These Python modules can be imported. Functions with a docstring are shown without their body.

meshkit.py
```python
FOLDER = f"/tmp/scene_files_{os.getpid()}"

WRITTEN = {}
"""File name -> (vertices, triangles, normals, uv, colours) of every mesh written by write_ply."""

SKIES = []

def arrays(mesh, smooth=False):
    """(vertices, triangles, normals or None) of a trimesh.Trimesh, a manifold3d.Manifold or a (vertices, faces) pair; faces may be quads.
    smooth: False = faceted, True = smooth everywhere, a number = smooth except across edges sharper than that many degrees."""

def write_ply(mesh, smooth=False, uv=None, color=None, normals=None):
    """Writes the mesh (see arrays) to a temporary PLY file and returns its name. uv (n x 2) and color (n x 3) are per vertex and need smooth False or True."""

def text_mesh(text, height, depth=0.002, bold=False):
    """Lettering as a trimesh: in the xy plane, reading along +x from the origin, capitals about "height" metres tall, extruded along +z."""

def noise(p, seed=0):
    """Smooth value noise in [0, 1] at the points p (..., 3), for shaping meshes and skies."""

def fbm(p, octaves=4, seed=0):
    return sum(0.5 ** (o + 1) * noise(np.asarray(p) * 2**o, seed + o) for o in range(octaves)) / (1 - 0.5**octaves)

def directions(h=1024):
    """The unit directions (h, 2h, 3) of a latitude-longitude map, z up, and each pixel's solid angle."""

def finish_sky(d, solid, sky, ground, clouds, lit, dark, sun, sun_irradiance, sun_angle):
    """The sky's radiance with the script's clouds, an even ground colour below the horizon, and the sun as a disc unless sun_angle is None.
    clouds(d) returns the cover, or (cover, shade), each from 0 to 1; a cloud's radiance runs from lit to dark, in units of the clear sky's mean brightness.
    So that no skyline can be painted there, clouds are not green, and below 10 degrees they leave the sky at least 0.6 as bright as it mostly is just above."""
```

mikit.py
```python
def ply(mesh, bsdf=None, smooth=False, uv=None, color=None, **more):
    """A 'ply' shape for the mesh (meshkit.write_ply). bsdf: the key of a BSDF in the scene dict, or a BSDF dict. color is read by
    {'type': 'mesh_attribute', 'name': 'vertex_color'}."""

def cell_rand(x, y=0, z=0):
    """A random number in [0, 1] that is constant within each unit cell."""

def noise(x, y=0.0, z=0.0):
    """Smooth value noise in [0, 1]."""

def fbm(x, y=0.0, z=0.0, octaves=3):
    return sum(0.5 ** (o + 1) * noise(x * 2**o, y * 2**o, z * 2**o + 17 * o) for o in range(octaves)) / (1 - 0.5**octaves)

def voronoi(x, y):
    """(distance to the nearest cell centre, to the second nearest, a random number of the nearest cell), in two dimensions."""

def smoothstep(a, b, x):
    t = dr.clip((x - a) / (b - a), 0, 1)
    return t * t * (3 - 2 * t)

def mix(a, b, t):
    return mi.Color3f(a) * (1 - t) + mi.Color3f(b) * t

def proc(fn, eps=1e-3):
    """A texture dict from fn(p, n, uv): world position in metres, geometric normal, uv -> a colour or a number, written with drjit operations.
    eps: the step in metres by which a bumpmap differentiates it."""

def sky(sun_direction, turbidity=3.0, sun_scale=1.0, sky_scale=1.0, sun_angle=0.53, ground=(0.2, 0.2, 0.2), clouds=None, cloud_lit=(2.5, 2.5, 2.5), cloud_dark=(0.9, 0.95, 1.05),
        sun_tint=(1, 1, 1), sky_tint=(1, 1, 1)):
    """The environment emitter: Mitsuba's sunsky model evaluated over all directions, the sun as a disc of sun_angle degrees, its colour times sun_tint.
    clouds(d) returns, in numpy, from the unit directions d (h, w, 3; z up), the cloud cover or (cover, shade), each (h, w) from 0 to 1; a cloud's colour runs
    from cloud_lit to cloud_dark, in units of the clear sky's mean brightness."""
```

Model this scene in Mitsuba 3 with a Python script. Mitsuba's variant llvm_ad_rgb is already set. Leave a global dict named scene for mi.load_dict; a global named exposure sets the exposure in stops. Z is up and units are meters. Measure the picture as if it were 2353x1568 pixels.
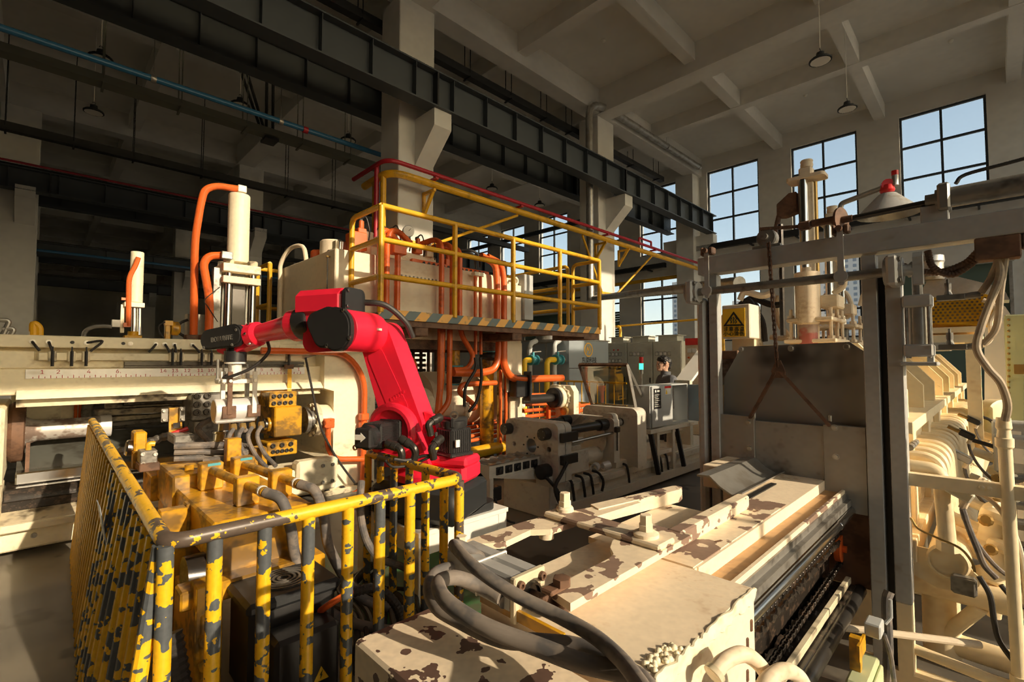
import math, random
import numpy as np, trimesh, drjit as dr, mitsuba as mi, mikit, meshkit
from mikit import proc, noise, fbm, voronoi, cell_rand, smoothstep, mix

T = mi.ScalarTransform4f
V = lambda *a: np.array(a, float)
scene, labels = {}, {}
# ---------------------------------------------------------------- camera, sky, exposure
YAW, CAMZ = math.radians(45.32), 1.7
PITCH = math.atan(48 / 1100.0)
FWD = V(math.cos(YAW) * math.cos(PITCH), math.sin(YAW) * math.cos(PITCH), math.sin(PITCH))
scene['camera'] = {'type': 'perspective', 'fov_axis': 'x', 'fov': 2 * math.degrees(math.atan(1176.5 / 1100.0)), 'near_clip': 0.05, 'far_clip': 2000.0,
                   'to_world': T().look_at(origin=[0, 0, CAMZ], target=[float(FWD[0]), float(FWD[1]), CAMZ + float(FWD[2])], up=[0, 0, 1])}
SUN = (0.17, -1.0, 0.40)
scene['sky'] = mikit.sky(SUN, turbidity=4.0, sun_scale=0.70, sky_scale=1.02, ground=(0.32, 0.30, 0.27), sun_tint=(1.0, 1.10, 1.32), sky_tint=(1.35, 1.17, 1.0))
exposure = 2.75

# ---------------------------------------------------------------- materials
def M(key, color, rough=0.5, metal=0.0, spec=0.5, coat=0.0, bump=None, **kw):
    tex = proc(color) if callable(color) else {'type': 'rgb', 'value': list(color)}
    rg = proc(rough) if callable(rough) else float(rough)
    b = {'type': 'principled', 'base_color': tex, 'roughness': rg, 'metallic': float(metal), 'specular': float(spec)}
    if coat: b['clearcoat'] = float(coat); b['clearcoat_gloss'] = 0.9
    b.update(kw)
    scene['mat_' + key] = {'type': 'twosided', 'bsdf': b}
    return key
def ply(mesh, mat, smooth=30): return mikit.ply(mesh, 'mat_' + mat, smooth=smooth)

def grime(base, dark, scale=3.0, lo=0.55, hi=0.8, fine=40.0, amt=0.8):
    def fn(p, n, uv):
        a = fbm(p.x * scale, p.y * scale, p.z * scale, 4)
        f = fbm(p.x * fine, p.y * fine, p.z * fine, 2)
        t = smoothstep(lo, hi, a * 0.75 + f * 0.25) * amt
        return mix(base, dark, t) * (0.93 + 0.14 * f)
    return fn

def chips(base, under, scale=14.0, lo=0.60, w=0.012, big=3.0):
    def fn(p, n, uv):
        a = fbm(p.x * scale, p.y * scale, p.z * scale, 4) * 0.62 + noise(p.x * big + 5, p.y * big, p.z * big) * 0.38
        t = smoothstep(lo, lo + w, a)
        g = fbm(p.x * 60, p.y * 60, p.z * 60, 2)
        return mix(base, under, t) * (0.90 + 0.2 * g)
    return fn

M('concrete', grime((0.655, 0.645, 0.605), (0.565, 0.545, 0.495), 0.6, 0.5, 0.8, 6.0), 0.9, spec=0.2)
M('floor_paint', lambda p, n, uv: mix(mix((0.115, 0.105, 0.09), (0.20, 0.18, 0.145), smoothstep(0.4, 0.7, fbm(p.x * 1.3, p.y * 1.3, 0, 4))), (0.07, 0.06, 0.05), smoothstep(0.6, 0.72, fbm(p.x * 3 + 9, p.y * 3, 3, 4))), 0.45)
M('crane_steel', (0.052, 0.064, 0.074), 0.5)
M('tray_black', (0.018, 0.02, 0.022), 0.5)
M('trunk_grey', (0.17, 0.175, 0.14), 0.6)
M('frame_dark', (0.03, 0.04, 0.05), 0.4)
M('blue_pipe', (0.03, 0.15, 0.30), 0.35)
M('red_pipe', (0.42, 0.018, 0.03), 0.35)
M('yellow', grime((0.72, 0.385, 0.016), (0.36, 0.19, 0.02), 6.0, 0.5, 0.75, 50.0), 0.4)
M('yellow_grease', grime((0.62, 0.315, 0.014), (0.16, 0.09, 0.025), 7.0, 0.42, 0.66, 30.0, 0.92), 0.32)
M('yellow_chip', chips((0.82, 0.47, 0.015), (0.085, 0.095, 0.105), 24.0, 0.51, 0.008, 7.0), 0.38)
M('yellow_chip_light', chips((0.80, 0.46, 0.02), (0.10, 0.075, 0.06), 30.0, 0.56, 0.008, 7.0), 0.38)
M('orange', grime((0.66, 0.125, 0.024), (0.28, 0.055, 0.02), 5.0, 0.55, 0.8, 30.0), 0.35)
M('cream', grime((0.82, 0.75, 0.55), (0.33, 0.25, 0.14), 3.5, 0.56, 0.82, 30.0), 0.5)
M('cream_greasy', grime((0.66, 0.58, 0.41), (0.08, 0.06, 0.035), 5.0, 0.46, 0.68, 25.0, 0.95), 0.35)
M('cream_tank', grime((0.76, 0.66, 0.50), (0.50, 0.38, 0.24), 1.6, 0.5, 0.8, 18.0), 0.55)
M('cream_chip', chips((0.76, 0.64, 0.47), (0.24, 0.16, 0.12), 16.0, 0.545, 0.012, 5.0), 0.5)
M('tan_floor', grime((0.50, 0.31, 0.14), (0.20, 0.11, 0.06), 7.0, 0.45, 0.75, 40.0), 0.5)
M('cream_dusty', grime((0.78, 0.66, 0.49), (0.42, 0.28, 0.16), 4.0, 0.54, 0.8, 60.0), 0.6)
M('furnace_cream', grime((0.83, 0.70, 0.46), (0.52, 0.36, 0.18), 4.0, 0.55, 0.85, 25.0), 0.5)
M('machine_white', grime((0.66, 0.62, 0.53), (0.30, 0.25, 0.19), 4.0, 0.56, 0.8, 30.0), 0.45)
M('rust', grime((0.16, 0.085, 0.05), (0.06, 0.035, 0.025), 12.0, 0.4, 0.7, 60.0), 0.7)
M('oily_steel', grime((0.26, 0.25, 0.23), (0.06, 0.05, 0.04), 8.0, 0.45, 0.7, 40.0), 0.4, metal=0.5)
M('black_grease', grime((0.022, 0.018, 0.015), (0.075, 0.05, 0.035), 25.0, 0.5, 0.7, 90.0), 0.25)
M('gantry_grey', grime((0.41, 0.415, 0.41), (0.24, 0.20, 0.15), 5.0, 0.58, 0.82, 40.0), 0.42, metal=0.12)
M('shield_steel', grime((0.36, 0.345, 0.31), (0.10, 0.075, 0.055), 4.0, 0.52, 0.75, 30.0), 0.5, metal=0.35)
M('shield_sooty', lambda p, n, uv: mix((0.27, 0.26, 0.235), (0.05, 0.044, 0.038), smoothstep(0.48, 0.72, fbm(p.y * 3.5 + 3.7, p.z * 3.5, 1.3, 4))), 0.55, metal=0.3)
M('polished', (0.62, 0.61, 0.59), 0.16, metal=1.0)
M('galvanised', grime((0.50, 0.49, 0.46), (0.36, 0.33, 0.28), 9.0, 0.4, 0.7, 40.0), 0.38, metal=0.8)
M('aluminium', (0.82, 0.82, 0.82), 0.35, metal=0.35)
M('stem', grime((0.55, 0.52, 0.48), (0.16, 0.09, 0.06), 9.0, 0.42, 0.6, 40.0), 0.4, metal=0.3)
M('panel_dark', grime((0.12, 0.125, 0.11), (0.05, 0.045, 0.035), 5.0, 0.4, 0.7, 20.0), 0.25, metal=0.2)
M('red_dust', grime((0.42, 0.12, 0.10), (0.40, 0.33, 0.26), 8.0, 0.45, 0.6, 30.0), 0.6)
M('ruler_metal', grime((0.80, 0.80, 0.80), (0.55, 0.52, 0.47), 5.0, 0.5, 0.8, 30.0), 0.35, metal=0.2)
M('dark_steel', (0.075, 0.07, 0.065), 0.32, metal=0.7)
M('brass', (0.50, 0.33, 0.12), 0.35, metal=0.8)
M('robot_red', (0.78, 0.018, 0.05), 0.32, coat=0.4)
M('black_plastic', (0.022, 0.022, 0.023), 0.35)
M('black_rubber', (0.028, 0.026, 0.025), 0.55)
M('grey_dust_rubber', grime((0.20, 0.17, 0.145), (0.085, 0.085, 0.09), 14.0, 0.42, 0.62, 60.0), 0.7)
M('tan_rubber', grime((0.40, 0.32, 0.22), (0.22, 0.18, 0.14), 12.0, 0.45, 0.7, 50.0), 0.6)
M('white_paint', (0.78, 0.76, 0.70), 0.4)
M('cabinet_grey', grime((0.56, 0.55, 0.46), (0.42, 0.40, 0.33), 2.0, 0.5, 0.8, 20.0), 0.45)
M('box_grey', (0.44, 0.46, 0.46), 0.4)
M('tank_grey', (0.36, 0.41, 0.45), 0.3, metal=0.35)
M('green_paint', grime((0.06, 0.20, 0.07), (0.11, 0.10, 0.07), 4.0, 0.45, 0.7, 20.0), 0.45)
M('shutter_green', (0.10, 0.155, 0.13), 0.5)
M('cabinet_green', (0.52, 0.56, 0.33), 0.5)
M('teal', (0.06, 0.30, 0.36), 0.4)
M('ink_red', (0.38, 0.02, 0.05), 0.5)
M('ink_black', (0.015, 0.015, 0.015), 0.5)
M('ink_orange', (0.80, 0.46, 0.08), 0.5)
M('sign_yellow', (0.85, 0.55, 0.03), 0.45)
M('red_gloss', (0.65, 0.03, 0.03), 0.25)
M('tower_white', (0.62, 0.60, 0.57), 0.8)
M('tower_window', (0.24, 0.27, 0.31), 0.4)
M('jacket', (0.11, 0.115, 0.13), 0.85)
M('trousers', (0.03, 0.032, 0.04), 0.85)
M('skin', (0.55, 0.33, 0.23), 0.5)
M('hair', (0.012, 0.011, 0.011), 0.5)
M('green_lens', (0.05, 0.5, 0.2), 0.3)
scene['mat_dark_glass'] = {'type': 'thindielectric', 'int_ior': 1.7, 'specular_transmittance': {'type': 'rgb', 'value': [0.36, 0.35, 0.27]}}
scene['mat_pane_glass'] = {'type': 'thindielectric', 'int_ior': 1.5}

# ---------------------------------------------------------------- meshes
def cat(*m):
    l = []
    for x in m: l += x if isinstance(x, list) else [x]
    return l[0] if len(l) == 1 else trimesh.util.concatenate(l)

BOXF = np.array([[0, 2, 3, 1], [4, 5, 7, 6], [0, 1, 5, 4], [2, 6, 7, 3], [0, 4, 6, 2], [1, 3, 7, 5]])
def hexa(p8):
    """A hexahedron from 8 corners in the order (x,y,z) = 000 001 010 011 100 101 110 111."""
    f = np.vstack([BOXF[:, [0, 2, 1]], BOXF[:, [0, 3, 2]]])
    m = trimesh.Trimesh(np.array(p8, float), f, process=False)
    if m.volume < 0: m.invert()
    return m
SGN = np.array([[a, b, c] for a in (-1, 1) for b in (-1, 1) for c in (-1, 1)], float)
_cb = {}
def cb(c, s, ch=0.0, R=None):
    """Box with chamfered edges: centre, size, chamfer, rotation matrix."""
    s = np.array(s, float) / 2
    if ch <= 0:
        v = SGN * s; f = np.vstack([BOXF[:, [0, 2, 1]], BOXF[:, [0, 3, 2]]])
    else:
        ch = min(ch, s.min() * 0.9)
        v = np.vstack([SGN * (s - ch * (1 - np.eye(3)[k])) for k in range(3)])
        if 'f' not in _cb:
            q = np.vstack([SGN * (V(1, 1.1, 1.2) - 0.2 * (1 - np.eye(3)[k])) for k in range(3)])
            h = trimesh.convex.convex_hull(q)
            idx = [int(np.argmin(((q - x) ** 2).sum(1))) for x in h.vertices]
            _cb['f'] = np.array(idx)[h.faces]
        f = _cb['f']
    if R is not None: v = v @ np.array(R).T
    m = trimesh.Trimesh(v + np.array(c, float), f, process=False)
    if m.volume < 0: m.invert()
    return m
def bx(x0, x1, y0, y1, z0, z1, ch=0.0):
    return cb(((x0 + x1) / 2, (y0 + y1) / 2, (z0 + z1) / 2), (abs(x1 - x0), abs(y1 - y0), abs(z1 - z0)), ch)

def frame(d, ref=None):
    d = np.array(d, float); d /= np.linalg.norm(d)
    r = V(0, 0, 1) if ref is None else np.array(ref, float)
    if abs(d @ r) > 0.98 * np.linalg.norm(r): r = V(1, 0, 0)
    a = np.cross(r, d); a /= np.linalg.norm(a)
    return a, np.cross(d, a), d
def lathe(prof, p, d, n=20, cap=True):
    """Revolve (radius, height) pairs about the axis from p along d (heights in metres)."""
    a, b, d = frame(d); p = np.array(p, float)
    ang = np.arange(n) * 2 * np.pi / n
    ring = np.cos(ang)[:, None] * a + np.sin(ang)[:, None] * b
    v = np.vstack([p + d * h + ring * r for r, h in prof]); k = len(prof)
    f = []
    for i in range(k - 1):
        j = np.arange(n); q = (j + 1) % n
        f.append(np.stack([i * n + j, i * n + q, (i + 1) * n + q], 1)); f.append(np.stack([i * n + j, (i + 1) * n + q, (i + 1) * n + j], 1))
    if cap:
        v = np.vstack([v, p + d * prof[0][1], p + d * prof[-1][1]]); j = np.arange(n); q = (j + 1) % n
        f.append(np.stack([q, j, np.full(n, k * n)], 1)); f.append(np.stack([(k - 1) * n + j, (k - 1) * n + q, np.full(n, k * n + 1)], 1))
    return trimesh.Trimesh(v, np.vstack(f), process=False)
def cyl(p, q, r, n=16, r2=None, ch=0.0):
    p, q = np.array(p, float), np.array(q, float); L = float(np.linalg.norm(q - p)); r2 = r if r2 is None else r2
    pr = [(r, 0), (r2, L)] if not ch else [(r - ch, 0), (r, ch), (r2, L - ch), (r2 - ch, L)]
    return lathe(pr, p, q - p, n)
def ringm(p, d, ro, ri, h, n=24):
    return lathe([(ri, 0), (ro, 0), (ro, h), (ri, h), (ri, 0)], p, d, n, cap=False)
def fillet(pts, rad, seg=5):
    pts = [np.array(x, float) for x in pts]; out = [pts[0]]
    for i in range(1, len(pts) - 1):
        a, b, c = pts[i - 1], pts[i], pts[i + 1]
        u, w = a - b, c - b; lu, lw = np.linalg.norm(u), np.linalg.norm(w)
        t = min(rad, lu * 0.49, lw * 0.49)
        A, C = b + u / lu * t, b + w / lw * t
        for k in range(seg + 1):
            s = k / seg; out.append((1 - s) ** 2 * A + 2 * s * (1 - s) * b + s * s * C)
    return out + [pts[-1]]
def spl(pts, k=6):
    """Catmull-Rom through the points."""
    P = [np.array(x, float) for x in pts]; P = [2 * P[0] - P[1]] + P + [2 * P[-1] - P[-2]]; out = []
    for i in range(1, len(P) - 2):
        a, b, c, d = P[i - 1:i + 3]
        for j in range(k):
            t = j / k; out.append(0.5 * (2 * b + (c - a) * t + (2 * a - 5 * b + 4 * c - d) * t * t + (3 * b - a - 3 * c + d) * t ** 3))
    return out + [P[-2]]
def tube(pts, r, n=10, fil=0.0, seg=5, ribs=0):
    p = np.array(fillet(pts, fil, seg) if fil else pts, float)
    t = np.gradient(p, axis=0); t /= np.linalg.norm(t, axis=1, keepdims=True) + 1e-12
    a = frame(t[0])[0]; ang = np.arange(n) * 2 * np.pi / n; rows = []
    rr = np.broadcast_to(r, (len(p),))
    for i in range(len(p)):
        a = a - t[i] * (a @ t[i]); a /= np.linalg.norm(a); b = np.cross(t[i], a)
        rows.append(p[i] + rr[i] * (np.cos(ang)[:, None] * a + np.sin(ang)[:, None] * b))
    v = np.vstack(rows); k = len(p); f = []
    for i in range(k - 1):
        j = np.arange(n); q = (j + 1) % n
        f.append(np.stack([i * n + j, i * n + q, (i + 1) * n + q], 1)); f.append(np.stack([i * n + j, (i + 1) * n + q, (i + 1) * n + j], 1))
    v = np.vstack([v, p[0], p[-1]]); j = np.arange(n); q = (j + 1) % n
    f.append(np.stack([q, j, np.full(n, k * n)], 1)); f.append(np.stack([(k - 1) * n + j, (k - 1) * n + q, np.full(n, k * n + 1)], 1))
    return trimesh.Trimesh(v, np.vstack(f), process=False)
def corrug(pts, r, pitch, depth=0.12, n=10):
    """A ribbed hose along the (dense) points."""
    p = np.array(pts, float); s = np.r_[0, np.cumsum(np.linalg.norm(np.diff(p, axis=0), axis=1))]
    m = max(4, int(s[-1] / pitch) * 2); u = np.linspace(0, s[-1], m + 1)
    q = np.stack([np.interp(u, s, p[:, k]) for k in range(3)], 1)
    return tube(q, r * (1 - depth * (np.arange(m + 1) % 2)), n)
def prism(poly, o, ex, ey, h, ch=0.0):
    """Extrude the 2-D outline (counter-clockwise or not) lying at o in the plane ex, ey by h along ex x ey."""
    import shapely
    o, ex, ey = (np.array(x, float) for x in (o, ex, ey)); ez = np.cross(ex, ey)
    g = poly if hasattr(poly, 'geom_type') else shapely.Polygon(poly)
    if not g.is_valid: g = g.buffer(0)
    m = trimesh.util.concatenate([trimesh.creation.extrude_polygon(x, abs(h), engine='earcut') for x in getattr(g, 'geoms', [g])])
    v = m.vertices.copy()
    if h < 0: v[:, 2] += h
    w = o + v[:, :1] * ex + v[:, 1:2] * ey + v[:, 2:] * ez
    r = trimesh.Trimesh(w, m.faces, process=False)
    if r.volume < 0: r.invert()
    return r
def rrect(w, h, r, x=0.0, y=0.0):
    import shapely
    return shapely.box(x - w / 2 + r, y - h / 2 + r, x + w / 2 - r, y + h / 2 - r).buffer(r, quad_segs=5)
def circ(x, y, r, q=6):
    import shapely
    return shapely.Point(x, y).buffer(r, quad_segs=q)
def ibeam(p, q, depth, width, tw=0.012, tf=0.02):
    p, q = np.array(p, float), np.array(q, float); a, b, d = frame(q - p)
    w, h = width / 2, depth
    o = [(-w, 0), (w, 0), (w, tf), (tw / 2, tf), (tw / 2, h - tf), (w, h - tf), (w, h), (-w, h), (-w, h - tf), (-tw / 2, h - tf), (-tw / 2, tf), (-w, tf)]
    return prism(o, p, a, b, np.linalg.norm(q - p))
def text(s, h, o, ex, ey, depth=0.002, bold=False):
    m = meshkit.text_mesh(s, h, depth, bold); ez = np.cross(ex, ey)
    w = np.array(o, float) + m.vertices[:, :1] * np.array(ex, float) + m.vertices[:, 1:2] * np.array(ey, float) + m.vertices[:, 2:] * ez
    return trimesh.Trimesh(w, m.faces, process=False)
def rot(v, axis, deg, o=(0, 0, 0)):
    return trimesh.transform_points(np.atleast_2d(v), trimesh.transformations.rotation_matrix(math.radians(deg), axis, o))

# ---------------------------------------------------------------- naming
_used = {}
def numbered(k):
    n = _used.get(k, -1) + 1; _used[k] = n
    return k if n == 0 else f'{k}_{n:03d}'
def lab(key, label=None, catg=None, group=None, kind=None):
    d = {}
    if label: d['label'] = label
    if catg: d['category'] = catg
    if group: d['group'] = group
    if kind: d['kind'] = kind
    labels[key] = d
    return key
def thing(name, label, catg, group=None): return lab(numbered(name), label, catg, group)
def one(name, label, catg, mesh, mat, group=None, smooth=30):
    k = thing(name, label, catg, group); scene[k] = ply(mesh, mat, smooth); return k
def struct(name, mesh, mat, smooth=False, label=None):
    k = numbered(name); scene[k] = ply(mesh, mat, smooth); labels[k] = {'kind': 'structure'}
    if label: labels[k]['label'] = label
    return k
def part(parent, name, mesh, mat, smooth=30, label=None, kind=None):
    k = numbered(parent + '__' + name); scene[k] = ply(mesh, mat, smooth)
    if label or kind: lab(k, label, None, None, kind)
    return k
_shared = {}
def put(parent, name, kind, p, d, r, mat):
    """A shared small mesh (bolt head, nut, socket screw) at p facing d, radius r."""
    key = (kind, mat)
    if key not in _shared:
        if kind == 'hex': m = cat(lathe([(1, 0), (1, 0.62), (0.86, 0.72)], (0, 0, 0), (0, 0, 1), 6), lathe([(1.3, -0.02), (1.3, 0.14)], (0, 0, 0), (0, 0, 1), 12))
        elif kind == 'socket': m = lathe([(1, 0), (1, 0.8), (0.88, 0.92), (0.5, 0.92), (0.42, 0.35), (0.0, 0.35)], (0, 0, 0), (0, 0, 1), 12)
        else: m = lathe([(1, 0), (0.92, 0.35), (0.6, 0.6), (0.0, 0.68)], (0, 0, 0), (0, 0, 1), 10)
        _shared[key] = ply(m, mat, 30)
    a, b, d = frame(d); A = np.eye(4); A[:3, 0], A[:3, 1], A[:3, 2], A[:3, 3] = a * r, b * r, d * r, p
    k = numbered(parent + '__' + name); scene[k] = {**_shared[key], 'to_world': T(A)}
    return k
random.seed(7); np.random.seed(7)
NX, NY, NZ = V(-1, 0, 0), V(0, -1, 0), V(0, 0, -1)
PX, PY, PZ = V(1, 0, 0), V(0, 1, 0), V(0, 0, 1)
# sight lines of the photograph meeting a plane of the room (x, y or z constant): used to survey where things stand
_R, _U = V(math.sin(YAW), -math.cos(YAW), 0), None
_U = np.cross(_R, FWD)
def _sight(px, py, i, v):
    r = FWD + _R * (px - 1176.5) / 1100.0 - _U * (py - 784.0) / 1100.0; o = V(0, 0, CAMZ)
    return o + r * (v - o[i]) / r[i]
def aX(px, py, v): return _sight(px, py, 0, v)
def aY(px, py, v): return _sight(px, py, 1, v)
def aZ(px, py, v): return _sight(px, py, 2, v)
def pY(v, *a): return [_sight(a[i], a[i + 1], 1, v) for i in range(0, len(a), 2)]
def pX(v, *a): return [_sight(a[i], a[i + 1], 0, v) for i in range(0, len(a), 2)]

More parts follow.
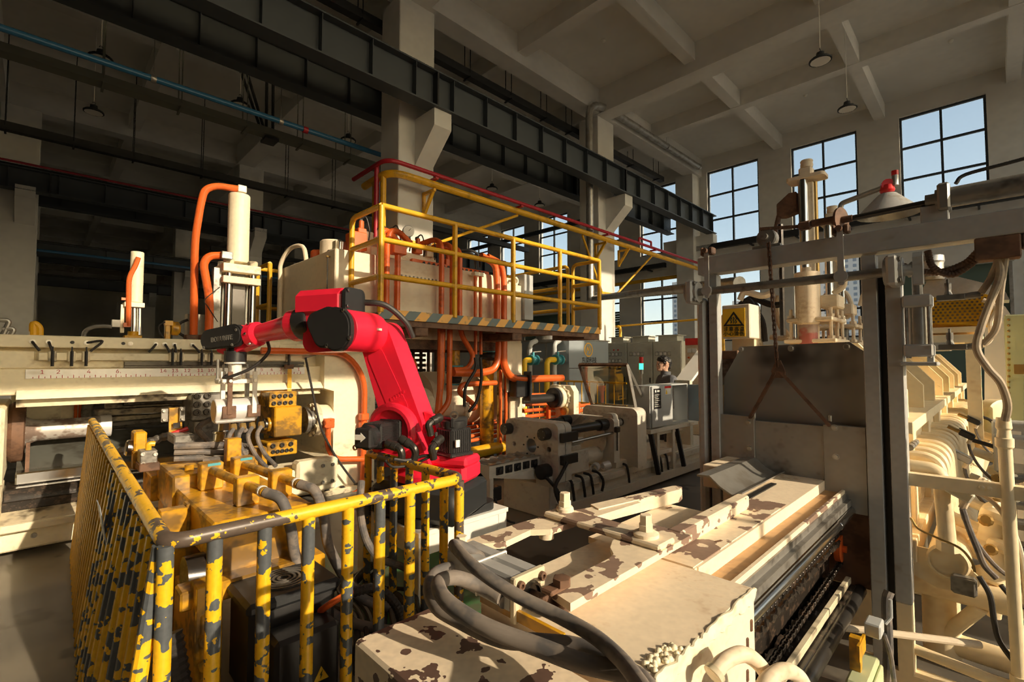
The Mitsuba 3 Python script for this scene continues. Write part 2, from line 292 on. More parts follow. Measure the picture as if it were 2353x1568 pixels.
# outlines of the characters painted on the signs (units: 1/100 of the character height)
GLYPH = {'注':[[[(32,11),(64,13),(64,39),(40,40),(40,49),(64,50),(64,72),(36,73),(36,82),(66,83),(66,86),(59,100),(60,101),(65,104),(69,102),(77,87),(78,83),(103,82),(103,73),(75,72),(75,50),(99,49),(100,40),(75,39),(75,13),(106,12),(105,3),(33,3)]],[[(9,95),(10,97),(15,102),(32,93),(36,90),(36,89),(31,82),(21,88)]],[[(7,6),(7,8),(15,21),(27,42),(29,43),(35,38),(35,37),(17,4),(15,1),(14,1)]],[[(4,64),(4,66),(7,70),(10,71),(28,61),(29,58),(26,53),(24,52)]]],'意':[[[(7,70),(7,77),(31,78),(28,86),(12,87),(13,95),(49,96),(48,102),(54,104),(56,104),(58,102),(62,96),(96,95),(97,87),(82,86),(79,78),(103,76),(102,69)],[(39,85),(43,78),(66,78),(71,86)]],[[(81,24),(82,26),(88,28),(100,14),(102,8),(95,5),(87,16)]],[[(20,65),(89,65),(90,32),(58,30),(58,29),(67,21),(67,20),(62,15),(46,26),(43,30),(20,31)],[(30,44),(30,39),(80,39),(80,43)],[(30,58),(30,52),(80,52),(80,57)]],[[(32,26),(41,26),(42,10),(69,10),(71,15),(72,20),(73,20),(80,17),(79,8),(77,4),(72,1),(36,2),(32,7)]],[[(6,7),(6,8),(13,17),(19,27),(27,24),(24,17),(14,3),(12,3)]]],'高':[[[(5,84),(6,91),(49,92),(48,101),(53,103),(57,102),(62,92),(103,91),(103,83)]],[[(10,49),(99,49),(99,5),(93,1),(80,1),(77,7),(77,8),(89,9),(89,40),(19,40),(18,0),(10,0)]],[[(22,78),(87,78),(88,56),(22,55)],[(32,63),(77,63),(77,70),(32,70)]],[[(30,36),(77,36),(78,13),(40,11),(38,6),(31,6)],[(40,29),(40,20),(68,20),(68,28)]]],'温':[[[(27,3),(27,11),(35,12),(37,46),(98,46),(99,13),(100,12),(106,11),(106,3)],[(81,12),(88,12),(89,13),(89,37),(81,37)],[(63,13),(64,12),(71,12),(71,37),(63,37)],[(46,12),(53,12),(54,13),(54,37),(46,37)]],[[(40,97),(94,98),(95,56),(40,55)],[(50,64),(85,64),(85,71),(50,71)],[(50,81),(85,81),(85,89),(50,89)]],[[(10,96),(15,102),(35,91),(35,89),(31,83),(29,83),(23,87),(11,94)]],[[(6,7),(26,44),(27,44),(33,39),(33,38),(18,8),(14,2)]],[[(3,65),(7,71),(10,71),(27,62),(29,59),(25,53),(23,53),(15,58)]]],'小':[[[(77,71),(78,74),(83,76),(85,76),(87,74),(104,39),(107,29),(106,25),(98,22),(97,23),(90,44)]],[[(29,8),(30,10),(47,10),(49,11),(50,101),(58,102),(61,101),(60,8),(56,2),(49,0),(32,0)]],[[(3,28),(4,32),(9,40),(14,51),(21,75),(31,74),(29,62),(24,47),(15,29),(11,24)]]],'心':[[[(88,49),(83,64),(91,67),(92,66),(104,35),(106,27),(105,23),(97,21)]],[[(31,71),(41,72),(42,13),(43,12),(72,12),(75,16),(77,33),(78,34),(87,30),(84,11),(79,4),(74,2),(41,2),(33,7),(31,16)]],[[(37,93),(37,94),(42,99),(45,98),(67,81),(73,75),(72,72),(67,67),(58,75)]],[[(4,21),(9,40),(14,64),(23,62),(19,37),(14,19),(13,17),(12,17)]]],'烫':[[[(5,6),(5,8),(24,12),(39,19),(47,29),(51,42),(57,43),(57,47),(64,54),(73,68),(73,70),(64,70),(57,60),(45,48),(40,45),(35,51),(41,56),(53,70),(41,70),(38,78),(47,81),(67,91),(38,92),(37,99),(86,100),(91,96),(90,94),(67,80),(102,78),(97,46),(93,41),(86,39),(93,35),(93,33),(79,19),(72,22),(72,23),(85,38),(85,39),(77,40),(75,48),(86,48),(89,53),(91,70),(84,71),(71,48),(63,40),(60,38),(60,32),(64,25),(71,18),(84,12),(106,8),(102,1),(90,1),(71,7),(66,10),(55,21),(45,12),(29,4),(9,0)]],[[(14,22),(22,30),(29,39),(36,36),(36,34),(32,28),(22,18),(20,18)]],[[(5,77),(9,83),(11,83),(28,75),(28,73),(25,68),(22,68)]],[[(27,66),(30,68),(34,62),(16,40),(13,38),(8,45),(19,57)]],[[(11,96),(14,101),(16,102),(29,96),(34,92),(34,91),(30,86),(28,86),(23,89)]]],'伤':[[[(32,66),(32,68),(42,81),(53,103),(61,101),(58,88),(102,87),(102,78),(52,77),(39,61)]],[[(32,5),(32,7),(37,10),(48,21),(54,32),(57,42),(57,47),(37,48),(37,57),(59,58),(61,74),(69,75),(70,58),(100,56),(98,16),(96,8),(93,4),(89,2),(70,2),(67,10),(68,11),(85,11),(87,13),(89,27),(90,48),(69,47),(63,27),(55,13),(47,5),(39,0),(37,0)]],[[(1,58),(15,77),(28,102),(30,103),(37,101),(34,91),(27,77),(25,0),(17,0),(16,58),(14,57),(7,49),(6,49)]]],'东':[[[(72,35),(74,37),(80,39),(99,18),(103,12),(103,10),(95,6),(87,17)]],[[(7,80),(8,88),(38,89),(46,104),(55,100),(52,91),(52,89),(101,88),(100,79),(45,78),(33,59),(33,57),(54,57),(55,72),(64,72),(65,57),(96,56),(96,47),(65,46),(64,8),(62,4),(54,1),(42,1),(39,8),(40,11),(49,11),(54,12),(54,46),(23,47),(19,45),(16,55),(23,63),(31,78)]],[[(7,10),(7,11),(18,24),(27,39),(36,37),(35,32),(31,25),(15,5)]]],'昊':[[[(8,0),(4,8),(19,12),(31,17),(38,22),(42,27),(5,28),(5,36),(46,37),(48,41),(48,45),(12,46),(12,54),(97,54),(97,46),(60,45),(59,37),(104,36),(104,28),(65,27),(74,19),(84,14),(105,9),(100,0),(88,2),(73,8),(61,17),(54,25),(42,12),(29,5)]],[[(18,98),(92,98),(92,61),(18,61)],[(28,69),(81,69),(82,70),(82,75),(28,75)],[(28,84),(82,84),(82,90),(28,90)]]],'科':[[[(45,30),(46,31),(50,32),(82,38),(83,103),(92,103),(93,40),(105,40),(107,36),(106,32),(93,29),(92,0),(83,0),(82,27),(47,22)]],[[(54,90),(59,95),(61,95),(71,88),(78,81),(78,79),(73,74),(72,74),(62,83)]],[[(7,20),(2,29),(9,39),(20,60),(19,62),(4,63),(4,72),(22,73),(21,86),(7,85),(5,92),(41,101),(46,94),(32,88),(32,73),(47,72),(48,64),(33,62),(33,61),(47,42),(41,35),(33,47),(32,47),(31,0),(22,1),(21,40),(20,40),(16,33)]],[[(50,62),(55,66),(57,66),(73,54),(76,50),(70,44),(62,51),(52,59)]]],'技':[[[(6,35),(3,44),(5,45),(15,48),(18,50),(18,71),(5,72),(4,80),(18,82),(19,103),(28,102),(29,82),(40,82),(41,86),(66,87),(67,103),(75,103),(77,87),(102,86),(102,77),(77,76),(77,62),(96,61),(100,59),(99,54),(92,39),(80,22),(88,16),(106,8),(106,7),(100,0),(99,0),(83,7),(71,15),(53,5),(39,0),(34,8),(35,9),(48,14),(62,22),(62,24),(53,37),(46,51),(43,53),(43,61),(66,62),(66,76),(41,76),(40,72),(29,71),(29,52),(40,54),(41,46),(29,41),(28,8),(24,2),(12,0),(7,2),(5,9),(17,10),(18,11),(18,37),(14,37)],[(57,50),(59,46),(66,35),(72,30),(80,39),(87,51)]]]}

# ================================================================ the building
SLAB, WX, SY = 10.4, 20.0, -3.9
XA, YB = -18.0, 60.0
struct('floor', bx(XA, WX, SY, YB, -0.2, 0), 'floor_paint')
ceil_k = struct('ceiling', bx(XA, WX + .4, SY - .4, YB, SLAB, SLAB + .25), 'concrete')
ROWS = [8.75, 21.0, 33.5, 46.0]
COLX = [-16.0, -8.9, -1.1, 5.28, 12.52]
def colx(r, i): return COLX[i] + ({2: 0.05, 3: 0.6, 4: 0.3}.get(i, 0) if r > 0 else (-.75 if i == 2 else 0)) * (1 if r > 0 else 1) - (.6 if (r > 0 and i == 4) else 0) + (-.4 if (r > 0 and i == 3) else 0)
# beams of the waffle ceiling
for x in (-15.7, -8.6, -1.5, 5.4, 12.45):
    part(ceil_k, 'main_beam', bx(x, x + .6, SY, YB, 9.6, SLAB), 'concrete', False)
for x in (-12.2, -5.2, 2.0, 8.75, 15.7):
    part(ceil_k, 'cross_beam', bx(x, x + .32, SY, YB, 9.88, SLAB), 'concrete', False)
y = -0.75
k = 0
while y < YB - 1:
    row = any(abs(y - r) < 1.3 for r in ROWS)
    part(ceil_k, 'row_beam' if row else 'joist', bx(XA, WX, y, y + (.5 if row else .3), 9.62 if row else 9.9, SLAB), 'concrete', False)
    y += 3.13; k += 1
# walls with openings: horizontal runs along one axis
def wall_open(name, axis, at, thick, a0, a1, z1, holes):
    """axis 'x': the wall plane stands at x = at and runs along y; holes are (a0, a1, z0, z1)."""
    import shapely
    g = shapely.box(a0, 0, a1, z1)
    for h in holes: g = g.difference(shapely.box(h[0], h[2], h[1], h[3]))
    if axis == 'x': m = prism(g, (at, 0, 0), PY, PZ, thick)
    else: m = prism(g, (0, at, 0), PX, PZ, -thick if thick < 0 else thick)
    return struct(name, m, 'concrete')
holes = []
wy = [(-0.02 + 3.205 * i, 2.03 + 3.205 * i) for i in range(-1, 19)]
skip_up = {8.0}
EASTU = [(a, b, 6.64, 9.78) for a, b in wy if not (8.4 < (a + b) / 2 < 9.4) and b < 26]
EASTL = [(a, b, 2.55, 5.58) for a, b in wy if b < 26 and a > 3.0]
DOORS = [(-0.35, 2.2, 0, 4.65), (15.6, 19.2, 0, 4.3)]
EASTL = [h for h in EASTL if not any(h[0] < d[1] + .2 and h[1] > d[0] - .2 for d in DOORS)]
wall_open('wall_east', 'x', WX, .35, SY - .3, YB, SLAB, EASTU + EASTL + DOORS)
COLS = [-1.9, 5.28, 12.4]
SOUTH = []
for x0, x1 in ((-0.7, 4.95), (6.45, 12.2), (13.6, 19.3)):
    SOUTH += [(x0, x1, 1.5, 5.62), (x0, x1, 6.62, 9.75)]
wall_open('wall_south', 'y', SY, .35, XA, WX + .35, SLAB, SOUTH)
struct('wall_west', bx(XA - .3, XA, SY - .3, YB, 0, SLAB), 'concrete')
struct('wall_north', bx(XA - .3, WX + .35, YB, YB + .3, 0, SLAB), 'concrete')
wn = [0]
def window(axis, at, h, cols, rows, bar=.06):
    wn[0] += 1; k = f'window_{wn[0]}'; labels[k] = {'kind': 'structure'}
    a0, a1, z0, z1 = h; d = .09
    B = (lambda u0, u1, w0, w1: bx(at, at + d, u0, u1, w0, w1)) if axis == 'x' else (lambda u0, u1, w0, w1: bx(u0, u1, at, at + d, w0, w1))
    part(k, 'frame', cat(B(a0, a1, z0, z0 + bar), B(a0, a1, z1 - bar, z1), B(a0, a0 + bar, z0, z1), B(a1 - bar, a1, z0, z1)), 'frame_dark', False)
    us = np.linspace(a0, a1, cols + 1); zs = np.linspace(z0, z1, rows + 1)
    for u in us[1:-1]: part(k, 'mullion', B(u - bar / 2, u + bar / 2, z0, z1), 'frame_dark', False)
    for z in zs[1:-1]: part(k, 'transom', B(a0, a1, z - bar / 2, z + bar / 2), 'frame_dark', False)
    for i in range(cols):
        for j in range(rows):
            p = [us[i], us[i + 1], zs[j], zs[j + 1]]
            o = (at + d / 2, p[0], p[2]) if axis == 'x' else (p[0], at + d / 2, p[2])
            e1 = V(0, p[1] - p[0], 0) if axis == 'x' else V(p[1] - p[0], 0, 0)
            o = V(*o); e2 = V(0, 0, p[3] - p[2])
            part(k, 'pane', trimesh.Trimesh([o, o + e1, o + e1 + e2, o + e2], [[0, 1, 2], [0, 2, 3]], process=False), 'pane_glass', False)
for h in EASTU + EASTL:
    if h[0] < 30: window('x', WX + .1, h, 2, 3)
for h in SOUTH: window('y', SY - .25, h, 3, 1, .04)
# roller shutters and the lintel over the near one
for i, (a, b, z0, z1) in enumerate(DOORS):
    k = f'door_{i + 1}'; labels[k] = {'kind': 'structure', 'label': 'dark green roller shutter door'}
    nz = int((z1 - 0.05) / .115)
    for j in range(nz):
        z = .02 + j * .115
        m = prism([(0, 0), (.02, .015), (.02, .09), (0, .105)], (WX + .05, a, z), V(-1, 0, 0), PZ, -(b - a))
        part(k, 'slat', m, 'shutter_green', False)
    part(k, 'curtain_back', bx(WX + .06, WX + .1, a, b, 0, z1), 'shutter_green', False)
    for yy in (a - .06, b): part(k, 'guide_rail', bx(WX - .05, WX + .02, yy, yy + .08, 0, z1), 'galvanised', False)
    part(k, 'shutter_box', bx(WX - .35, WX - .002, a - .1, b + .1, z1 - .02, z1 + .55), 'concrete', False)

# ---------------------------------------------------------------- columns with corbels
names = {(0, 3): 'pale concrete column behind the cream hydraulic tank, with a corbel under the crane beam',
         (0, 4): 'pale concrete column right of the tall tank platform, its lower face in sunlight',
         (1, 2): 'large pale concrete column at the left edge of the picture, corbel under the red-piped beam',
         (1, 3): 'grey concrete column behind the tall cream hydraulic cylinder'}
def column(r, i, x, y, near):
    lbl = names.get((r, i), f'plain concrete column of the dark hall beyond the press, {("first", "second", "third", "fourth")[min(r, 3)]} row back')
    k = thing('concrete_column', lbl, 'column', 'concrete columns of the hall')
    part(k, 'shaft', bx(x, x + .9, y, y + .75, 0, 9.62, .015), 'concrete', False)
    xm = x + .62
    for s in (-1, 1):
        yf = y if s < 0 else y + .75
        pts = [(yf, 5.95), (yf, 6.98), (yf + s * .72, 6.98), (yf + s * .72, 6.62)]
        part(k, 'corbel', prism(pts, (xm - .22, 0, 0), PY, PZ, .44), 'concrete', False)
        if r == 0: break
for r, y in enumerate(ROWS):
    for i in range(len(COLX)):
        if i < 2 and r == 0: continue
        column(r, i, colx(r, i), y, r == 0)
k = thing('concrete_column', 'concrete column built into the window wall, where the crane beam ends', 'column')
part(k, 'shaft', bx(19.3, WX, 8.75, 9.5, 0, 9.62), 'concrete', False)
for s in (-1, 1):
    yf = 8.75 if s < 0 else 9.5
    part(k, 'corbel', prism([(yf, 5.95), (yf, 6.98), (yf + s * .72, 6.98), (yf + s * .72, 6.62)], (19.55, 0, 0), PY, PZ, .4), 'concrete', False)

# ---------------------------------------------------------------- crane runway beams
def crane(y, z0, z1, x0, x1, lbl, joints=(), step=.9, w=.34):
    k = thing('crane_runway_beam', lbl, 'steel beam', None)
    part(k, 'girder', ibeam((x0, y, z0), (x1, y, z0), z1 - z0, w, .014, .03), 'crane_steel', False)
    x = x0 + .4
    while x < x1:
        for s in (-1, 1): part(k, 'stiffener', bx(x - .006, x + .006, y + s * .008, y + s * (w / 2 - .02), z0 + .03, z1 - .03), 'crane_steel', False)
        x += step
    part(k, 'rail', bx(x0, x1, y - .04, y + .04, z1, z1 + .1), 'tray_black', False)
    for j in joints: part(k, 'end_plate', bx(j - .02, j + .02, y - w / 2, y + w / 2, z0, z1), 'tray_black', False)
crane(8.12, 6.98, 7.74, XA, 19.75, 'dark blue-grey steel crane beam crossing in front of the central column', (5.72, 12.9), .95)
crane(10.05, 7.36, 8.1, -8, 19.9, 'black steel crane beam running behind the central column', (5.7, 12.9), .95)
crane(20.45, 6.85, 7.52, -10, 19.8, 'dark crane beam with a red pipe along its top, far left', (0.1, 6.2), 1.1)
k0 = one('red_pipe', 'thin dark red pipe along the top of the far crane beam at left', 'pipe', tube([(-10, 20.25, 7.63), (19.5, 20.25, 7.63)], .035), 'red_pipe')
for y, lbl in ((22.2, 'dark crane beam just behind the red-piped beam'), (33.0, 'dark crane beam on the second row of columns beyond'), (34.8, 'dark crane beam behind the second row of far columns'),
               (45.5, 'farthest dark crane beam in the unlit hall')):
    crane(y, 6.9, 7.6, -10, 19.8, lbl, (), 2.0)

# ---------------------------------------------------------------- hung trunking, pipes, lamps
def tray(p, q, w, h, mat, lbl, drops, ceil=9.9, name='cable_trunking'):
    p, q = V(*p), V(*q); k = thing(name, lbl, 'cable tray')
    a, b, d = frame(q - p)
    part(k, 'duct', prism([(-w / 2, -h / 2), (w / 2, -h / 2), (w / 2, h / 2), (-w / 2, h / 2)], p, a, b, np.linalg.norm(q - p)), mat, False)
    for s in drops:
        c = p + (q - p) * s
        part(k, 'hanger_rod', cat(*[cyl(c + a * t * w * .6, (c + a * t * w * .6) * V(1, 1, 0) + V(0, 0, ceil), .012, 6) for t in (-1, 1)]), mat, False)
        part(k, 'hanger_bar', cb(c - V(0, 0, h / 2 + .02), np.abs(a) * w * 1.6 + np.abs(d) * .04 + V(0, 0, .04)), mat, False)
tray((-1, 9.75, 9.42), (13.0, 9.75, 9.42), .2, .2, 'tray_black', 'black cable trunking hung under the ceiling right of the central column', (.12, .2, .3, .42, .5, .64, .75, .86, .95), 10.4)
tray((13.6, 9.75, 9.42), (18.6, 9.75, 9.42), .2, .2, 'tray_black', 'short length of black trunking between the two right-hand columns', (.1, .5, .9), 10.4)
tray((-4, 12.2, 7.22), (11.8, 12.2, 7.22), .3, .16, 'trunk_grey', 'grey-green cable trunking hung below the blue pipe', (.2, .3, .38, .46, .54, .62, .7), 10.4)
tray((-3, 18.0, 7.85), (19, 18.0, 7.85), .22, .22, 'tray_black', 'black trunking hung behind the grey-green trunking at left', (.1, .16, .22, .3, .42, .5, .6), 10.4)
tray((6.5, 30.0, 7.9), (19, 30.0, 7.9), .22, .22, 'tray_black', 'far black trunking beyond the second column row', (.1, .3, .5, .7), 10.4)
k = thing('wall_trunking', 'black trunking fixed along the window wall under the upper windows', 'cable tray')
part(k, 'duct', bx(19.55, 19.75, -3.8, 9.4, 6.34, 6.56), 'tray_black', False)
for y in np.arange(-3, 9, 1.6): part(k, 'bracket', bx(19.55, WX, y, y + .05, 6.28, 6.34), 'tray_black', False)
k = thing('wall_trunking', 'black trunking along the window wall left of the second column', 'cable tray')
part(k, 'duct', bx(19.55, 19.75, 10.2, 40, 5.9, 6.1), 'tray_black', False)
for y in np.arange(11, 38, 3.2): part(k, 'bracket', bx(19.55, WX, y, y + .05, 5.84, 5.9), 'tray_black', False)
k = thing('ceiling_strut', 'black slanting struts hung from the dark ceiling beside the grey-green trunking', 'bracket')
for a, b in (((3.0, 13.0, 9.9), (3.75, 12.4, 7.15)), ((3.15, 12.9, 9.9), (3.8, 12.35, 7.15)), ((3.8, 12.5, 9.9), (3.8, 12.4, 7.1)), ((3.95, 12.5, 9.9), (3.95, 12.4, 7.1))): part(k, 'strut', tube([a, b], .035, 6), 'tray_black')
part(k, 'foot', bx(3.7, 4.0, 12.1, 12.5, 7.06, 7.12), 'tray_black')
k = thing('blue_pipe', 'blue pipe hung across the dark hall at upper left', 'pipe')
part(k, 'pipe', tube([(-14, 10.35, 6.7), (5.9, 10.35, 6.72)], .055, 12), 'blue_pipe')
for x in (1.3, 3.45): 
    part(k, 'clamp', lathe([(.065, -.04), (.075, 0), (.065, .04)], (x, 10.35, 6.71), PX, 14), 'galvanised'); part(k, 'hanger_rod', cyl((x, 10.35, 6.76), (x, 10.35, 9.9), .008, 6), 'galvanised')
part(k, 'coupling', lathe([(.07, -.05), (.07, .05)], (3.95, 10.35, 6.71), PX, 14), 'red_pipe')
k = one('thin_blue_pipe', 'thin blue pipe under the far dark beams at left', 'pipe', tube([(-10, 24, 5.7), (14, 24, 5.7)], .05, 8), 'blue_pipe')
spots = [(11.27, 2.36), (13.91, 2.38), (0.72, 12.69), (0.79, 15.58), (3.28, 12.66), (5.99, 12.58), (11.37, 12.52), (13.93, 12.53)]
lampn = ['round high-bay lamp hanging nearest the upper right corner', 'round high-bay lamp hanging in front of the gap between the right-hand windows', 'high-bay lamp behind the blue pipe at the far upper left',
         'high-bay lamp hanging left, below the grey-green trunking', 'high-bay lamp behind the blue pipe, second from the left', 'high-bay lamp just left of the central column', 'high-bay lamp right of the central column, nearer it', 'high-bay lamp seen over the red rail, beside the far windows']
for (x, y), l in zip(spots, lampn):
    k = thing('high_bay_lamp', l, 'lamp', 'high-bay lamps')
    part(k, 'housing', lathe([(.05, .16), (.07, .15), (.08, .06), (.17, .03), (.205, .0), (.205, -.03), (.18, -.03)], (x, y, 7.92), PZ, 24), 'tray_black')
    part(k, 'lens', lathe([(.18, 0), (.0, .004)], (x, y, 7.885), PZ, 24, cap=False), 'white_paint')
    part(k, 'hook', tube(spl([(x, y, 8.08), (x + .03, y, 8.12), (x, y, 8.17), (x - .03, y, 8.13)], 4), .008, 6), 'tray_black')
    part(k, 'cord', cyl((x, y, 8.15), (x, y, SLAB), .008, 6), 'white_paint')
for i, (x, y) in enumerate([(10.6, 7.2), (14.2, 4.2), (17.5, 4.1), (10.4, 4.0), (17.3, .6)]):
    one('smoke_detector', ['detector on the ceiling bay nearest the central column, right of it', 'ceiling detector beside the two right-hand lamps', 'ceiling detector above the rightmost windows, farther from the lamps', 'ceiling detector in the bay at the top middle of the picture', 'ceiling detector at the far upper right corner bay'][i], 'detector', lathe([(.06, 0), (.06, -.03), (.035, -.06), (0, -.065)], (x, y, SLAB), PZ, 12), 'white_paint', 'ceiling detectors')
# silver duct: up the second column, over to the window wall
k = thing('spiral_duct', 'silver spiral duct rising beside the right column and running to the window wall', 'duct')
pts = fillet([(11.78, 8.55, 3.55), (11.78, 8.55, 9.62), (12.6, 8.45, 9.75), (19.3, 8.45, 9.8)], .45, 7)
den = []
for a, b in zip(pts[:-1], pts[1:]):
    n = max(1, int(np.linalg.norm(b - a) / .1)); den += [a + (b - a) * i / n for i in range(n)]
part(k, 'tube', corrug(den + [pts[-1]], .115, .16, .06, 14), 'galvanised')
part(k, 'cuff', lathe([(.125, 0), (.125, .12)], (19.2, 8.45, 9.8), PX, 16), 'galvanised')
for x in (13.2, 16.5): part(k, 'hanger', cat(ringm((x, 8.45, 9.77), PX, .13, .115, .04, 16), cyl((x, 8.45, 9.9), (x, 8.45, 10.4), .008, 6)), 'galvanised')
k = one('air_pipe', 'long ribbed grey pipe crossing from the platform to the steel gantry', 'pipe', corrug([V(11.75, 8.38, 3.6) + (V(6.4, 2.3, 2.72) - V(11.75, 8.38, 3.6)) * i / 60 for i in range(61)], .085, .12, .06, 12), 'galvanised')
# pipes along the window wall
one('fire_pipe', 'dark grey pipe along the window wall at the foot of the ceiling', 'pipe', tube([(19.7, 9.6, 8.95), (19.7, 40, 8.95)], .12, 10), 'frame_dark')
one('yellow_gas_pipe', 'yellow gas pipe along the window wall below the black trunking', 'pipe', tube([(19.6, 9.62, 5.4), (19.6, 40, 5.4)], .08, 10), 'yellow')
one('blue_water_pipe', 'thin blue-grey pipe along the window wall beneath the yellow pipe', 'pipe', tube([(19.7, 9.58, 5.0), (19.7, 40, 5.0)], .05, 8), 'frame_dark')
# the town outside
for i, (px, py, w, d, h) in enumerate([(262, 112, 16, 14, 47), (284, 128, 15, 14, 52), (300, 106, 12, 12, 36), (320, 84, 16, 12, 42), (300, 48, 14, 12, 60), (330, 64, 15, 14, 60)]):
    k = thing('apartment_tower', ['pale high-rise seen through the lower window behind the cabinets, leftmost of three', 'pale high-rise with grey window strips, middle of those behind the cabinets', 'pale high-rise lower and right in the same window',
        'slim pale high-rise farther behind the others', 'white high-rise seen through the window behind the gantry', 'white high-rise right of the other behind the gantry'][i], 'building')
    part(k, 'wall', bx(px, px + d, py, py + w, 0, h), 'tower_white', False)
    part(k, 'parapet', bx(px + 2, px + d - 2, py + 3, py + w - 5, h, h + 3), 'tower_white', False)
    for yy in np.arange(py + 1.5, py + w - 2, 3.6):
        part(k, 'window_strip', cat(*[bx(px - .15, px + .1, yy, yy + 1.5, z, z + 1.6) for z in np.arange(3, h - 3, 3)]), 'tower_window', False, kind='stuff')
one('outside_ground', 'pale open ground outside the windows', 'ground', bx(WX + .4, 500, -300, 400, -.6, -.3), 'floor_paint'); labels['outside_ground'] = {'kind': 'structure'}

# ================================================================ extrusion press along the x axis
PY0 = 6.2
k = press = thing('extrusion_press', 'long cream extrusion press with a red-marked ruler along its upper beam', 'press')
part(k, 'upper_beam', cat(bx(-1.6, 2.75, 6.22, 6.9, 1.40, 1.645, .01), bx(-1.6, 2.75, 6.36, 6.9, 1.64, 1.93, .01), bx(-1.6, .62, 6.2, 6.4, 1.64, 1.72, .01), bx(-1.6, -.02, 6.2, 6.4, 1.70, 1.80, .01)), 'cream')
part(k, 'gland_strip', bx(-1.6, 2.1, 6.16, 6.5, 1.832, 1.945, .006), 'cream')
part(k, 'sensor_rail', bx(0.0, 2.43, 6.12, 6.17, 1.714, 1.785, .004), 'cream')
part(k, 'lip', prism([(6.16, 1.445), (6.1, 1.375), (6.1, 1.365), (6.22, 1.365), (6.22, 1.445)], (-.13, 0, 0), PY, PZ, 2.75), 'cream')
part(k, 'lip_underside', bx(-.13, 2.62, 6.2, 6.8, 1.29, 1.364), 'cream_greasy')
part(k, 'linear_guide', cat(bx(.62, 2.4, 6.17, 6.36, 1.665, 1.70), bx(.62, 2.4, 6.19, 6.36, 1.64, 1.66)), 'dark_steel')
# the ruler
ru = part(k, 'ruler', bx(-.08, 2.42, 6.205, 6.218, 1.545, 1.632, .002), 'ruler_metal', label='aluminium ruler with red numbers')
for n, px in (('1', 98), ('2', 135), ('4', 205), ('6.', 271), ('14', 376), ('13', 403), ('12', 431), ('11', 461), ('10', 485), ('5', 602), ('4', 625), ('3', 646), ('1', 687)):
    a = math.atan((px - 1176.5) / 1101.0); x = 6.2 / math.tan(YAW - a)
    part(ru, 'numeral', text(n, .036, (x - .016 * len(n.strip('.')), 6.206, 1.589), PX, PZ, .003), 'ink_red', False)
for i in range(62):
    x = -.03 + i * .0393
    if .84 < x < .96 or 1.45 < x < 1.6: continue
    part(ru, 'tick', bx(x - .0025, x + .0025, 6.202, 6.206, 1.548, 1.575 if i % 2 else 1.562), 'ink_red', False)
for px in (120, 164, 197, 394, 413, 461, 483, 515, 660):
    a = math.atan((px - 1176.5) / 1101.0); x = 6.14 / math.tan(YAW - a)
    s = part(k, 'limit_switch', bx(x - .028, x + .028, 6.095, 6.125, 1.70, 1.80, .004), 'cream_greasy')
    part(s, 'plunger', cat(cyl((x, 6.085, 1.66), (x, 6.085, 1.80), .012, 10), cyl((x, 6.085, 1.80), (x, 6.10, 1.84), .006, 6)), 'black_plastic')
for px, tx, ty in ((72, 90, 812), (110, 119, 806), (297, -1, 0), (355, 340, 811), (376, 388, 808), (398, 402, 810), (439, 457, 810), (197, 206, 810)):
    a = math.atan((px - 1176.5) / 1101.0); x = 6.19 / math.tan(YAW - a)
    c = part(k, 'cable_gland', lathe([(.022, 0), (.022, .012), (.014, .012), (.014, .03)], (x, 6.16, 1.884), NY, 12), 'galvanised')
    if tx > 0:
        a2 = math.atan((tx - 1176.5) / 1101.0); x2 = 6.13 / math.tan(YAW - a2)
        mid = (x + .11, 6.09, 1.90) if px == 197 else ((x + x2) / 2, 6.10, 1.84)
        part(c, 'cable', tube(spl([(x, 6.135, 1.884), mid, (x2, 6.10, 1.80)], 6), .011, 8), 'black_rubber')
for px in (164, 281):
    a = math.atan((px - 1176.5) / 1101.0); x = 6.19 / math.tan(YAW - a)
    part(k, 'hole_plug', lathe([(.016, 0), (.016, .003)], (x, 6.16, 1.885), NY, 12), 'ink_black')  # black disc paints in the darkness of an open hole
# left end: crosshead, ram and stem
part(k, 'crosshead', cat(bx(-1.6, -.19, 6.05, 7.6, .62, 1.30, .02), bx(-1.6, -.24, 5.95, 6.1, 1.16, 1.345, .02)), 'cream')
part(k, 'stem_flange', lathe([(.27, 0), (.30, .03), (.30, .11), (.25, .12)], (-.19, 6.9, 1.0), PX, 28), 'rust')
part(k, 'stem', lathe([(.15, 0), (.115, .07), (.105, .1), (.105, .46), (.112, .60)], (-.08, 6.9, 1.0), PX, 24), 'stem')
part(k, 'stem_tip', lathe([(.118, 0), (.118, .09), (.112, .095)], (.5, 6.9, 1.0), PX, 24), 'aluminium')
part(k, 'back_plate', cat(bx(-.2, .45, 7.7, 7.8, .6, 1.5), cyl((-.1, 7.65, 1.2), (.2, 7.65, 1.2), .2, 20)), 'cream')
part(k, 'far_beam', cat(bx(.5, 2.6, 7.6, 7.75, 1.05, 1.12), bx(.4, 2.6, 7.55, 7.75, .93, 1.03), bx(.6, 2.4, 7.65, 7.8, 1.13, 1.2)), 'cream_greasy')
bb = part(k, 'bolted_block', bx(.75, 1.5, 7.5, 7.7, 1.16, 1.34, .01), 'dark_steel')
for i in range(6):
    for z in (1.205, 1.295): put(bb, 'bolt', 'socket', (.82 + i * .12, 7.5, z), NY, .03, 'oily_steel')
part(k, 'drag_chain', tube(fillet([(1.35, 7.45, 1.2), (.42, 7.45, 1.3), (.42, 7.45, .93), (1.3, 7.45, .96)], .16, 8), .05, 8), 'oily_steel')
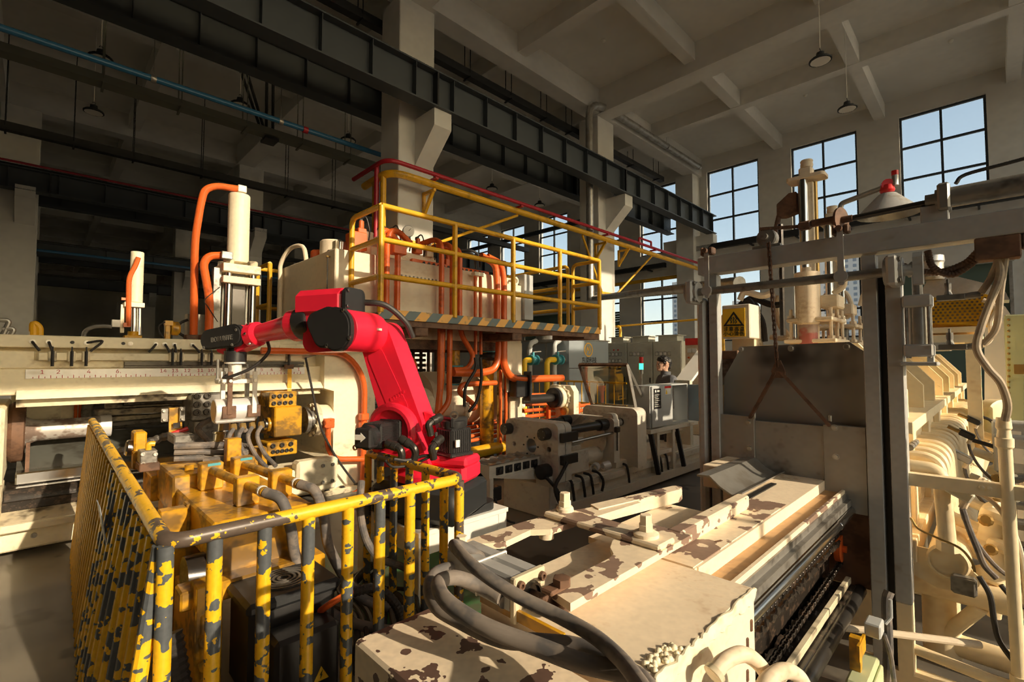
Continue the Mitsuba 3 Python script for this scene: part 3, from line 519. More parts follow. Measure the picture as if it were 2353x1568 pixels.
for x in (.33, .37): part(k, 'orange_pipe', cyl((x, 7.6, .8), (x, 7.6, 1.7), .016, 10), 'orange')
# bed: ways, steps and the pale lower body
part(k, 'trough_panel', prism([(6.55, .62), (7.2, .9), (7.2, .88), (6.55, .6)], (-.12, 0, 0), PY, PZ, 1.6), 'panel_dark')
part(k, 'side_web', prism([(6.6, .66), (6.85, .80), (6.6, .92)], (-.06, 0, 0), PY, PZ, .03), 'rust')
part(k, 'way', bx(-.12, 1.45, 6.42, 6.6, .55, .665, .012), 'polished')
part(k, 'bed_step', cat(bx(-.19, 1.45, 6.28, 6.7, .45, .55, .01), bx(-.22, 1.45, 6.18, 6.5, .37, .46, .01)), 'black_grease')
part(k, 'bed_apron', prism([(6.3, .40), (5.98, .315), (5.95, .30), (5.95, .24), (6.3, .24)], (-.30, 0, 0), PY, PZ, 1.9), 'cream_greasy')
part(k, 'bed_ledge', bx(-.22, 1.6, 5.9, 5.96, .25, .315, .01), 'cream')
part(k, 'bed', cat(bx(-1.6, 2.62, 5.99, 6.6, .07, .28, .015), bx(-1.6, -.19, 5.9, 6.6, .05, .62, .03)), 'cream')
jb = part(k, 'joint_block', bx(.46, .62, 5.9, 6.0, -.0, .34, .008), 'cream')
for z in (.14, .26): put(jb, 'bolt', 'socket', (.535, 5.9, z), NY, .03, 'galvanised')
put(k, 'plug', 'socket', (.02, 5.99, .18), NY, .022, 'galvanised')
part(k, 'bed_right', cat(bx(1.5, 2.7, 5.86, 6.4, .12, .42, .02), bx(2.2, 2.7, 5.8, 6.0, .2, .52, .03)), 'cream')
for x in (2.5, 2.62):
    for z in (.24, .44): put(k, 'bolt', 'socket', (x, 5.8, z), NY, .022, 'galvanised')
# grey die block with six socket screws, its lower body and the chrome post
db = part(k, 'die_block', bx(1.171, 1.464, 6.02, 6.52, 1.075, 1.356, 0.012), 'oily_steel')
for px in (455, 478):
    for py in (917, 936.5, 954): 
        a = math.atan((px - 1176.5) / 1101.0); x = 6.02 / math.tan(YAW - a)
        put(db, 'bolt', 'socket', (x, 6.02, 1.335 - (py - 917) * .0047), NY, .034, 'dark_steel')
part(k, 'die_holder', cat(bx(1.227, 1.607, 6.15, 6.65, 0.815, 1.056, 0.01), bx(1.538, 1.625, 5.95, 6.25, 0.819, 1.059, 0.01)), 'oily_steel')
part(k, 'chrome_post', lathe([(.13, -.03), (.13, .02), (.10, .02), (.10, .085), (.105, .09), (.105, .11), (.062, .115), (.062, .2), (.058, .205)], (1.399, 5.7, 0.874), PZ, 24), 'polished')
part(k, 'post_collar', lathe([(.145, 0), (.145, .05), (.12, .055)], (1.4, 5.7, 0.834), PZ, 24), 'galvanised')
bb = part(k, 'base_block', cat(bx(1.283, 1.553, 5.55, 6, 0.704, 0.863, 0.01), bx(1.537, 1.642, 5.55, 5.95, 0.671, 0.766, 0.01)), 'oily_steel')
for px, py in ((519, 1036), (541, 1034), (552, 1051), (573, 1048)):
    put(bb, 'bolt', 'socket', V(*(1.385, 5.54, 0.798)) + V((px - 519) * .0042, 0, -(py - 1036) * .004), NY, .026, 'dark_steel')
# yellow butt shear
ys = part(k, 'shear_head', cat(bx(1.951, 2.261, 5.85, 6.4, 0.831, 1.175, 0.012), bx(1.906, 2.214, 5.9, 6.3, 1.175, 1.348, 0.008)), 'yellow_grease', label='greasy yellow shear block')
for i in range(4):
    for j in range(2): put(ys, 'bolt', 'socket', V(*(1.953, 5.9, 1.302)) + V(.063 * i, 0, -.082 * j), NY, .024, 'dark_steel')
part(ys, 'barrel', cat(cyl((1.911, 6, 0.971), (2.017, 6, 0.967), .085, 20, ch=.01)), 'yellow_grease')
part(ys, 'plunger', cyl((1.873, 6, 0.975), (1.916, 6, 0.971), .07, 20, ch=.01), 'polished')
lb = part(k, 'lower_shear_block', bx(1.878, 2.211, 5.85, 6.25, 0.618, 0.778, 0.01), 'yellow_grease')
for i in range(3): put(lb, 'bolt', 'socket', V(*(1.938, 5.85, 0.74)) + V(.098 * i, 0, 0), NY, .026, 'dark_steel')
for i in range(5): put(lb, 'bolt', 'socket', V(*(1.94, 5.85, 0.671)) + V(.05 * i, 0, 0), NY, .022, 'dark_steel')
part(k, 'yellow_bar', bx(2.175, 2.222, 6.1, 6.112, 1.343, 1.625, 0), 'yellow')
part(k, 'bar_bracket', bx(2.143, 2.241, 6.09, 6.13, 1.615, 1.668, 0), 'rust')
part(k, 'container_flange', cat(lathe([(.16, 0), (.16, .05), (.12, .05), (.12, .12)], (2.393, 6.15, 0.968), PX, 24)), 'oily_steel')
fl = part(k, 'ring_flange', lathe([(.215, 0), (.215, .07), (.20, .08)], (2.505, 6.2, 0.954), PX, 28), 'cream_greasy')
for i in range(10):
    t = i * math.pi / 5 + .3; put(fl, 'bolt', 'hex', V(*(2.505, 6.2, 0.954)) + V(-.0, .185 * math.cos(t), .185 * math.sin(t)), NX, .022, 'cream')
part(k, 'container_tube', cyl((2.571, 6.25, 0.944), (2.79, 6.25, 0.931), .2, 28, ch=.02), 'cream')
# front platen
pl = [(2.62, 0), (3.34, 0), (3.34, 1.9), (2.62, 1.86), (2.62, 1.36), (2.75, 1.32), (2.75, .5), (2.62, .46)]
part(k, 'platen', prism(pl, (0, 6.08, 0), PX, PZ, -1.7), 'cream')
part(k, 'platen_foot', bx(2.58, 3.4, 5.98, 6.2, 0, .07, .01), 'cream_greasy')
for i in range(4): put(k, 'foot_bolt', 'hex', (2.66 + i * .2, 6.03, .07), PZ, .03, 'dark_steel')
part(k, 'tie_cover', cyl((2.0, 6.7, 1.93), (3.6, 6.7, 1.93), .07, 16), 'cream')
part(k, 'small_hose', corrug(spl([(2.359, 6.06, 1.754), (2.549, 6.06, 1.811), (2.777, 6.06, 1.876), (2.927, 6.06, 1.885), (3.02, 6.06, 1.852)], 10), .016, .02, .15, 8), 'galvanised')
op = part(k, 'orange_pipe', tube([(1.837, 6, 1.831), (2.869, 6, 1.826), (3.139, 6, 1.489), (3.137, 6, 0.315), (3.128, 6, 0.029), (2.928, 6, -0.058)], .038, 12, .22, 6), 'orange')
for py in (958, 978): part(op, 'clamp', cb(aY(836, py, 5.99), (.11, .1, .09), .008), 'orange')
op = part(k, 'orange_pipe', tube([(2.632, 5.97, 0.93), (2.632, 5.97, 0.613), (2.731, 5.97, 0.458), (3.164, 5.97, 0.402)], .036, 12, .18, 6), 'orange')
part(op, 'flange_block', cb((2.638, 5.97, 0.924), (.12, .1, .12), .01), 'orange')
for d in (-.035, .035):
    for e in (-.035, .035): put(op, 'bolt', 'hex', V(*(2.616, 5.92, 0.93)) + V(d, 0, e), NY, .012, 'orange')
part(k, 'black_cable', tube(spl([(2.307, 5.9, 1.753), (2.376, 5.9, 1.445), (2.497, 5.9, 0.932), (2.64, 5.9, 0.621), (2.786, 5.9, 0.383), (2.966, 5.9, 0.133)], 6), .014, 8), 'black_rubber')
part(k, 'orange_coil', tube(spl([(3.476, 6.3, 2.154), (3.564, 6.3, 1.865), (3.758, 6.3, 1.829), (3.813, 6.3, 1.583)], 6), .03, 8), 'orange')
# things on the press
h = thing('hydraulic_cylinder', 'tall upright cream hydraulic cylinder on chromed rods beside two orange pipes', 'hydraulic cylinder')
part(h, 'barrel', lathe([(.115, 0), (.122, .005), (.122, .86), (.115, .875)], (1.76, 6.72, 2.95), PZ, 28), 'cream')
part(h, 'port_block', cb((1.781, 6.72, 3.902), (.1, .1, .09), .006), 'cream_greasy')
part(h, 'top_plate', bx(1.55, 1.97, 6.5, 6.94, 2.80, 2.90, .006), 'cream')
part(h, 'moving_plate', bx(1.55, 1.97, 6.5, 6.94, 2.66, 2.745, .006), 'cream_dusty')
for x in (1.63, 1.9):
    for y in (6.6, 6.86):
        part(h, 'rod', cyl((x, y, 1.9), (x, y, 2.8), .042, 16), 'polished'); part(h, 'rod_nut', lathe([(.06, 0), (.06, .06), (.05, .07)], (x, y, 2.9), PZ, 8), 'cream_greasy')
part(h, 'ram', bx(1.69, 1.83, 6.64, 6.8, 1.9, 2.8), 'dark_steel')
part(h, 'side_guide', bx(1.474, 1.552, 6.6, 6.7, 2.078, 2.842, 0), 'oily_steel')
part(h, 'valve_block', cb((1.576, 6.5, 2.981), (.12, .1, .09), .006), 'oily_steel')
part(h, 'orange_pipe', tube([(1.732, 6.72, 3.9), (1.495, 6.72, 3.877), (1.377, 6.72, 3.798), (1.341, 6.72, 3.606), (1.297, 6.72, 3.199), (1.294, 6.72, 2.961), (1.309, 6.72, 1.995)], .042, 12, .12, 5), 'orange')
part(h, 'orange_pipe', tube([(1.551, 6.55, 2.99), (1.406, 6.55, 2.962), (1.35, 6.55, 2.86), (1.381, 6.55, 2.688), (1.427, 6.55, 2.433), (1.428, 6.55, 2.019)], .045, 12, .12, 5), 'orange')
for x, y in ((1.309, 6.72), (1.428, 6.55)): part(h, 'pipe_foot', bx(x - .09, x + .09, y - .08, y + .08, 1.925, 2.02, .01), 'rust')
part(h, 'wire', tube(spl([(1.516, 6.5, 2.594), (1.363, 6.5, 2.423), (1.4, 6.5, 2.349), (1.503, 6.5, 2.176)], 5), .005, 6), 'black_rubber')
gb = thing('junction_box', 'small grey-green steel box on the press behind the orange pipes', 'box')
part(gb, 'body', bx(1.282, 1.465, 6.95, 7.1, 2.033, 2.292, 0.005), 'cabinet_grey'); part(gb, 'cable', tube(spl([(1.28, 6.9, 2.213), (1.194, 6.9, 2.155), (1.196, 6.9, 2.05), (1.277, 6.9, 1.996)], 5), .016, 8), 'black_rubber')
part(gb, 'stand', bx(1.326, 1.436, 6.97, 7.07, 1.991, 2.034, 0), 'dark_steel')
ov = thing('orange_valve', 'dusty orange valve actuator standing on the press left of the green-grey box', 'valve')
part(ov, 'post', bx(1.012, 1.061, 6.6, 6.68, 1.956, 2.144, 0.006), 'yellow_grease'); part(ov, 'body', cat(lathe([(.07, 0), (.08, .02), (.08, .07), (.05, .09)], (1.068, 6.65, 2.084), PX, 16), bx(1.007, 1.08, 6.58, 6.68, 2.114, 2.168, 0)), 'yellow_grease')
part(ov, 'cable', tube(spl([(1.026, 6.6, 2.164), (0.955, 6.6, 2.11), (0.957, 6.6, 2.042), (1.003, 6.6, 1.965)], 5), .008, 6), 'black_rubber')
h = thing('hydraulic_cylinder', 'smaller upright cream hydraulic cylinder farther back on the press, far left', 'hydraulic cylinder')
part(h, 'barrel', lathe([(.06, 0), (.066, .005), (.066, .6), (.06, .61)], (0.807, 7.2, 2.406), PZ, 20), 'cream')
part(h, 'flange', bx(0.692, 0.882, 7.1, 7.32, 2.344, 2.4, 0.005), 'cream')
for px in (308, 320): part(h, 'rod', cyl(aY(px, 770, 7.2), aY(px, 706, 7.2), .027, 12), 'polished')
part(h, 'foot', cat(bx(0.703, 0.868, 7.1, 7.3, 1.955, 2.011, 0.005), lathe([(.055, 0), (.055, .05)], (0.793, 7.2, 2.01), PZ, 16)), 'yellow')
part(h, 'orange_pipe', tube([(0.805, 7.1, 2.934), (0.783, 7.1, 2.838), (0.723, 7.1, 2.686), (0.735, 7.1, 2.115)], .026, 10, .08), 'orange')
part(h, 'side_bar', bx(0.666, 0.702, 7.15, 7.21, 2.039, 2.37, 0), 'cream'); part(h, 'bracket', cat(bx(0.663, 0.714, 7.1, 7.15, 2.417, 2.447, 0), bx(0.689, 0.752, 7.08, 7.13, 2.104, 2.154, 0)), 'orange')
part(h, 'limit_box', bx(0.586, 0.663, 7.1, 7.18, 2.1, 2.185, 0.004), 'white_paint')
part(h, 'hose', corrug(spl([(0.349, 7.1, 1.96), (0.362, 7.1, 2.038), (0.429, 7.1, 2.09), (0.522, 7.1, 2.104), (0.587, 7.1, 2.098)], 8), .024, .03, .12, 8), 'oily_steel')
u = thing('yellow_pipe_elbow', 'yellow U-shaped pipe rising from the far left of the press', 'pipe')
part(u, 'pipe', tube([(-0.04, 6.7, 1.941), (-0.045, 6.7, 2.088), (-0.003, 6.7, 2.047), (0, 6.7, 1.934)], .034, 10, .06), 'yellow'); part(u, 'base', bx(-0.074, 0.005, 6.68, 6.82, 1.932, 2.001, 0.005), 'cream')
for pts, lb_ in (((0, 736, 14, 736, 3, 776), 'upper'), ((4, 756, 22, 752, 14, 776), 'lower')):
    one('bent_steel_pipe', f'dusty bent steel pipe at the far left end of the press top, {lb_} of two', 'pipe', tube([V(*(-0.272, 6.7, 2.1)) + V((x - 0) * .0046, 0, -(y - 736) * .0044) for x, y in zip(pts[::2], pts[1::2])], .022, 10, .06), 'galvanised', 'bent steel pipes')

# ================================================================ oil tank with its pipework
TX0, TY0 = 2.59, 5.75
k = tank = thing('hydraulic_oil_tank', 'big cream hydraulic oil tank above the press, draped with orange pipes', 'tank')
part(k, 'body', bx(TX0, 5.84, TY0, 7.78, 2.02, 3.12, .012), 'cream_tank')
part(k, 'underframe', cat(bx(TX0, 5.84, TY0 + .02, TY0 + .14, 1.88, 2.02), bx(TX0, TX0 + .12, TY0 + .14, 7.7, 1.88, 2.02), bx(5.72, 5.84, TY0 + .14, 7.7, 1.88, 2.02), bx(TX0, 5.84, 7.6, 7.7, 1.88, 2.02)), 'rust')
part(k, 'manhole_cover', bx(3.42, 4.22, TY0 - .012, TY0, 2.2, 2.93, .003), 'cream_tank')
for i in range(12):
    put(k, 'bolt', 'dome', (3.47 + i * .064, TY0 - .012, 2.895), NY, .014, 'oily_steel')
    for x in (3.45, 4.19): put(k, 'bolt', 'dome', (x, TY0 - .012, 2.25 + i * .055), NY, .014, 'oily_steel')
part(k, 'side_panel', bx(TX0 - .008, TX0, 5.98, 6.75, 2.66, 3.0, .002), 'cream_tank')
part(k, 'sight_tube', tube([(TX0 - .03, 5.9, 3.02), (TX0 - .03, 5.9, 2.4)], .008, 8), 'dark_steel')
part(k, 'sight_cock', cat(cyl((TX0, 5.9, 3.03), (TX0 - .05, 5.9, 3.03), .014, 8), cyl((TX0, 5.9, 2.45), (TX0 - .05, 5.9, 2.45), .014, 8)), 'brass')
part(k, 'right_plate', bx(5.5, 5.84, 5.68, 5.74, 1.2, 3.0, .005), 'cream_tank')
part(k, 'lifting_eye', ringm((5.66, 5.66, 3.06), NY, .07, .04, .03, 16), 'cream')
part(k, 'control_box', bx(5.86, 6.08, 5.62, 5.95, 2.42, 3.2, .008), 'box_grey')
def op(pts, r, Y, fil=.14): return part(k, 'orange_pipe', tube(pts, r, 12, fil, 6), 'orange')
op([(3.125, 5.6, 2.246), (3.124, 5.6, 2.785), (3.117, 5.6, 3.309), (3.191, 5.6, 3.461), (3.388, 5.6, 3.311)], .036, 0, .1)
op([(3.208, 5.58, 2.25), (3.208, 5.58, 3.253), (3.257, 5.58, 3.436), (3.375, 5.58, 3.447), (3.573, 5.58, 3.317)], .040, 0, .1)
op([(3.381, 5.6, 2.262), (3.384, 5.6, 3.134)], .040, 0)
part(k, 'pipe_block', cb((3.383, 5.6, 3.204), (.2, .14, .14), .01), 'orange')
for a, z, e in ((1015, 558, 950), (1040, 563, 990), (1058, 567, 1000)):
    part(k, 'orange_pipe', tube([V(*(3.99, 6.1, 3.429)) + V((e - 955) * .006, 0, 0), V(*aY(1000, z - 4, 5.8)) + V((a - 1015) * .008, 0, .03), V(*aY(1015, z, 5.62)) + V((a - 1015) * .0078, 0, -.02), V(*(4.121, 5.62, 2.309)) + V((a - 1015) * .0078, 0, 0)], .04, 12, .16, 6), 'orange')
op([(4.093, 5.55, 2.303), (4.076, 5.55, 1.465), (4.013, 5.55, 0.918)], .045, 0)
op([(4.055, 5.55, 2.301), (4.051, 5.55, 0.915)], .04, 0)
op([(4.186, 5.5, 2.306), (4.179, 5.5, 1.124), (4.014, 5.5, 0.97)], .04, 0, .1)
op([(4.456, 5.62, 2.33), (4.49, 5.62, 2.103), (4.747, 5.62, 1.78), (4.619, 5.62, 1.582), (4.347, 5.62, 1.585)], .04, 0, .14)
for px in (1092, 1104): op(pY(5.62, px, 735, px, 635), .026, 0)
for px in (1092, 1104): op(pY(5.62, px + 1, 745, px + 1, 815), .026, 0)
part(k, 'pipe_saddle', cb((4.829, 5.64, 3.061), (.2, .1, .06), .005), 'cream')
op([(5.257, 5.6, 2.378), (5.239, 5.6, 1.784), (5.145, 5.6, 1.576), (4.854, 5.6, 1.526), (4.332, 5.6, 1.541)], .058, 0, .2)
op([(5.2, 5.6, 2.375), (5.199, 5.6, 3.041), (5.16, 5.6, 3.275), (4.856, 5.6, 3.353)], .055, 0, .2)
op([(5.354, 5.6, 2.384), (5.353, 5.6, 3.06), (5.295, 5.6, 3.294), (4.992, 5.6, 3.361)], .05, 0, .2)
op([(5.297, 5.55, 2.203), (5.297, 5.55, 1.644), (5.444, 5.55, 1.446), (5.727, 5.55, 1.411), (6.771, 5.55, 1.408)], .062, 0, .25)
op([(5.275, 5.7, 1.363), (4.576, 5.7, 1.358), (4.509, 5.7, 1.255), (4.853, 5.7, 1.005), (4.774, 5.7, 0.977), (4.662, 5.7, 0.998)], .04, 0, .12)
for px in (1150, 1163): op(pY(5.72, px, 850, px, 1046), .026, 0)
op([(3.733, 6.1, 1.751), (3.932, 6.1, 1.752), (3.993, 6.1, 1.648), (3.998, 6.1, 1.196)], .045, 0, .12)
for y in (893, 904, 916): op(pY(6.6, 1200, y + 15, 1262, y + 13), .03, 0)
part(k, 'drain_loop', tube([(3.07, 5.5, 2.208), (3.145, 5.5, 2.101), (3.266, 5.5, 2.005), (3.327, 5.5, 2.235)], .042, 12, .12), 'orange')
for a, b in ((5.28, 1.5), (5.35, 1.42)):
    pass
part(k, 'black_hose', tube(spl([(4.578, 5.4, 1.764), (4.579, 5.4, 1.585), (4.399, 5.4, 1.336), (4.376, 5.4, 1.056)], 6), .022, 8), 'black_rubber')
part(k, 'black_hose', tube(spl([(4.679, 5.4, 1.765), (4.698, 5.4, 1.454), (4.614, 5.4, 1.136), (4.466, 5.4, 0.981)], 6), .022, 8), 'black_rubber')
part(k, 'black_hose', tube(spl([(4.541, 5.8, 3.41), (4.757, 5.8, 3.46), (4.964, 5.8, 3.423), (5.021, 5.8, 3.22)], 6), .022, 8), 'black_rubber')
part(k, 'black_hose', tube(spl([(4.584, 5.8, 3.383), (4.802, 5.8, 3.418), (4.892, 5.8, 3.363), (4.929, 5.8, 3.186)], 6), .022, 8), 'black_rubber')
# valves and gauge on the top
part(k, 'valve_manifold', cat(bx(3.2, 4.3, 6.0, 6.6, 3.12, 3.3, .01), bx(3.05, 3.3, 6.1, 6.4, 3.12, 3.52, .01), bx(3.5, 3.62, 5.95, 6.5, 3.3, 3.42, .01)), 'cream_dusty')
for i, (x, y, z) in enumerate([(3.05, 6.0, 3.5), (3.3, 5.95, 3.42), (3.5, 5.95, 3.46), (3.7, 6.0, 3.46), (3.95, 6.0, 3.42), (4.15, 6.0, 3.4), (4.5, 6.0, 3.3), (4.7, 6.1, 3.32)]):
    v = part(k, 'solenoid_valve', cat(cb((x, y, z - .06), (.12, .12, .12), .008), lathe([(.035, 0), (.035, .1), (.02, .11)], (x, y - .02, z), PZ, 10)), 'cream_dusty' if i % 2 else 'orange')
    part(v, 'connector', cat(cb((x, y, z + .11), (.05, .05, .05), .008), tube(spl([(x, y, z + .13), (x + .05, y - .05, z + .16), (x + .1, y - .06, z - .02), (x + .12, y, z - .14)], 4), .01, 6)), 'black_rubber')
part(k, 'valve_plate', bx(4.3, 5.3, 5.95, 6.6, 3.12, 3.2, .01), 'rust')
for i in range(14): put(k, 'manifold_bolt', 'socket', (4.0 + i * .09, 5.9 + .0 * i, 3.16), NY, .02, 'dark_steel')
part(k, 'manifold_front', bx(3.8, 5.3, 5.9, 5.96, 3.12, 3.2, .006), 'orange')
gp = (3.778, 5.95, 3.597)
g = part(k, 'pressure_gauge', cat(lathe([(.085, 0), (.085, .045), (.075, .05)], V(*gp) + V(0, .03, 0), V(-.35, -1, 0), 24), cyl(V(*gp) + V(0, .02, -.2), V(*gp) + V(0, .02, -.08), .012, 8)), 'galvanised')
part(g, 'dial', lathe([(.073, 0), (0, .002)], V(*gp) + V(0, .03, 0) + .052 * V(-.33, -.944, 0), V(-.35, -1, 0), 24, cap=False), 'white_paint')
d = V(-.33, -.944, 0); part(g, 'needle', tube([V(*gp) + V(0, .03, 0) + .056 * d, V(*gp) + V(.03, .02, .04) + .056 * d], .003, 6), 'ink_black')
for x, y, r, hh, m in ((2.95, 7.0, .16, .22, 'orange'), (2.95, 6.62, .18, .3, 'cream_dusty'), (2.78, 6.05, .085, .17, 'polished')):
    part(k, 'filter_cap', lathe([(r, 0), (r, hh - .02), (r - .02, hh)], (x, y, 3.12), PZ, 28), m)
part(k, 'accumulator_box', cb((2.98, 5.98, 3.3), (.2, .24, .24), .01), 'orange')
part(k, 'lifting_lug', bx(2.62, 2.66, 5.8, 5.92, 3.12, 3.24, .01), 'cream')
part(k, 'breather_pipe', tube(spl([(TX0 - .05, 7.5, 2.0), (TX0 - .05, 7.5, 2.9), (TX0 - .05, 7.48, 3.18), (TX0 + .02, 7.3, 3.38), (TX0 + .08, 7.0, 3.36), (TX0 + .1, 6.9, 3.12)], 6), .032, 10), 'cream_dusty')
# legs and the big cylinder beneath
for px, m, r in ((1028, 'yellow_grease', .085), (1122, 'yellow_grease', .115)):
    x = {1028: 4.62, 1122: 5.3}[px]
    p_ = part(k, 'yellow_leg', cyl((x, 5.95, 0 if px > 1100 else 1.35), (x, 5.95, 2.02), r, 20), m)
    if px < 1100:
        for z in (1.62, 1.52, 1.34): part(p_, 'flange', lathe([(.14, 0), (.14, .025)], (x, 5.95, z), PZ, 20), 'teal')
        part(p_, 'bellows', lathe([(.09, 0), (.12, .05), (.12, .1), (.09, .14)], (x, 5.95, 1.37), PZ, 20), 'black_rubber')
    else:
        part(p_, 'bellows', lathe([(.12, 0), (.15, .05), (.15, .1), (.12, .14)], (x + .02, 5.94, 1.72), PZ, 20), 'black_rubber'); part(p_, 'flange', lathe([(.16, 0), (.16, .03)], (x + .02, 5.94, 1.86), PZ, 20), 'teal')
c = part(k, 'main_cylinder', lathe([(.30, 0), (.44, .06), (.46, .12), (.46, 2.0), (.40, 2.05)], (4.3, 6.55, 1.08), PX, 32), 'cream_tank')
part(c, 'end_flange', lathe([(.33, 0), (.33, .06), (.27, .06), (.27, .2)], (4.12, 6.3, 1.02), V(.95, .0, 0), 28), 'cream')
pf = part(k, 'pump', cat(lathe([(.13, 0), (.13, .04), (.09, .04), (.09, .2), (.13, .2), (.13, .24), (.09, .25)], (4.435, 5.75, 0.964), V(.72, -.68, 0), 20)), 'cream_dusty')
for i in range(8):
    t = i * math.pi / 4; dd = frame((.72, -.68, 0)); put(pf, 'bolt', 'hex', V(*(4.435, 5.75, 0.964)) + .24 * dd[2] + .11 * (math.cos(t) * dd[0] + math.sin(t) * dd[1]), dd[2], .014, 'rust')
part(k, 'end_post', cat(bx(5.48, 5.60, 5.76, 5.9, 0, 2.0), bx(5.60, 5.80, 5.8, 6.0, 0, 2.0)), 'cream_greasy')
part(k, 'post_plate', bx(5.60, 5.88, 5.70, 5.74, 0, 2.02, .004), 'cream_tank')
part(k, 'pipe_clamp', cat(bx(5.55, 5.82, 5.5, 5.70, 1.12, 1.48, .01), bx(5.80, 5.85, 5.44, 5.6, 1.04, 1.54, .01)), 'black_plastic')
for i in range(7): part(k, 'grille_bar', cyl((4.6 + i * .17, 7.6, .1), (4.6 + i * .17, 7.6, 2.0), .03, 8), 'rust')
for i in range(4): part(k, 'return_pipe', tube([(3.3, 7.3, 1.55 + i * .09), (5.0, 7.3, 1.55 + i * .09)], .025, 8), 'dark_steel')
for i in range(5): part(k, 'low_orange_pipe', tube(pY(6.2, 1055, 985 + 0, 1185, 978 + 0) if i == 9 else [(4.75, 6.0 + .1 * i, .42 + .05 * i), (5.9, 6.0 + .1 * i, .46 + .05 * i)], .03, 10), 'orange')
part(k, 'yellow_drain', tube([(4.3, 5.75, .28), (5.85, 5.75, .32)], .09, 14), 'yellow')
one('green_floor_plate', 'green painted step plate on the floor behind the robot', 'floor plate', bx(4.2, 5.4, 5.2, 5.85, .0, .12, .01), 'green_paint')

# ================================================================ service platform
k = thing('service_platform', 'raised steel platform with yellow pipe railing and black and yellow striped edge', 'platform')
part(k, 'deck', cat(bx(2.8, 7.16, 5.02, 5.74, 2.22, 2.28), bx(6.75, 7.16, 5.02, 7.9, 2.22, 2.28)), 'rust')
M('hazard', lambda p, n, uv: mix(mix((0.12, 0.16, 0.17), (0.80, 0.43, 0.10), smoothstep(.49, .51, dr.abs((p.x - p.z * .9) * 2.95 - dr.floor((p.x - p.z * .9) * 2.95) - .5) * 2)), (0.2, 0.17, 0.12), smoothstep(.62, .7, fbm(p.x * 9, p.y * 9, p.z * 9, 3)) * .6), 0.45)
part(k, 'striped_edge', bx(2.78, 7.18, 4.99, 5.02, 2.2, 2.315, .002), 'hazard', False, label='black and yellow striped edge strip')
part(k, 'edge_channel', cat(bx(2.8, 7.16, 5.02, 5.1, 2.13, 2.22), bx(6.72, 7.16, 5.02, 5.74, 2.1, 2.2), bx(2.8, 2.9, 5.02, 5.74, 2.13, 2.22)), 'rust')
for x in (3.3, 5.0): part(k, 'bracket', bx(x, x + .2, 5.04, 5.74, 2.02, 2.14, .01), 'rust')
ZT, R_ = 3.53, .034
def pipe(pts, nm='rail', fil=0): part(k, nm, tube(pts, R_ if nm != 'post' else .036, 12, fil, 4), 'yellow')
for x in (2.8, 3.88, 4.97, 6.05, 7.16): pipe([(x, 5.0, 2.28), (x, 5.0, ZT)], 'post')
for z in (ZT, 3.13, 2.7): pipe([(2.8, 5.0, z), (7.16, 5.0, z)])
pipe([(2.8, 5.0, ZT), (2.8, 5.74, ZT), (2.8, 5.74, 2.2)], 'end_rail', .1)
for z in (3.13, 2.7): pipe([(2.8, 5.0, z), (2.8, 5.74, z)], 'end_rail')
pipe([(7.16, 5.0, ZT), (7.16, 5.6, ZT), (7.16, 5.6, 2.28)], 'end_rail', .1)
for z in (3.13, 2.7): pipe([(7.16, 5.0, z), (7.16, 5.6, z)], 'end_rail')
pipe([(7.16, 5.72, 2.28), (7.16, 5.72, ZT), (7.16, 7.9, ZT), (7.16, 7.9, 2.28)], 'end_rail', .1)
for z in (3.13, 2.7): pipe([(7.16, 5.72, z), (7.16, 7.9, z)], 'end_rail')
# the caged ladder rail behind the tank
k = thing('ladder_rail', 'yellow pipe railing seen behind the left end of the oil tank', 'railing')
for y in (8.0, 8.6): part(k, 'post', tube([(2.55, y, .0), (2.55, y, 3.25)], .035, 10), 'yellow')
for z in (3.25, 2.6): part(k, 'rail', tube([(2.55, 8.0, z), (2.55, 8.6, z), (3.4, 8.6, z)], .032, 10), 'yellow')
for z in (2.1, 1.7, 1.3): part(k, 'rung', cyl((2.55, 8.0, z), (2.55, 8.6, z), .025, 8), 'yellow')
# overhead red and yellow pipes on brackets at the columns
k = thing('overhead_pipe_track', 'dark red pipe over a yellow pipe, bracketed to the columns, running to the window wall', 'pipe')
part(k, 'red_pipe', tube([(4.75, 9.7, 5.66), (4.75, 8.3, 5.7), (19.3, 8.3, 5.66)], .045, 10, .3, 6), 'red_pipe')
part(k, 'yellow_pipe', tube([(4.85, 9.4, 5.45), (4.85, 8.36, 5.5), (18.9, 8.36, 5.46)], .075, 12, .4, 6), 'yellow')
part(k, 'red_drop', cyl((4.78, 8.75, 3.2), (4.78, 8.75, 5.68), .05, 10), 'red_pipe')
for y in (8.62, 8.95): part(k, 'yellow_post', cyl((4.86, y, 3.1), (4.86, y, 5.5), .06, 10), 'yellow')
for x in (5.9, 12.3, 13.6):
    part(k, 'bracket', cat(bx(x - .03, x + .03, 8.3, 8.74, 5.34, 5.4), bx(x - .03, x + .03, 8.68, 8.74, 4.85, 5.4), prism([(8.32, 5.36), (8.38, 5.4), (8.74, 4.92), (8.7, 4.86)], (x - .03, 0, 0), PY, PZ, .06)), 'yellow')
for x, x2 in ((8.5, 6.15), (11.2, 12.6), (15.2, 13.4)):
    part(k, 'strut', tube([(x, 8.4, 5.4), (x2, 8.7, 4.3 if x < 10 else 3.9)], .035, 8), 'yellow')
part(k, 'strut_plate', cat(bx(5.6, 6.2, 8.70, 8.745, 4.24, 4.3), bx(12.6, 13.35, 8.70, 8.745, 3.86, 3.93)), 'yellow')
part(k, 'red_branch', tube([(14.2, 8.3, 5.68), (14.2, 8.3, 5.86), (15.0, 8.3, 5.86), (15.0, 8.3, 5.68)], .035, 8, .05), 'red_pipe')
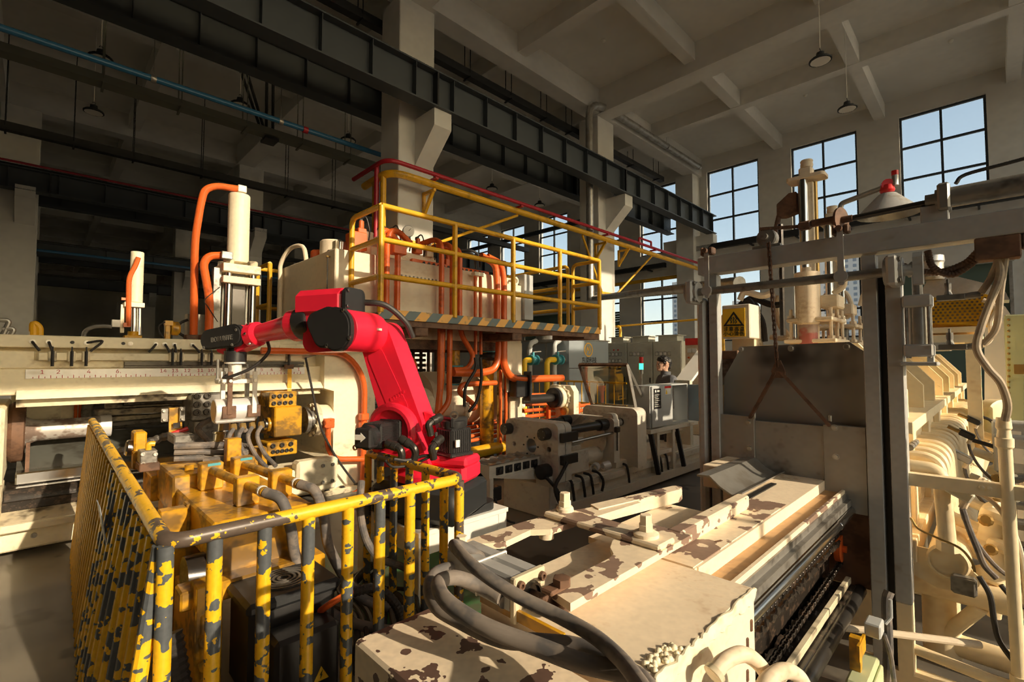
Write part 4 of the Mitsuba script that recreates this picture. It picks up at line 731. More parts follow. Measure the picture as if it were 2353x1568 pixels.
for x in (5.9, 8.5, 12.3, 15.2): part(k, 'clip', bx(x - .04, x + .04, 8.22, 8.45, 5.58, 5.62), 'red_pipe', False)

# ================================================================ red robot arm
RJ, RA, RN = V(2.15, 3.05, 0), V(-.406, .914, 0), V(-.914, -.406, 0)
def rp(s, l, z): return RJ + RA * s + RN * l + V(0, 0, z)
def rpl(poly, l, thick): return prism(poly, RJ + RN * l, RA, PZ, thick)      # outline in (reach, height), its near face at offset l
def rbox(s0, s1, l0, l1, z0, z1, ch=.02):
    c = rp((s0 + s1) / 2, (l0 + l1) / 2, (z0 + z1) / 2)
    return cb(c, (s1 - s0, l1 - l0, z1 - z0), ch, np.stack([RA, RN, PZ], 1))
import shapely
from shapely import affinity
def hull2(*g): return shapely.union_all(list(g)).convex_hull
k = robot = thing('industrial_robot', 'red six-axis robot arm with black covers reaching over the press', 'robot')
# cast base, turret and yoke
part(k, 'base_casting', cat(lathe([(.27, 0), (.27, .05), (.23, .07), (.21, .1)], rp(0, 0, .83), PZ, 28), rbox(-.36, .02, -.14, .14, .83, .97, .03)), 'robot_red')
yoke = hull2(circ(.22, 1.18, .2, 8), shapely.box(-.1, .92, .3, .97)).difference(shapely.Polygon([(.3, 1.04), (.62, .9), (.62, 1.2)]))
part(k, 'yoke', cat(rpl(yoke, .2, .07), rpl(hull2(circ(.2, 1.14, .14), shapely.box(-.12, .9, .3, .95)), .12, .22)), 'robot_red')
part(k, 'yoke_disc', cat(lathe([(.215, 0), (.215, .03), (.19, .05), (.165, .05), (.16, .02), (.12, .02)], rp(.22, .18, 1.18), RN, 32)), 'robot_red')
part(k, 'turret_rib', rpl([(-.02, .95), (-.16, .95), (-.02, 1.3), (.05, 1.32)], .03, .05), 'robot_red')
part(k, 'motor_pedestal', rbox(-.38, -.08, -.08, .16, .95, 1.02, .02), 'robot_red')
# upper arm
la = hull2(circ(.46, 1.90, .125, 8), circ(.485, 1.86, .125, 8), circ(.2, 1.2, .17, 8))
m = rpl(la, .08, .2)
part(k, 'upper_arm', m, 'robot_red', 40)
part(k, 'arm_recess', rpl(hull2(circ(.455, 1.74, .075), circ(.24, 1.34, .085)), .084, .004), 'robot_red')
part(k, 'cast_lettering', cat(*[rpl([(.30 - i * .022, 1.40 + i * .012), (.315 - i * .022, 1.40 + i * .012), (.315 - i * .022, 1.42 + i * .012), (.30 - i * .022, 1.42 + i * .012)], .088, .005) for i in range(6)]), 'robot_red')
part(k, 'rating_plate', rpl(circ(.43, 1.83, .033, 2), .088, .006), 'brass')
part(k, 'cast_lug', cat(rbox(.22, .28, .08, .13, 1.33, 1.38, .01)), 'robot_red')
part(k, 'elbow_drum', lathe([(.15, 0), (.155, .02), (.155, .36), (.15, .37)], rp(.50, .07, 1.93), RN, 32), 'robot_red')
el = part(k, 'elbow_housing', cat(rpl(hull2(circ(.56, 1.93, .15, 8), shapely.box(.75, 1.9, .86, 2.13), circ(.80, 1.86, .09)), .40, .22), rbox(.5, 1.0, .18, .42, 2.03, 2.25, .05)), 'robot_red')
cov = hull2(circ(.52, 1.95, .145, 8), circ(.50, 1.90, .125, 8)).union(hull2(circ(.58, 2.0, .1, 6), circ(.70, 1.99, .075, 6), circ(.62, 1.9, .1, 6))).buffer(.03).buffer(-.03)
c = part(k, 'elbow_cover', cat(rpl(cov, .475, .05), rpl(cov.buffer(-.014), .487, .012)), 'black_plastic', 40, label='glossy black elbow cover')
for s, z in ((.44, 2.07), (.38, 1.87), (.58, 1.82)): put(c, 'screw', 'socket', rp(s, .478, z), RN, .014, 'polished')
cv = rrect(.22, .20, .05).union(shapely.box(-.11, -.1, .11, -.04))
c = part(k, 'motor_cover', prism(cv, rp(.505, .31, 2.15), -RN, PZ, .03), 'black_plastic', 40, label='dark grey end cover of the forearm motor')
for dx, dz in ((.09, .075), (.095, -.04)): put(c, 'screw', 'socket', rp(.47, .31 + dx, 2.15 + dz), -RA, .012, 'polished')
# forearm
def fl(s, z): return rp(s, .3, z)
part(k, 'forearm_ring', lathe([(.125, 0), (.135, .02), (.135, .12), (.125, .14)], fl(.86, 2.015), fl(1.5, 1.925) - fl(.86, 2.015), 28), 'black_plastic')
part(k, 'forearm', lathe([(.13, 0), (.128, .08), (.10, .12), (.085, .28), (.075, .45), (.078, .47)], fl(.99, 2.0), fl(1.5, 1.925) - fl(.99, 2.0), 28), 'robot_red')
part(k, 'wrist_collar', lathe([(.078, 0), (.1, .03), (.105, .1), (.09, .13), (.08, .15)], fl(1.43, 1.935), fl(1.5, 1.925) - fl(1.3, 1.953), 28), 'robot_red')
for t in range(7):
    dd = frame(fl(1.5, 1.925) - fl(1.3, 1.953)); put(k, 'collar_screw', 'dome', fl(1.49, 1.927) + .103 * (math.cos(t * .9) * dd[0] + math.sin(t * .9) * dd[1]), math.cos(t * .9) * dd[0] + math.sin(t * .9) * dd[1], .012, 'polished')
wr = hull2(circ(1.92, 1.885, .085, 8), circ(1.62, 1.915, .095, 8))
part(k, 'wrist_body', cat(rpl(wr.buffer(-.004), .365, .14), lathe([(.085, 0), (.09, .1), (.085, .16)], fl(1.56, 1.92), fl(1.9, 1.89) - fl(1.56, 1.92), 24)), 'robot_red')
c = part(k, 'wrist_cover', cat(rpl(wr, .40, .035), rpl(wr.buffer(-.015), .412, .012)), 'black_plastic', 40, label='black wrist cover with raised lettering')
part(c, 'lettering', text('BORUNTE', .038, rp(1.865, .4125, 1.862), V(*(-RA * .995)) + V(0, 0, .09), V(0, 0, 1) + RA * .09, .003, True), 'oily_steel', False)
for s, z in ((1.58, 1.96), (1.62, 1.84), (1.95, 1.82)): put(c, 'screw', 'socket', rp(s, .405, z), RN, .012, 'oily_steel')
part(k, 'wrist_underside', cat(rpl(hull2(circ(1.85, 1.81, .03), circ(1.5, 1.86, .03), circ(1.75, 1.80, .05)), .35, .1)), 'robot_red')
WF = V(*rp(1.72, .3, 0))
part(k, 'tool_flange', cat(lathe([(.085, 0), (.085, .09)], WF + V(0, 0, 1.70), PZ, 28), lathe([(.07, 0), (.07, .05)], WF + V(0, 0, 1.79), PZ, 28)), 'black_plastic')
part(k, 'cable', tube(spl([rp(1.42, .25, 1.88), rp(1.38, .27, 1.78), rp(1.46, .34, 1.66), rp(1.6, .42, 1.585), rp(1.72, .4, 1.57), rp(1.74, .33, 1.60)], 7), .013, 8), 'black_rubber')
part(k, 'rear_cable', tube(spl([rp(.5, .2, 2.16), rp(.36, .1, 2.14), rp(.26, -.02, 2.02), rp(.24, -.1, 1.9)], 7), .024, 10), 'black_rubber')
part(k, 'sticker', rpl([(.48, 1.93), (.52, 1.935), (.52, 1.95), (.48, 1.945)], .2, .001) if False else cb(rp(.345, .2, 1.945), (.03, .04, .018), 0, np.stack([RA, RN, PZ], 1)), 'white_paint')
# the two servo motors
def servo(c, d, w, L, tag):
    a, b, d = frame(d); R = np.stack([a, b, d], 1)
    mk = part(k, 'servo_motor', cat(cb(c + d * (L * .36), (w, w, L * .6), .012, R), cb(c + d * .012, (w * 1.12, w * 1.12, .03), .01, R), lathe([(w * .48, 0), (w * .5, .02), (w * .5, .05), (w * .42, .06)], c + d * (L * .66), d, 24), cb(c + d * (L * .8) , (w * .8, w * .8, L * .26), .012, R)), 'black_plastic')
    for i in range(9):
        for sg, ax, ot in ((1, a, b), (-1, a, b), (1, b, a), (-1, b, a)):
            part(mk, 'fin', cb(c + d * (L * .36) + ax * sg * w * .505 + ot * (i - 4) * w * .1, np.abs(R) @ V(0, 0, 0) + V(.006, .006, L * .52), 0, np.stack([ax, ot, d], 1)), 'black_plastic', False)
    return mk, a, b, d
m1, a, b, d = servo(rp(.22, .2, 1.18), RN, .17, .36, 1)
part(m1, 'arrow_label', prism([(-.045, -.018), (.0, -.018), (.0, -.032), (.04, 0), (.0, .032), (.0, .018), (-.045, .018)], rp(.22, .2, 1.19) + RN * .345, -RA, PZ, .003), 'white_paint')
part(m1, 'hook', cat(ringm(rp(.34, .45, 1.1), RN, .02, .012, .01, 10)), 'galvanised')
m2, a, b, d = servo(rp(-.22, .05, 1.02), PZ, .19, .30, 2)
part(m2, 'eye_bolt', ringm(rp(-.26, .12, 1.315), V(-.6, -.8, 0), .032, .02, .012, 14), 'polished')
part(m2, 'label', cb(rp(-.22, .05, 1.02) + V(-.06, -.12, .1), (.035, .012, .05), 0), 'white_paint')
for q, e in ((rp(.1, .42, 1.14), V(.3, -.8, -.2)), (rp(.02, .38, 1.17), V(.4, -.7, -.4)), (rp(-.2, .2, 1.16), V(-.6, -.2, -.25)), (rp(-.16, .14, 1.30), V(-.7, -.1, -.2))):
    e = e / np.linalg.norm(e)
    part(k, 'cable_plug', cat(lathe([(.03, 0), (.034, .02), (.03, .05), (.034, .055), (.03, .09)], q, e, 12), tube(spl([q + e * .085, q + e * .12 + V(0, 0, -.01), q + e * .12 + V(.01, 0, -.05), q + e * .11 + V(.01, 0, -.09)], 4), .026, 10)), 'dark_steel')
part(k, 'motor_cable', tube(spl([rp(.08, .46, 1.03), rp(.02, .45, .99), rp(-.08, .36, 1.0), rp(-.2, .28, 1.06)], 6), .009, 8), 'black_rubber')
part(k, 'motor_cable', tube(spl([rp(.0, .48, 1.05), rp(-.05, .4, 1.03), rp(-.12, .33, 1.05), rp(-.2, .28, 1.07), rp(-.17, .22, 1.2)], 6), .011, 8), 'black_rubber')
for q in (rp(-.06, .38, 1.022), rp(-.2, .28, 1.1)): part(k, 'yellow_sleeve', cb(q, (.05, .02, .018), .004), 'sign_yellow')
# gripper on the tool flange
G = WF
g = thing('billet_gripper', 'cream tube gripper with four fingers hanging from the robot wrist', 'gripper')
part(g, 'stem', cat(lathe([(.08, .055), (.08, .07), (.05, .07)], G + V(0, 0, 1.63), PZ, 24), lathe([(.05, 0), (.05, .14)], G + V(0, 0, 1.56), PZ, 24)), 'white_paint')
part(g, 'cross_plate', cat(bx(G[0] - .13, G[0] + .16, G[1] - .06, G[1] + .06, 1.52, 1.555, .004), bx(G[0] - .12, G[0] - .09, G[1] - .12, G[1] + .12, 1.53, 1.56, .004), bx(G[0] + .11, G[0] + .14, G[1] - .12, G[1] + .12, 1.53, 1.56, .004)), 'white_paint')
BX0, BX1, BZ, BR = G[0] - .15, G[0] + .17, 1.30, .094
for x, mt in ((G[0] - .06, 'rust'), (G[0] + .125, 'white_paint')):
    for s in (-1, 1):
        f = part(g, 'finger', bx(x - .018, x + .018, G[1] + s * .105 - .008, G[1] + s * .105 + .008, 1.27, 1.62, .003), mt if s < 0 else 'white_paint')
        part(f, 'pad', cb((x, G[1] + s * .1, 1.29), (.1, .014, .1), .004), 'rust' if s < 0 else 'galvanised', label='worn reddish pad')
        part(f, 'pivot', cat(cyl((x, G[1] + s * .125, 1.545), (x, G[1] + s * .085, 1.545), .014, 10), cyl((x, G[1] + s * .105, 1.62), (x, G[1] + s * .105, 1.68), .008, 8)), 'galvanised')
part(g, 'side_cylinder', cyl((G[0] - .105, G[1] + .09, 1.55), (G[0] - .105, G[1] + .09, 1.72), .012, 10), 'galvanised'); part(g, 'side_cylinder', cyl((G[0] + .125, G[1] + .09, 1.4), (G[0] + .125, G[1] + .09, 1.6), .014, 10), 'galvanised')
b = thing('aluminium_billet', 'short bright aluminium billet held by the robot gripper', 'billet')
part(b, 'log', cat(lathe([(BR - .004, 0), (BR, .006), (BR, .31), (BR - .004, .317)], (BX0, G[1], BZ), PX, 36), prism([(-.06, 0), (.06, 0), (.045, -.012), (-.045, -.012)], (BX0 + .01, G[1], BZ - BR + .004), PY, PZ, .29)), 'aluminium')
part(b, 'end_face', lathe([(BR - .012, 0), (0, -.001)], (BX0 - .001, G[1], BZ), PX, 36, cap=False), 'brass', label='brownish sawn end')
# black pedestal and the white stand
k = thing('robot_pedestal', 'rough black cast pedestal under the robot on a white stand', 'pedestal')
part(k, 'block', rbox(-.36, .36, -.28, .28, .56, .83, .05), 'tray_black', 40)
part(k, 'foot_plate', cat(prism(rrect(.76, .82, .1), (2.27, 3.24, .535), PX, PY, .06)), 'tray_black', 40)
for x, y in ((2.0, 2.95), (2.5, 2.92), (2.56, 3.02), (2.0, 3.5)): put(k, 'bolt', 'hex', (x, y, .595), PZ, .024, 'dark_steel')
part(k, 'terminal_box', bx(1.82, 1.9, 3.25, 3.4, .62, .7, .005), 'rust')
k = thing('robot_stand', 'white steel stand under the black robot pedestal', 'stand')
part(k, 'top_plate', bx(1.87, 2.72, 2.79, 3.68, .50, .535, .004), 'white_paint')
part(k, 'apron', cat(bx(1.875, 2.7, 2.8, 2.83, .37, .5), bx(1.875, 1.905, 2.83, 3.66, .37, .5), bx(1.875, 2.7, 3.63, 3.66, .37, .5)), 'white_paint')
for x, y in ((1.92, 2.84), (2.66, 2.84), (1.92, 3.62), (2.66, 3.62)): part(k, 'leg', bx(x - .045, x + .045, y - .045, y + .045, 0, .5, .004), 'white_paint')

# ================================================================ yellow railing in the foreground
k = thing('safety_railing', 'chipped yellow pipe railing around the pit in the foreground', 'railing')
P1, P2, P3, P0 = V(.372, 2.27, 1.0), V(1.838, 2.285, 1.0), V(1.82, 3.38, 1.0), V(.365, 5.75, 1.165)
part(k, 'top_rail', tube([P0, P1, P2, P3], .031, 16, .09, 7), 'yellow_chip_light')
for px in (381, 505, 617, 716, 805, 877, 945):
    a = math.atan((px - 1176.5) / 1101.0); x = 2.28 / math.tan(YAW - a)
    part(k, 'post', cyl((max(x, P1[0]), 2.28, 0), (max(x, P1[0]), 2.28, .99), .029, 14), 'yellow_chip')
part(k, 'corner_post', cyl((1.835, 2.31, 0), (1.835, 2.31, .98), .029, 14), 'yellow_chip_light')
for px in (1022, 980, 943, 908, 877, 849):
    a = math.atan((px - 1176.5) / 1101.0); y = 1.825 * math.tan(YAW - a)
    if y < 3.45: part(k, 'post', cyl((1.825, y, 0), (1.825, y, .99), .027, 14), 'yellow_chip')
n = 26
for i in range(n):
    t = (i + .4) / n; top = P1 + (P0 - P1) * t
    lean = .12 + .06 * min(t * 4, 1) - .09 * t
    part(k, 'post', cyl((top[0] - lean, top[1], 0), top - V(.008, 0, .02), .030, 12), 'yellow_chip' if i < 12 else 'yellow')
s = part(k, 'notice', cb((.285, 3.52, .77), (.004, .2, .3), 0, np.stack([V(.98, 0, .16), PY, V(-.16, 0, .98)], 1)), 'tower_window')
part(k, 'cable_tie', lathe([(.033, -.002), (.033, .002)], (.37, 3.45, 1.05), PY, 14), 'white_paint')

# ================================================================ yellow die carrier inside the railing
k = thing('die_carrier', 'greasy yellow die carrier with cylinders and hoses behind the railing', 'machine')
part(k, 'body', cat(bx(.72, 1.28, 3.1, 4.3, .56, .80, .012), bx(.735, 1.27, 3.08, 3.12, .5, .72, .01)), 'yellow_grease')
part(k, 'rear_block', cat(bx(.70, 1.2, 4.1, 4.75, .62, .89, .012), bx(.66, 1.1, 4.7, 5.1, .6, .80, .01)), 'yellow_grease')
for x, y in ((.83, 4.28), (.9, 4.2)): part(k, 'stud', lathe([(.03, 0), (.03, .04)], (x, y, .89), PZ, 12), 'yellow_grease')
part(k, 'leg', cat(bx(.56, .70, 3.62, 3.72, 0, .78, .006), bx(.70, .8, 3.66, 3.76, 0, .79, .006)), 'yellow_grease')
part(k, 'leg', bx(.60, .72, 2.86, 3.0, 0, .56, .006), 'yellow_grease')
part(k, 'leg', bx(1.02, 1.12, 2.85, 2.95, .05, .5, .006), 'yellow_grease')
part(k, 'front_bar', bx(.55, 1.3, 2.95, 3.1, .42, .52, .01), 'yellow_grease')
part(k, 'clevis', cat(bx(.9, .98, 2.86, 2.92, .28, .46, .006), lathe([(.05, 0), (.05, .1), (.06, .12), (.06, .18)], (.94, 2.89, .18), PZ, 16)), 'yellow_grease')
part(k, 'roller', cat(cyl((.62, 3.25, .48), (.72, 3.25, .48), .12, 20), cyl((.72, 3.3, .48), (.95, 3.3, .48), .03, 10)), 'black_grease')
part(k, 'side_plate', bx(.62, .68, 2.85, 3.5, -.0, .42, .008), 'yellow_grease')
for z in (.08, .18, .3): put(k, 'bolt', 'socket', (.64, 2.85, z), NY, .03, 'yellow_grease')
for x, y0 in ((.90, 3.95), (1.12, 4.0)):
    b = part(k, 'cylinder_bracket', cat(bx(x - .07, x + .07, y0 - .03, y0 + .08, .8, .985, .006)), 'yellow_grease')
    b2 = part(k, 'cylinder_bracket', cat(bx(x + .0, x + .13, y0 - .62, y0 - .53, .8, .975, .006)), 'yellow_grease')
    part(k, 'cylinder_tube', cyl((x, y0, .93), (x + .09, y0 - .85, .92), .03, 16), 'yellow_grease')
    part(k, 'tube_collar', lathe([(.034, 0), (.034, .02)], (x + .085, y0 - .8, .92), V(.1, -.99, 0), 12), 'white_paint')
    part(b, 'worn_edge', bx(x - .03, x + .05, y0 - .034, y0 - .028, .965, .983), 'teal')
for j, (x, y) in enumerate(((.99, 3.1), (1.21, 3.15))):
    pts = [(x, y, .92), (x + .06, y - .1, .88), (x + .10, y - .14, .72), (x + .15, y - .13, .5), (x + .3, y - .25, .2), (x + .55, y - .45, .08), (1.75 + .05 * j, 2.55 - .15 * j, .05)]
    part(k, 'hose', tube(spl(pts, 8), .031, 12), 'grey_dust_rubber')
# valve cluster at the rear
part(k, 'ram_head', cat(bx(0.569, 0.653, 4.9, 5.1, 0.95, 1.132, 0.012), bx(0.561, 0.605, 4.85, 4.97, 0.84, 0.985, 0.01)), 'yellow_grease')
part(k, 'ram_cap', cyl((0.525, 5, 1), (0.587, 5, 0.993), .065, 20, ch=.01), 'polished')
v = part(k, 'valve_block', bx(0.567, 0.674, 4.55, 4.69, 0.908, 1.026, 0.006), 'oily_steel')
for px in (328, 357):
    for py in (1044, 1066): put(v, 'bolt', 'socket', aY(px, py, 4.55), NY, .016, 'galvanised')
part(k, 'valve_foot', bx(0.558, 0.685, 4.5, 4.7, 0.877, 0.935, 0.006), 'rust')
part(k, 'elbow', tube([(0.623, 4.6, 1.006), (0.621, 4.6, 1.072), (0.662, 4.6, 1.067)], .02, 10, .03), 'yellow')
part(k, 'tall_bracket', prism([(q[0], q[2]) for q in [(0.847, 5.2, 1.05), (0.844, 5.2, 1.289), (0.932, 5.2, 1.287), (0.951, 5.2, 1.047)]], (0, 5.2, 0), PX, PZ, -.03), 'yellow_grease')
part(k, 'bracket_plate', bx(0.783, 0.83, 5.16, 5.19, 1.172, 1.287, 0), 'oily_steel'); part(k, 'bracket_plate', bx(0.916, 0.956, 5.16, 5.19, 1.169, 1.293, 0), 'oily_steel')
part(k, 'bracket_slot', bx(0.869, 0.921, 5.155, 5.165, 1.111, 1.157, 0), 'black_grease')
for px, py in ((377, 945), (377, 965), (419, 941), (419, 963)): put(k, 'bolt', 'socket', aY(px, py, 5.155), NY, .014, 'galvanised')
part(k, 'bracket_base', bx(0.836, 0.986, 4.9, 5.2, 0.994, 1.076, 0.01), 'oily_steel')
part(k, 'support', bx(.8, 1.3, 4.7, 5.3, .0, .74, .01), 'yellow_grease')
part(k, 'pipe_manifold', cat(bx(1.12, 1.4, 4.35, 4.5, .8, .98, .006), bx(1.06, 1.16, 4.2, 4.3, .8, 1.1, .006)), 'yellow_grease')
for j in range(4):
    x = 1.16 + j * .07
    part(k, 'hose', corrug(spl([(x, 4.42, 1.16), (x - .05, 4.36, 1.08), (x - .02, 4.28, .95), (x + .02, 4.12, .86)], 8), .018, .02, .12, 8), 'grey_dust_rubber')
    part(k, 'fitting', cat(lathe([(.022, 0), (.026, .02), (.022, .05)], (x, 4.42, 1.14), V(0, .3, 1), 8)), 'brass')
for j, z in enumerate((1.0, .95, .9)):
    part(k, 'hose', tube(spl([(.78, 4.55, z + .04), (.95, 4.5, z + .03), (1.1, 4.62 - .1 * j, z), (1.28, 4.45, z - .02), (1.15, 4.3 - .05 * j, z - .06), (.95, 4.4, z - .08)], 6), .022 if j else .028, 8), 'grey_dust_rubber')
part(k, 'hose_loop', tube(spl([(1.1, 5.0, 1.0), (1.02, 4.95, 1.12), (1.15, 4.93, 1.2), (1.32, 4.95, 1.16), (1.4, 4.95, 1.05)], 6), .025, 8), 'grey_dust_rubber')
part(k, 'red_tip', cyl((.86, 5.15, 1.06), (.98, 5.15, 1.10), .02, 8), 'red_gloss')
part(k, 'drag_chain', corrug([(.45 + .45 * t, 5.45, .88 + .14 * t) for t in np.linspace(0, 1, 12)], .04, .05, .2, 8), 'oily_steel')
# dark fan-cooled box, cables and floor patches behind the bars
k = thing('fan_motor', 'black fan-cooled motor with a round grille on top, behind the railing bars', 'motor')
part(k, 'body', cat(bx(.78, 1.22, 2.62, 2.98, .0, .50, .03)), 'black_plastic')
part(k, 'shroud', bx(.76, 1.24, 2.6, 3.0, .44, .505, .02), 'tray_black')
for r in (.03, .055, .08, .105, .13): part(k, 'grille_ring', ringm((1.0, 2.8, .505), PZ, r + .006, r - .006, .008, 24), 'oily_steel')
part(k, 'terminal_box', bx(.84, 1.16, 2.44, 2.62, .02, .36, .02), 'black_plastic')
tri = part(k, 'warning_label', prism([(1.02, .1), (1.10, .1), (1.06, .17)], (0, 2.438, 0), PX, PZ, .002), 'sign_yellow', label='yellow triangle label')
part(tri, 'flash', prism([(1.055, .112), (1.066, .13), (1.06, .13), (1.066, .15), (1.052, .13), (1.058, .13)], (0, 2.435, 0), PX, PZ, .002), 'ink_black')
part(k, 'orange_lead', tube(spl([(1.12, 2.6, .36), (1.14, 2.52, .42), (1.22, 2.5, .45), (1.27, 2.52, .44)], 5), .018, 8), 'orange')
part(k, 'conduit', corrug(spl([(1.26, 2.52, .44), (1.4, 2.5, .42), (1.5, 2.45, .3), (1.55, 2.45, .1)], 10), .028, .02, .15, 10), 'black_rubber')
part(k, 'conduit', corrug(spl([(.45, 2.6, .5), (.5, 2.5, .2), (.62, 2.45, .05), (.82, 2.42, .05)], 10), .05, .03, .15, 10), 'black_rubber')
random.seed(3)
for i in range(9):
    a = V(1.2 + .06 * i, 2.45, .02 + .02 * (i % 3)); 
    one('loose_cable', 'black cable lying in the tangle on the floor behind the railing', 'cable', tube(spl([a, a + V(.1, .2, .05), a + V(.2 + .05 * random.random(), .5, .04), a + V(.3 * random.random(), .9, .02), a + V(.5, 1.0 + .2 * random.random(), .02)], 6), .014 + .006 * (i % 2), 8), 'black_rubber', 'tangled black cables')
one('coiled_hose', 'grey hose hanging in a loop beside the white robot stand', 'hose', tube(spl([(1.66, 3.2, .85), (1.6, 3.1, .7), (1.62, 3.05, .5), (1.7, 3.0, .36), (1.84, 2.95, .28), (1.95, 2.9, .2)], 8), .025, 10), 'grey_dust_rubber')
one('green_floor', 'worn green painted patch of floor behind the railing', 'floor patch', prism([(1.15, 3.0), (1.75, 2.5), (2.6, 2.5), (2.6, 3.9), (1.3, 4.4)], (0, 0, .002), PX, PY, .004), 'green_paint')
k = thing('steel_floor_tray', 'dark steel floor plate and grey channel on the floor beside the bars', 'plate')
part(k, 'plate', bx(1.35, 1.8, 2.35, 2.75, 0, .05, .005), 'oily_steel'); part(k, 'channel', bx(1.3, 1.7, 2.4, 2.46, .05, .12, .004), 'galvanised')

# ================================================================ billet table in the foreground (runs along x into the furnace)
def rough(m, amp, seed=0, sc=40):
    m = m.subdivide_to_size(.012) if len(m.faces) < 20000 else m
    v = m.vertices.copy(); v += (meshkit.noise(v * sc, seed)[:, None] - .5) * amp * 2; 
    return trimesh.Trimesh(v, m.faces, process=False)
k = table = thing('billet_table', 'worn cream billet feeding table in the foreground running under the steel door', 'table')
part(k, 'near_box', bx(.98, 1.60, .55, 1.13, .52, 1.0, .006), 'cream_dusty')
part(k, 'box_edge_strip', bx(.972, .984, .8, 1.12, .975, 1.004), 'yellow_grease')
M('cream_flaked', chips((0.78, 0.66, 0.49), (0.115, 0.07, 0.055), 20.0, 0.535, 0.007, 7.0), 0.5)
part(k, 'side_box', bx(.63, .95, .55, 1.245, .45, .95, .008), 'cream_flaked')
part(k, 'weld_seam', trimesh.Trimesh(*(lambda m: (m.vertices + (meshkit.noise(m.vertices * 60, 2)[:, None] - .5) * V(.001, .007, .010), m.faces))(bx(.985, 1.606, .545, .556, .965, 1.003, .003).subdivide_to_size(.01)), process=False), 'cream')
part(k, 'weld_lump', cat(*[trimesh.creation.icosphere(1, .004 + .005 * random.random()).apply_translation((1.01 + .022 * i + .02 * random.random(), .56 + .035 * random.random(), 1.002)) for i in range(6) for _ in range(6)]), 'cream', kind='stuff')
for x, z in ((1.565, .90), (1.53, .86), (1.565, .81), (1.525, .77)): part(k, 'slot', cb((x, .548, z), (.012, .006, .035), .004), 'rust')
part(k, 'deck_plate', cat(bx(1.6, 3.42, .74, .98, .975, 1.0), bx(1.6, 2.25, .98, 1.18, .97, .995), bx(1.62, 3.40, .735, .745, .945, 1.0)), 'cream_dusty')
part(k, 'deck_near_plate', bx(1.60, 2.62, .745, .93, 1.0, 1.004), 'cream_chip')
for x, y in ((1.9, .78), (2.4, .81), (2.16, 1.12)): part(k, 'deck_hole', cb((x, y, 1.0045), (.035, .012, .002), .0, np.stack([V(.9, -.3, 0), V(.3, .9, 0), PZ], 1)), 'rust', False)
part(k, 'deck_slot', bx(2.5, 3.02, .905, .935, 1.0, 1.006), 'ink_black')
part(k, 'trough_floor', bx(1.6, 3.45, .65, .74, .935, .945), 'tan_floor')
part(k, 'inner_rail', bx(1.6, 3.5, .635, .652, .93, .965, .002), 'cream_chip')
part(k, 'greasy_channel', cat(bx(1.6, 3.48, .61, .636, .90, .915), bx(1.6, 3.48, .628, .636, .9, .945), bx(1.6, 3.46, .606, .612, .88, .915)), 'oily_steel')
part(k, 'guide_rod', cat(cyl((1.58, .60, .855), (2.95, .60, .855), .021, 20), cyl((2.95, .60, .855), (3.6, .615, .855), .0225, 20, ch=.004)), 'polished', label='shiny steel guide rod')
part(k, 'lower_rail', bx(1.6, 3.3, .615, .64, .45, .485, .003), 'cream_greasy')
part(k, 'lower_channel', bx(1.6, 3.32, .595, .64, .41, .44, .003), 'black_grease')
part(k, 'lower_rod', cyl((1.58, .585, .405), (3.36, .585, .405), .032, 20, ch=.004), 'dark_steel')
part(k, 'frame_leg', cat(bx(2.95, 3.05, .75, .81, .0, .94), bx(1.65, 1.8, .75, .85, 0, .93), bx(3.0, 3.05, .8, 1.2, .5, .97)), 'cream_dusty')
part(k, 'grease_tray', cat(bx(1.6, 3.3, .63, .9, .42, .44), bx(1.6, 3.3, .72, .74, .44, .66)), 'black_grease')
# greasy chain: links along two strands, joined round the sprocket
ch = part(k, 'sprocket', cat(cyl((3.34, .66, .62), (3.34, .69, .62), .075, 24), cyl((3.34, .64, .62), (3.34, .71, .62), .02, 12)), 'orange')
path = [V(x, .675, .71) for x in np.arange(1.62, 3.34, .025)] + [V(3.34 + .09 * math.sin(t), .675, .62 + .09 * math.cos(t)) for t in np.linspace(.15, 3.0, 9)] + [V(x, .675, .53 - .04 * (3.33 - x)) for x in np.arange(3.33, 1.62, -.025)]
for i in range(len(path) - 1):
    a, b = path[i], path[i + 1]; d = (b - a) / np.linalg.norm(b - a); s = np.cross(d, PY); w = .013 if i % 2 else .019
    if 'lk' not in _shared:
        m = cat(cb((0, -.5, 0), (1.25, .3, .75), .12), cb((0, .5, 0), (1.25, .3, .75), .12), cyl((-.5, -.5, 0), (-.5, .5, 0), .3, 8))
        _shared['lk'] = ply(m, 'black_grease', 30)
    A = np.eye(4); A[:3, 0], A[:3, 1], A[:3, 2], A[:3, 3] = d * .026, PY * w, s * .030, (a + b) / 2
    kk = numbered(k + '__chain_link'); scene[kk] = {**_shared['lk'], 'to_world': T(A)}
part(k, 'chain_guide', bx(1.62, 3.22, .655, .695, .672, .688), 'tan_floor')
part(k, 'chain_grease', rough(cat(bx(1.62, 3.24, .648, .656, .675, .70), bx(1.62, 3.24, .69, .70, .44, .50)), .006, 5, 60), 'black_grease', True)
# curved guide sheet and stop block by the door
part(k, 'guide_sheet', prism([(1.19, 1.075), (1.12, 1.08), (1.06, 1.03), (1.0, 1.0), (.95, 1.02), (.95, 1.012), (1.0, .99), (1.06, 1.02), (1.12, 1.07), (1.19, 1.065)], (2.62, 0, 0), PY, PZ, .8), 'galvanised')
part(k, 'stop_block', bx(2.95, 3.4, 1.205, 1.3, .93, 1.065, .004), 'cream_dusty')
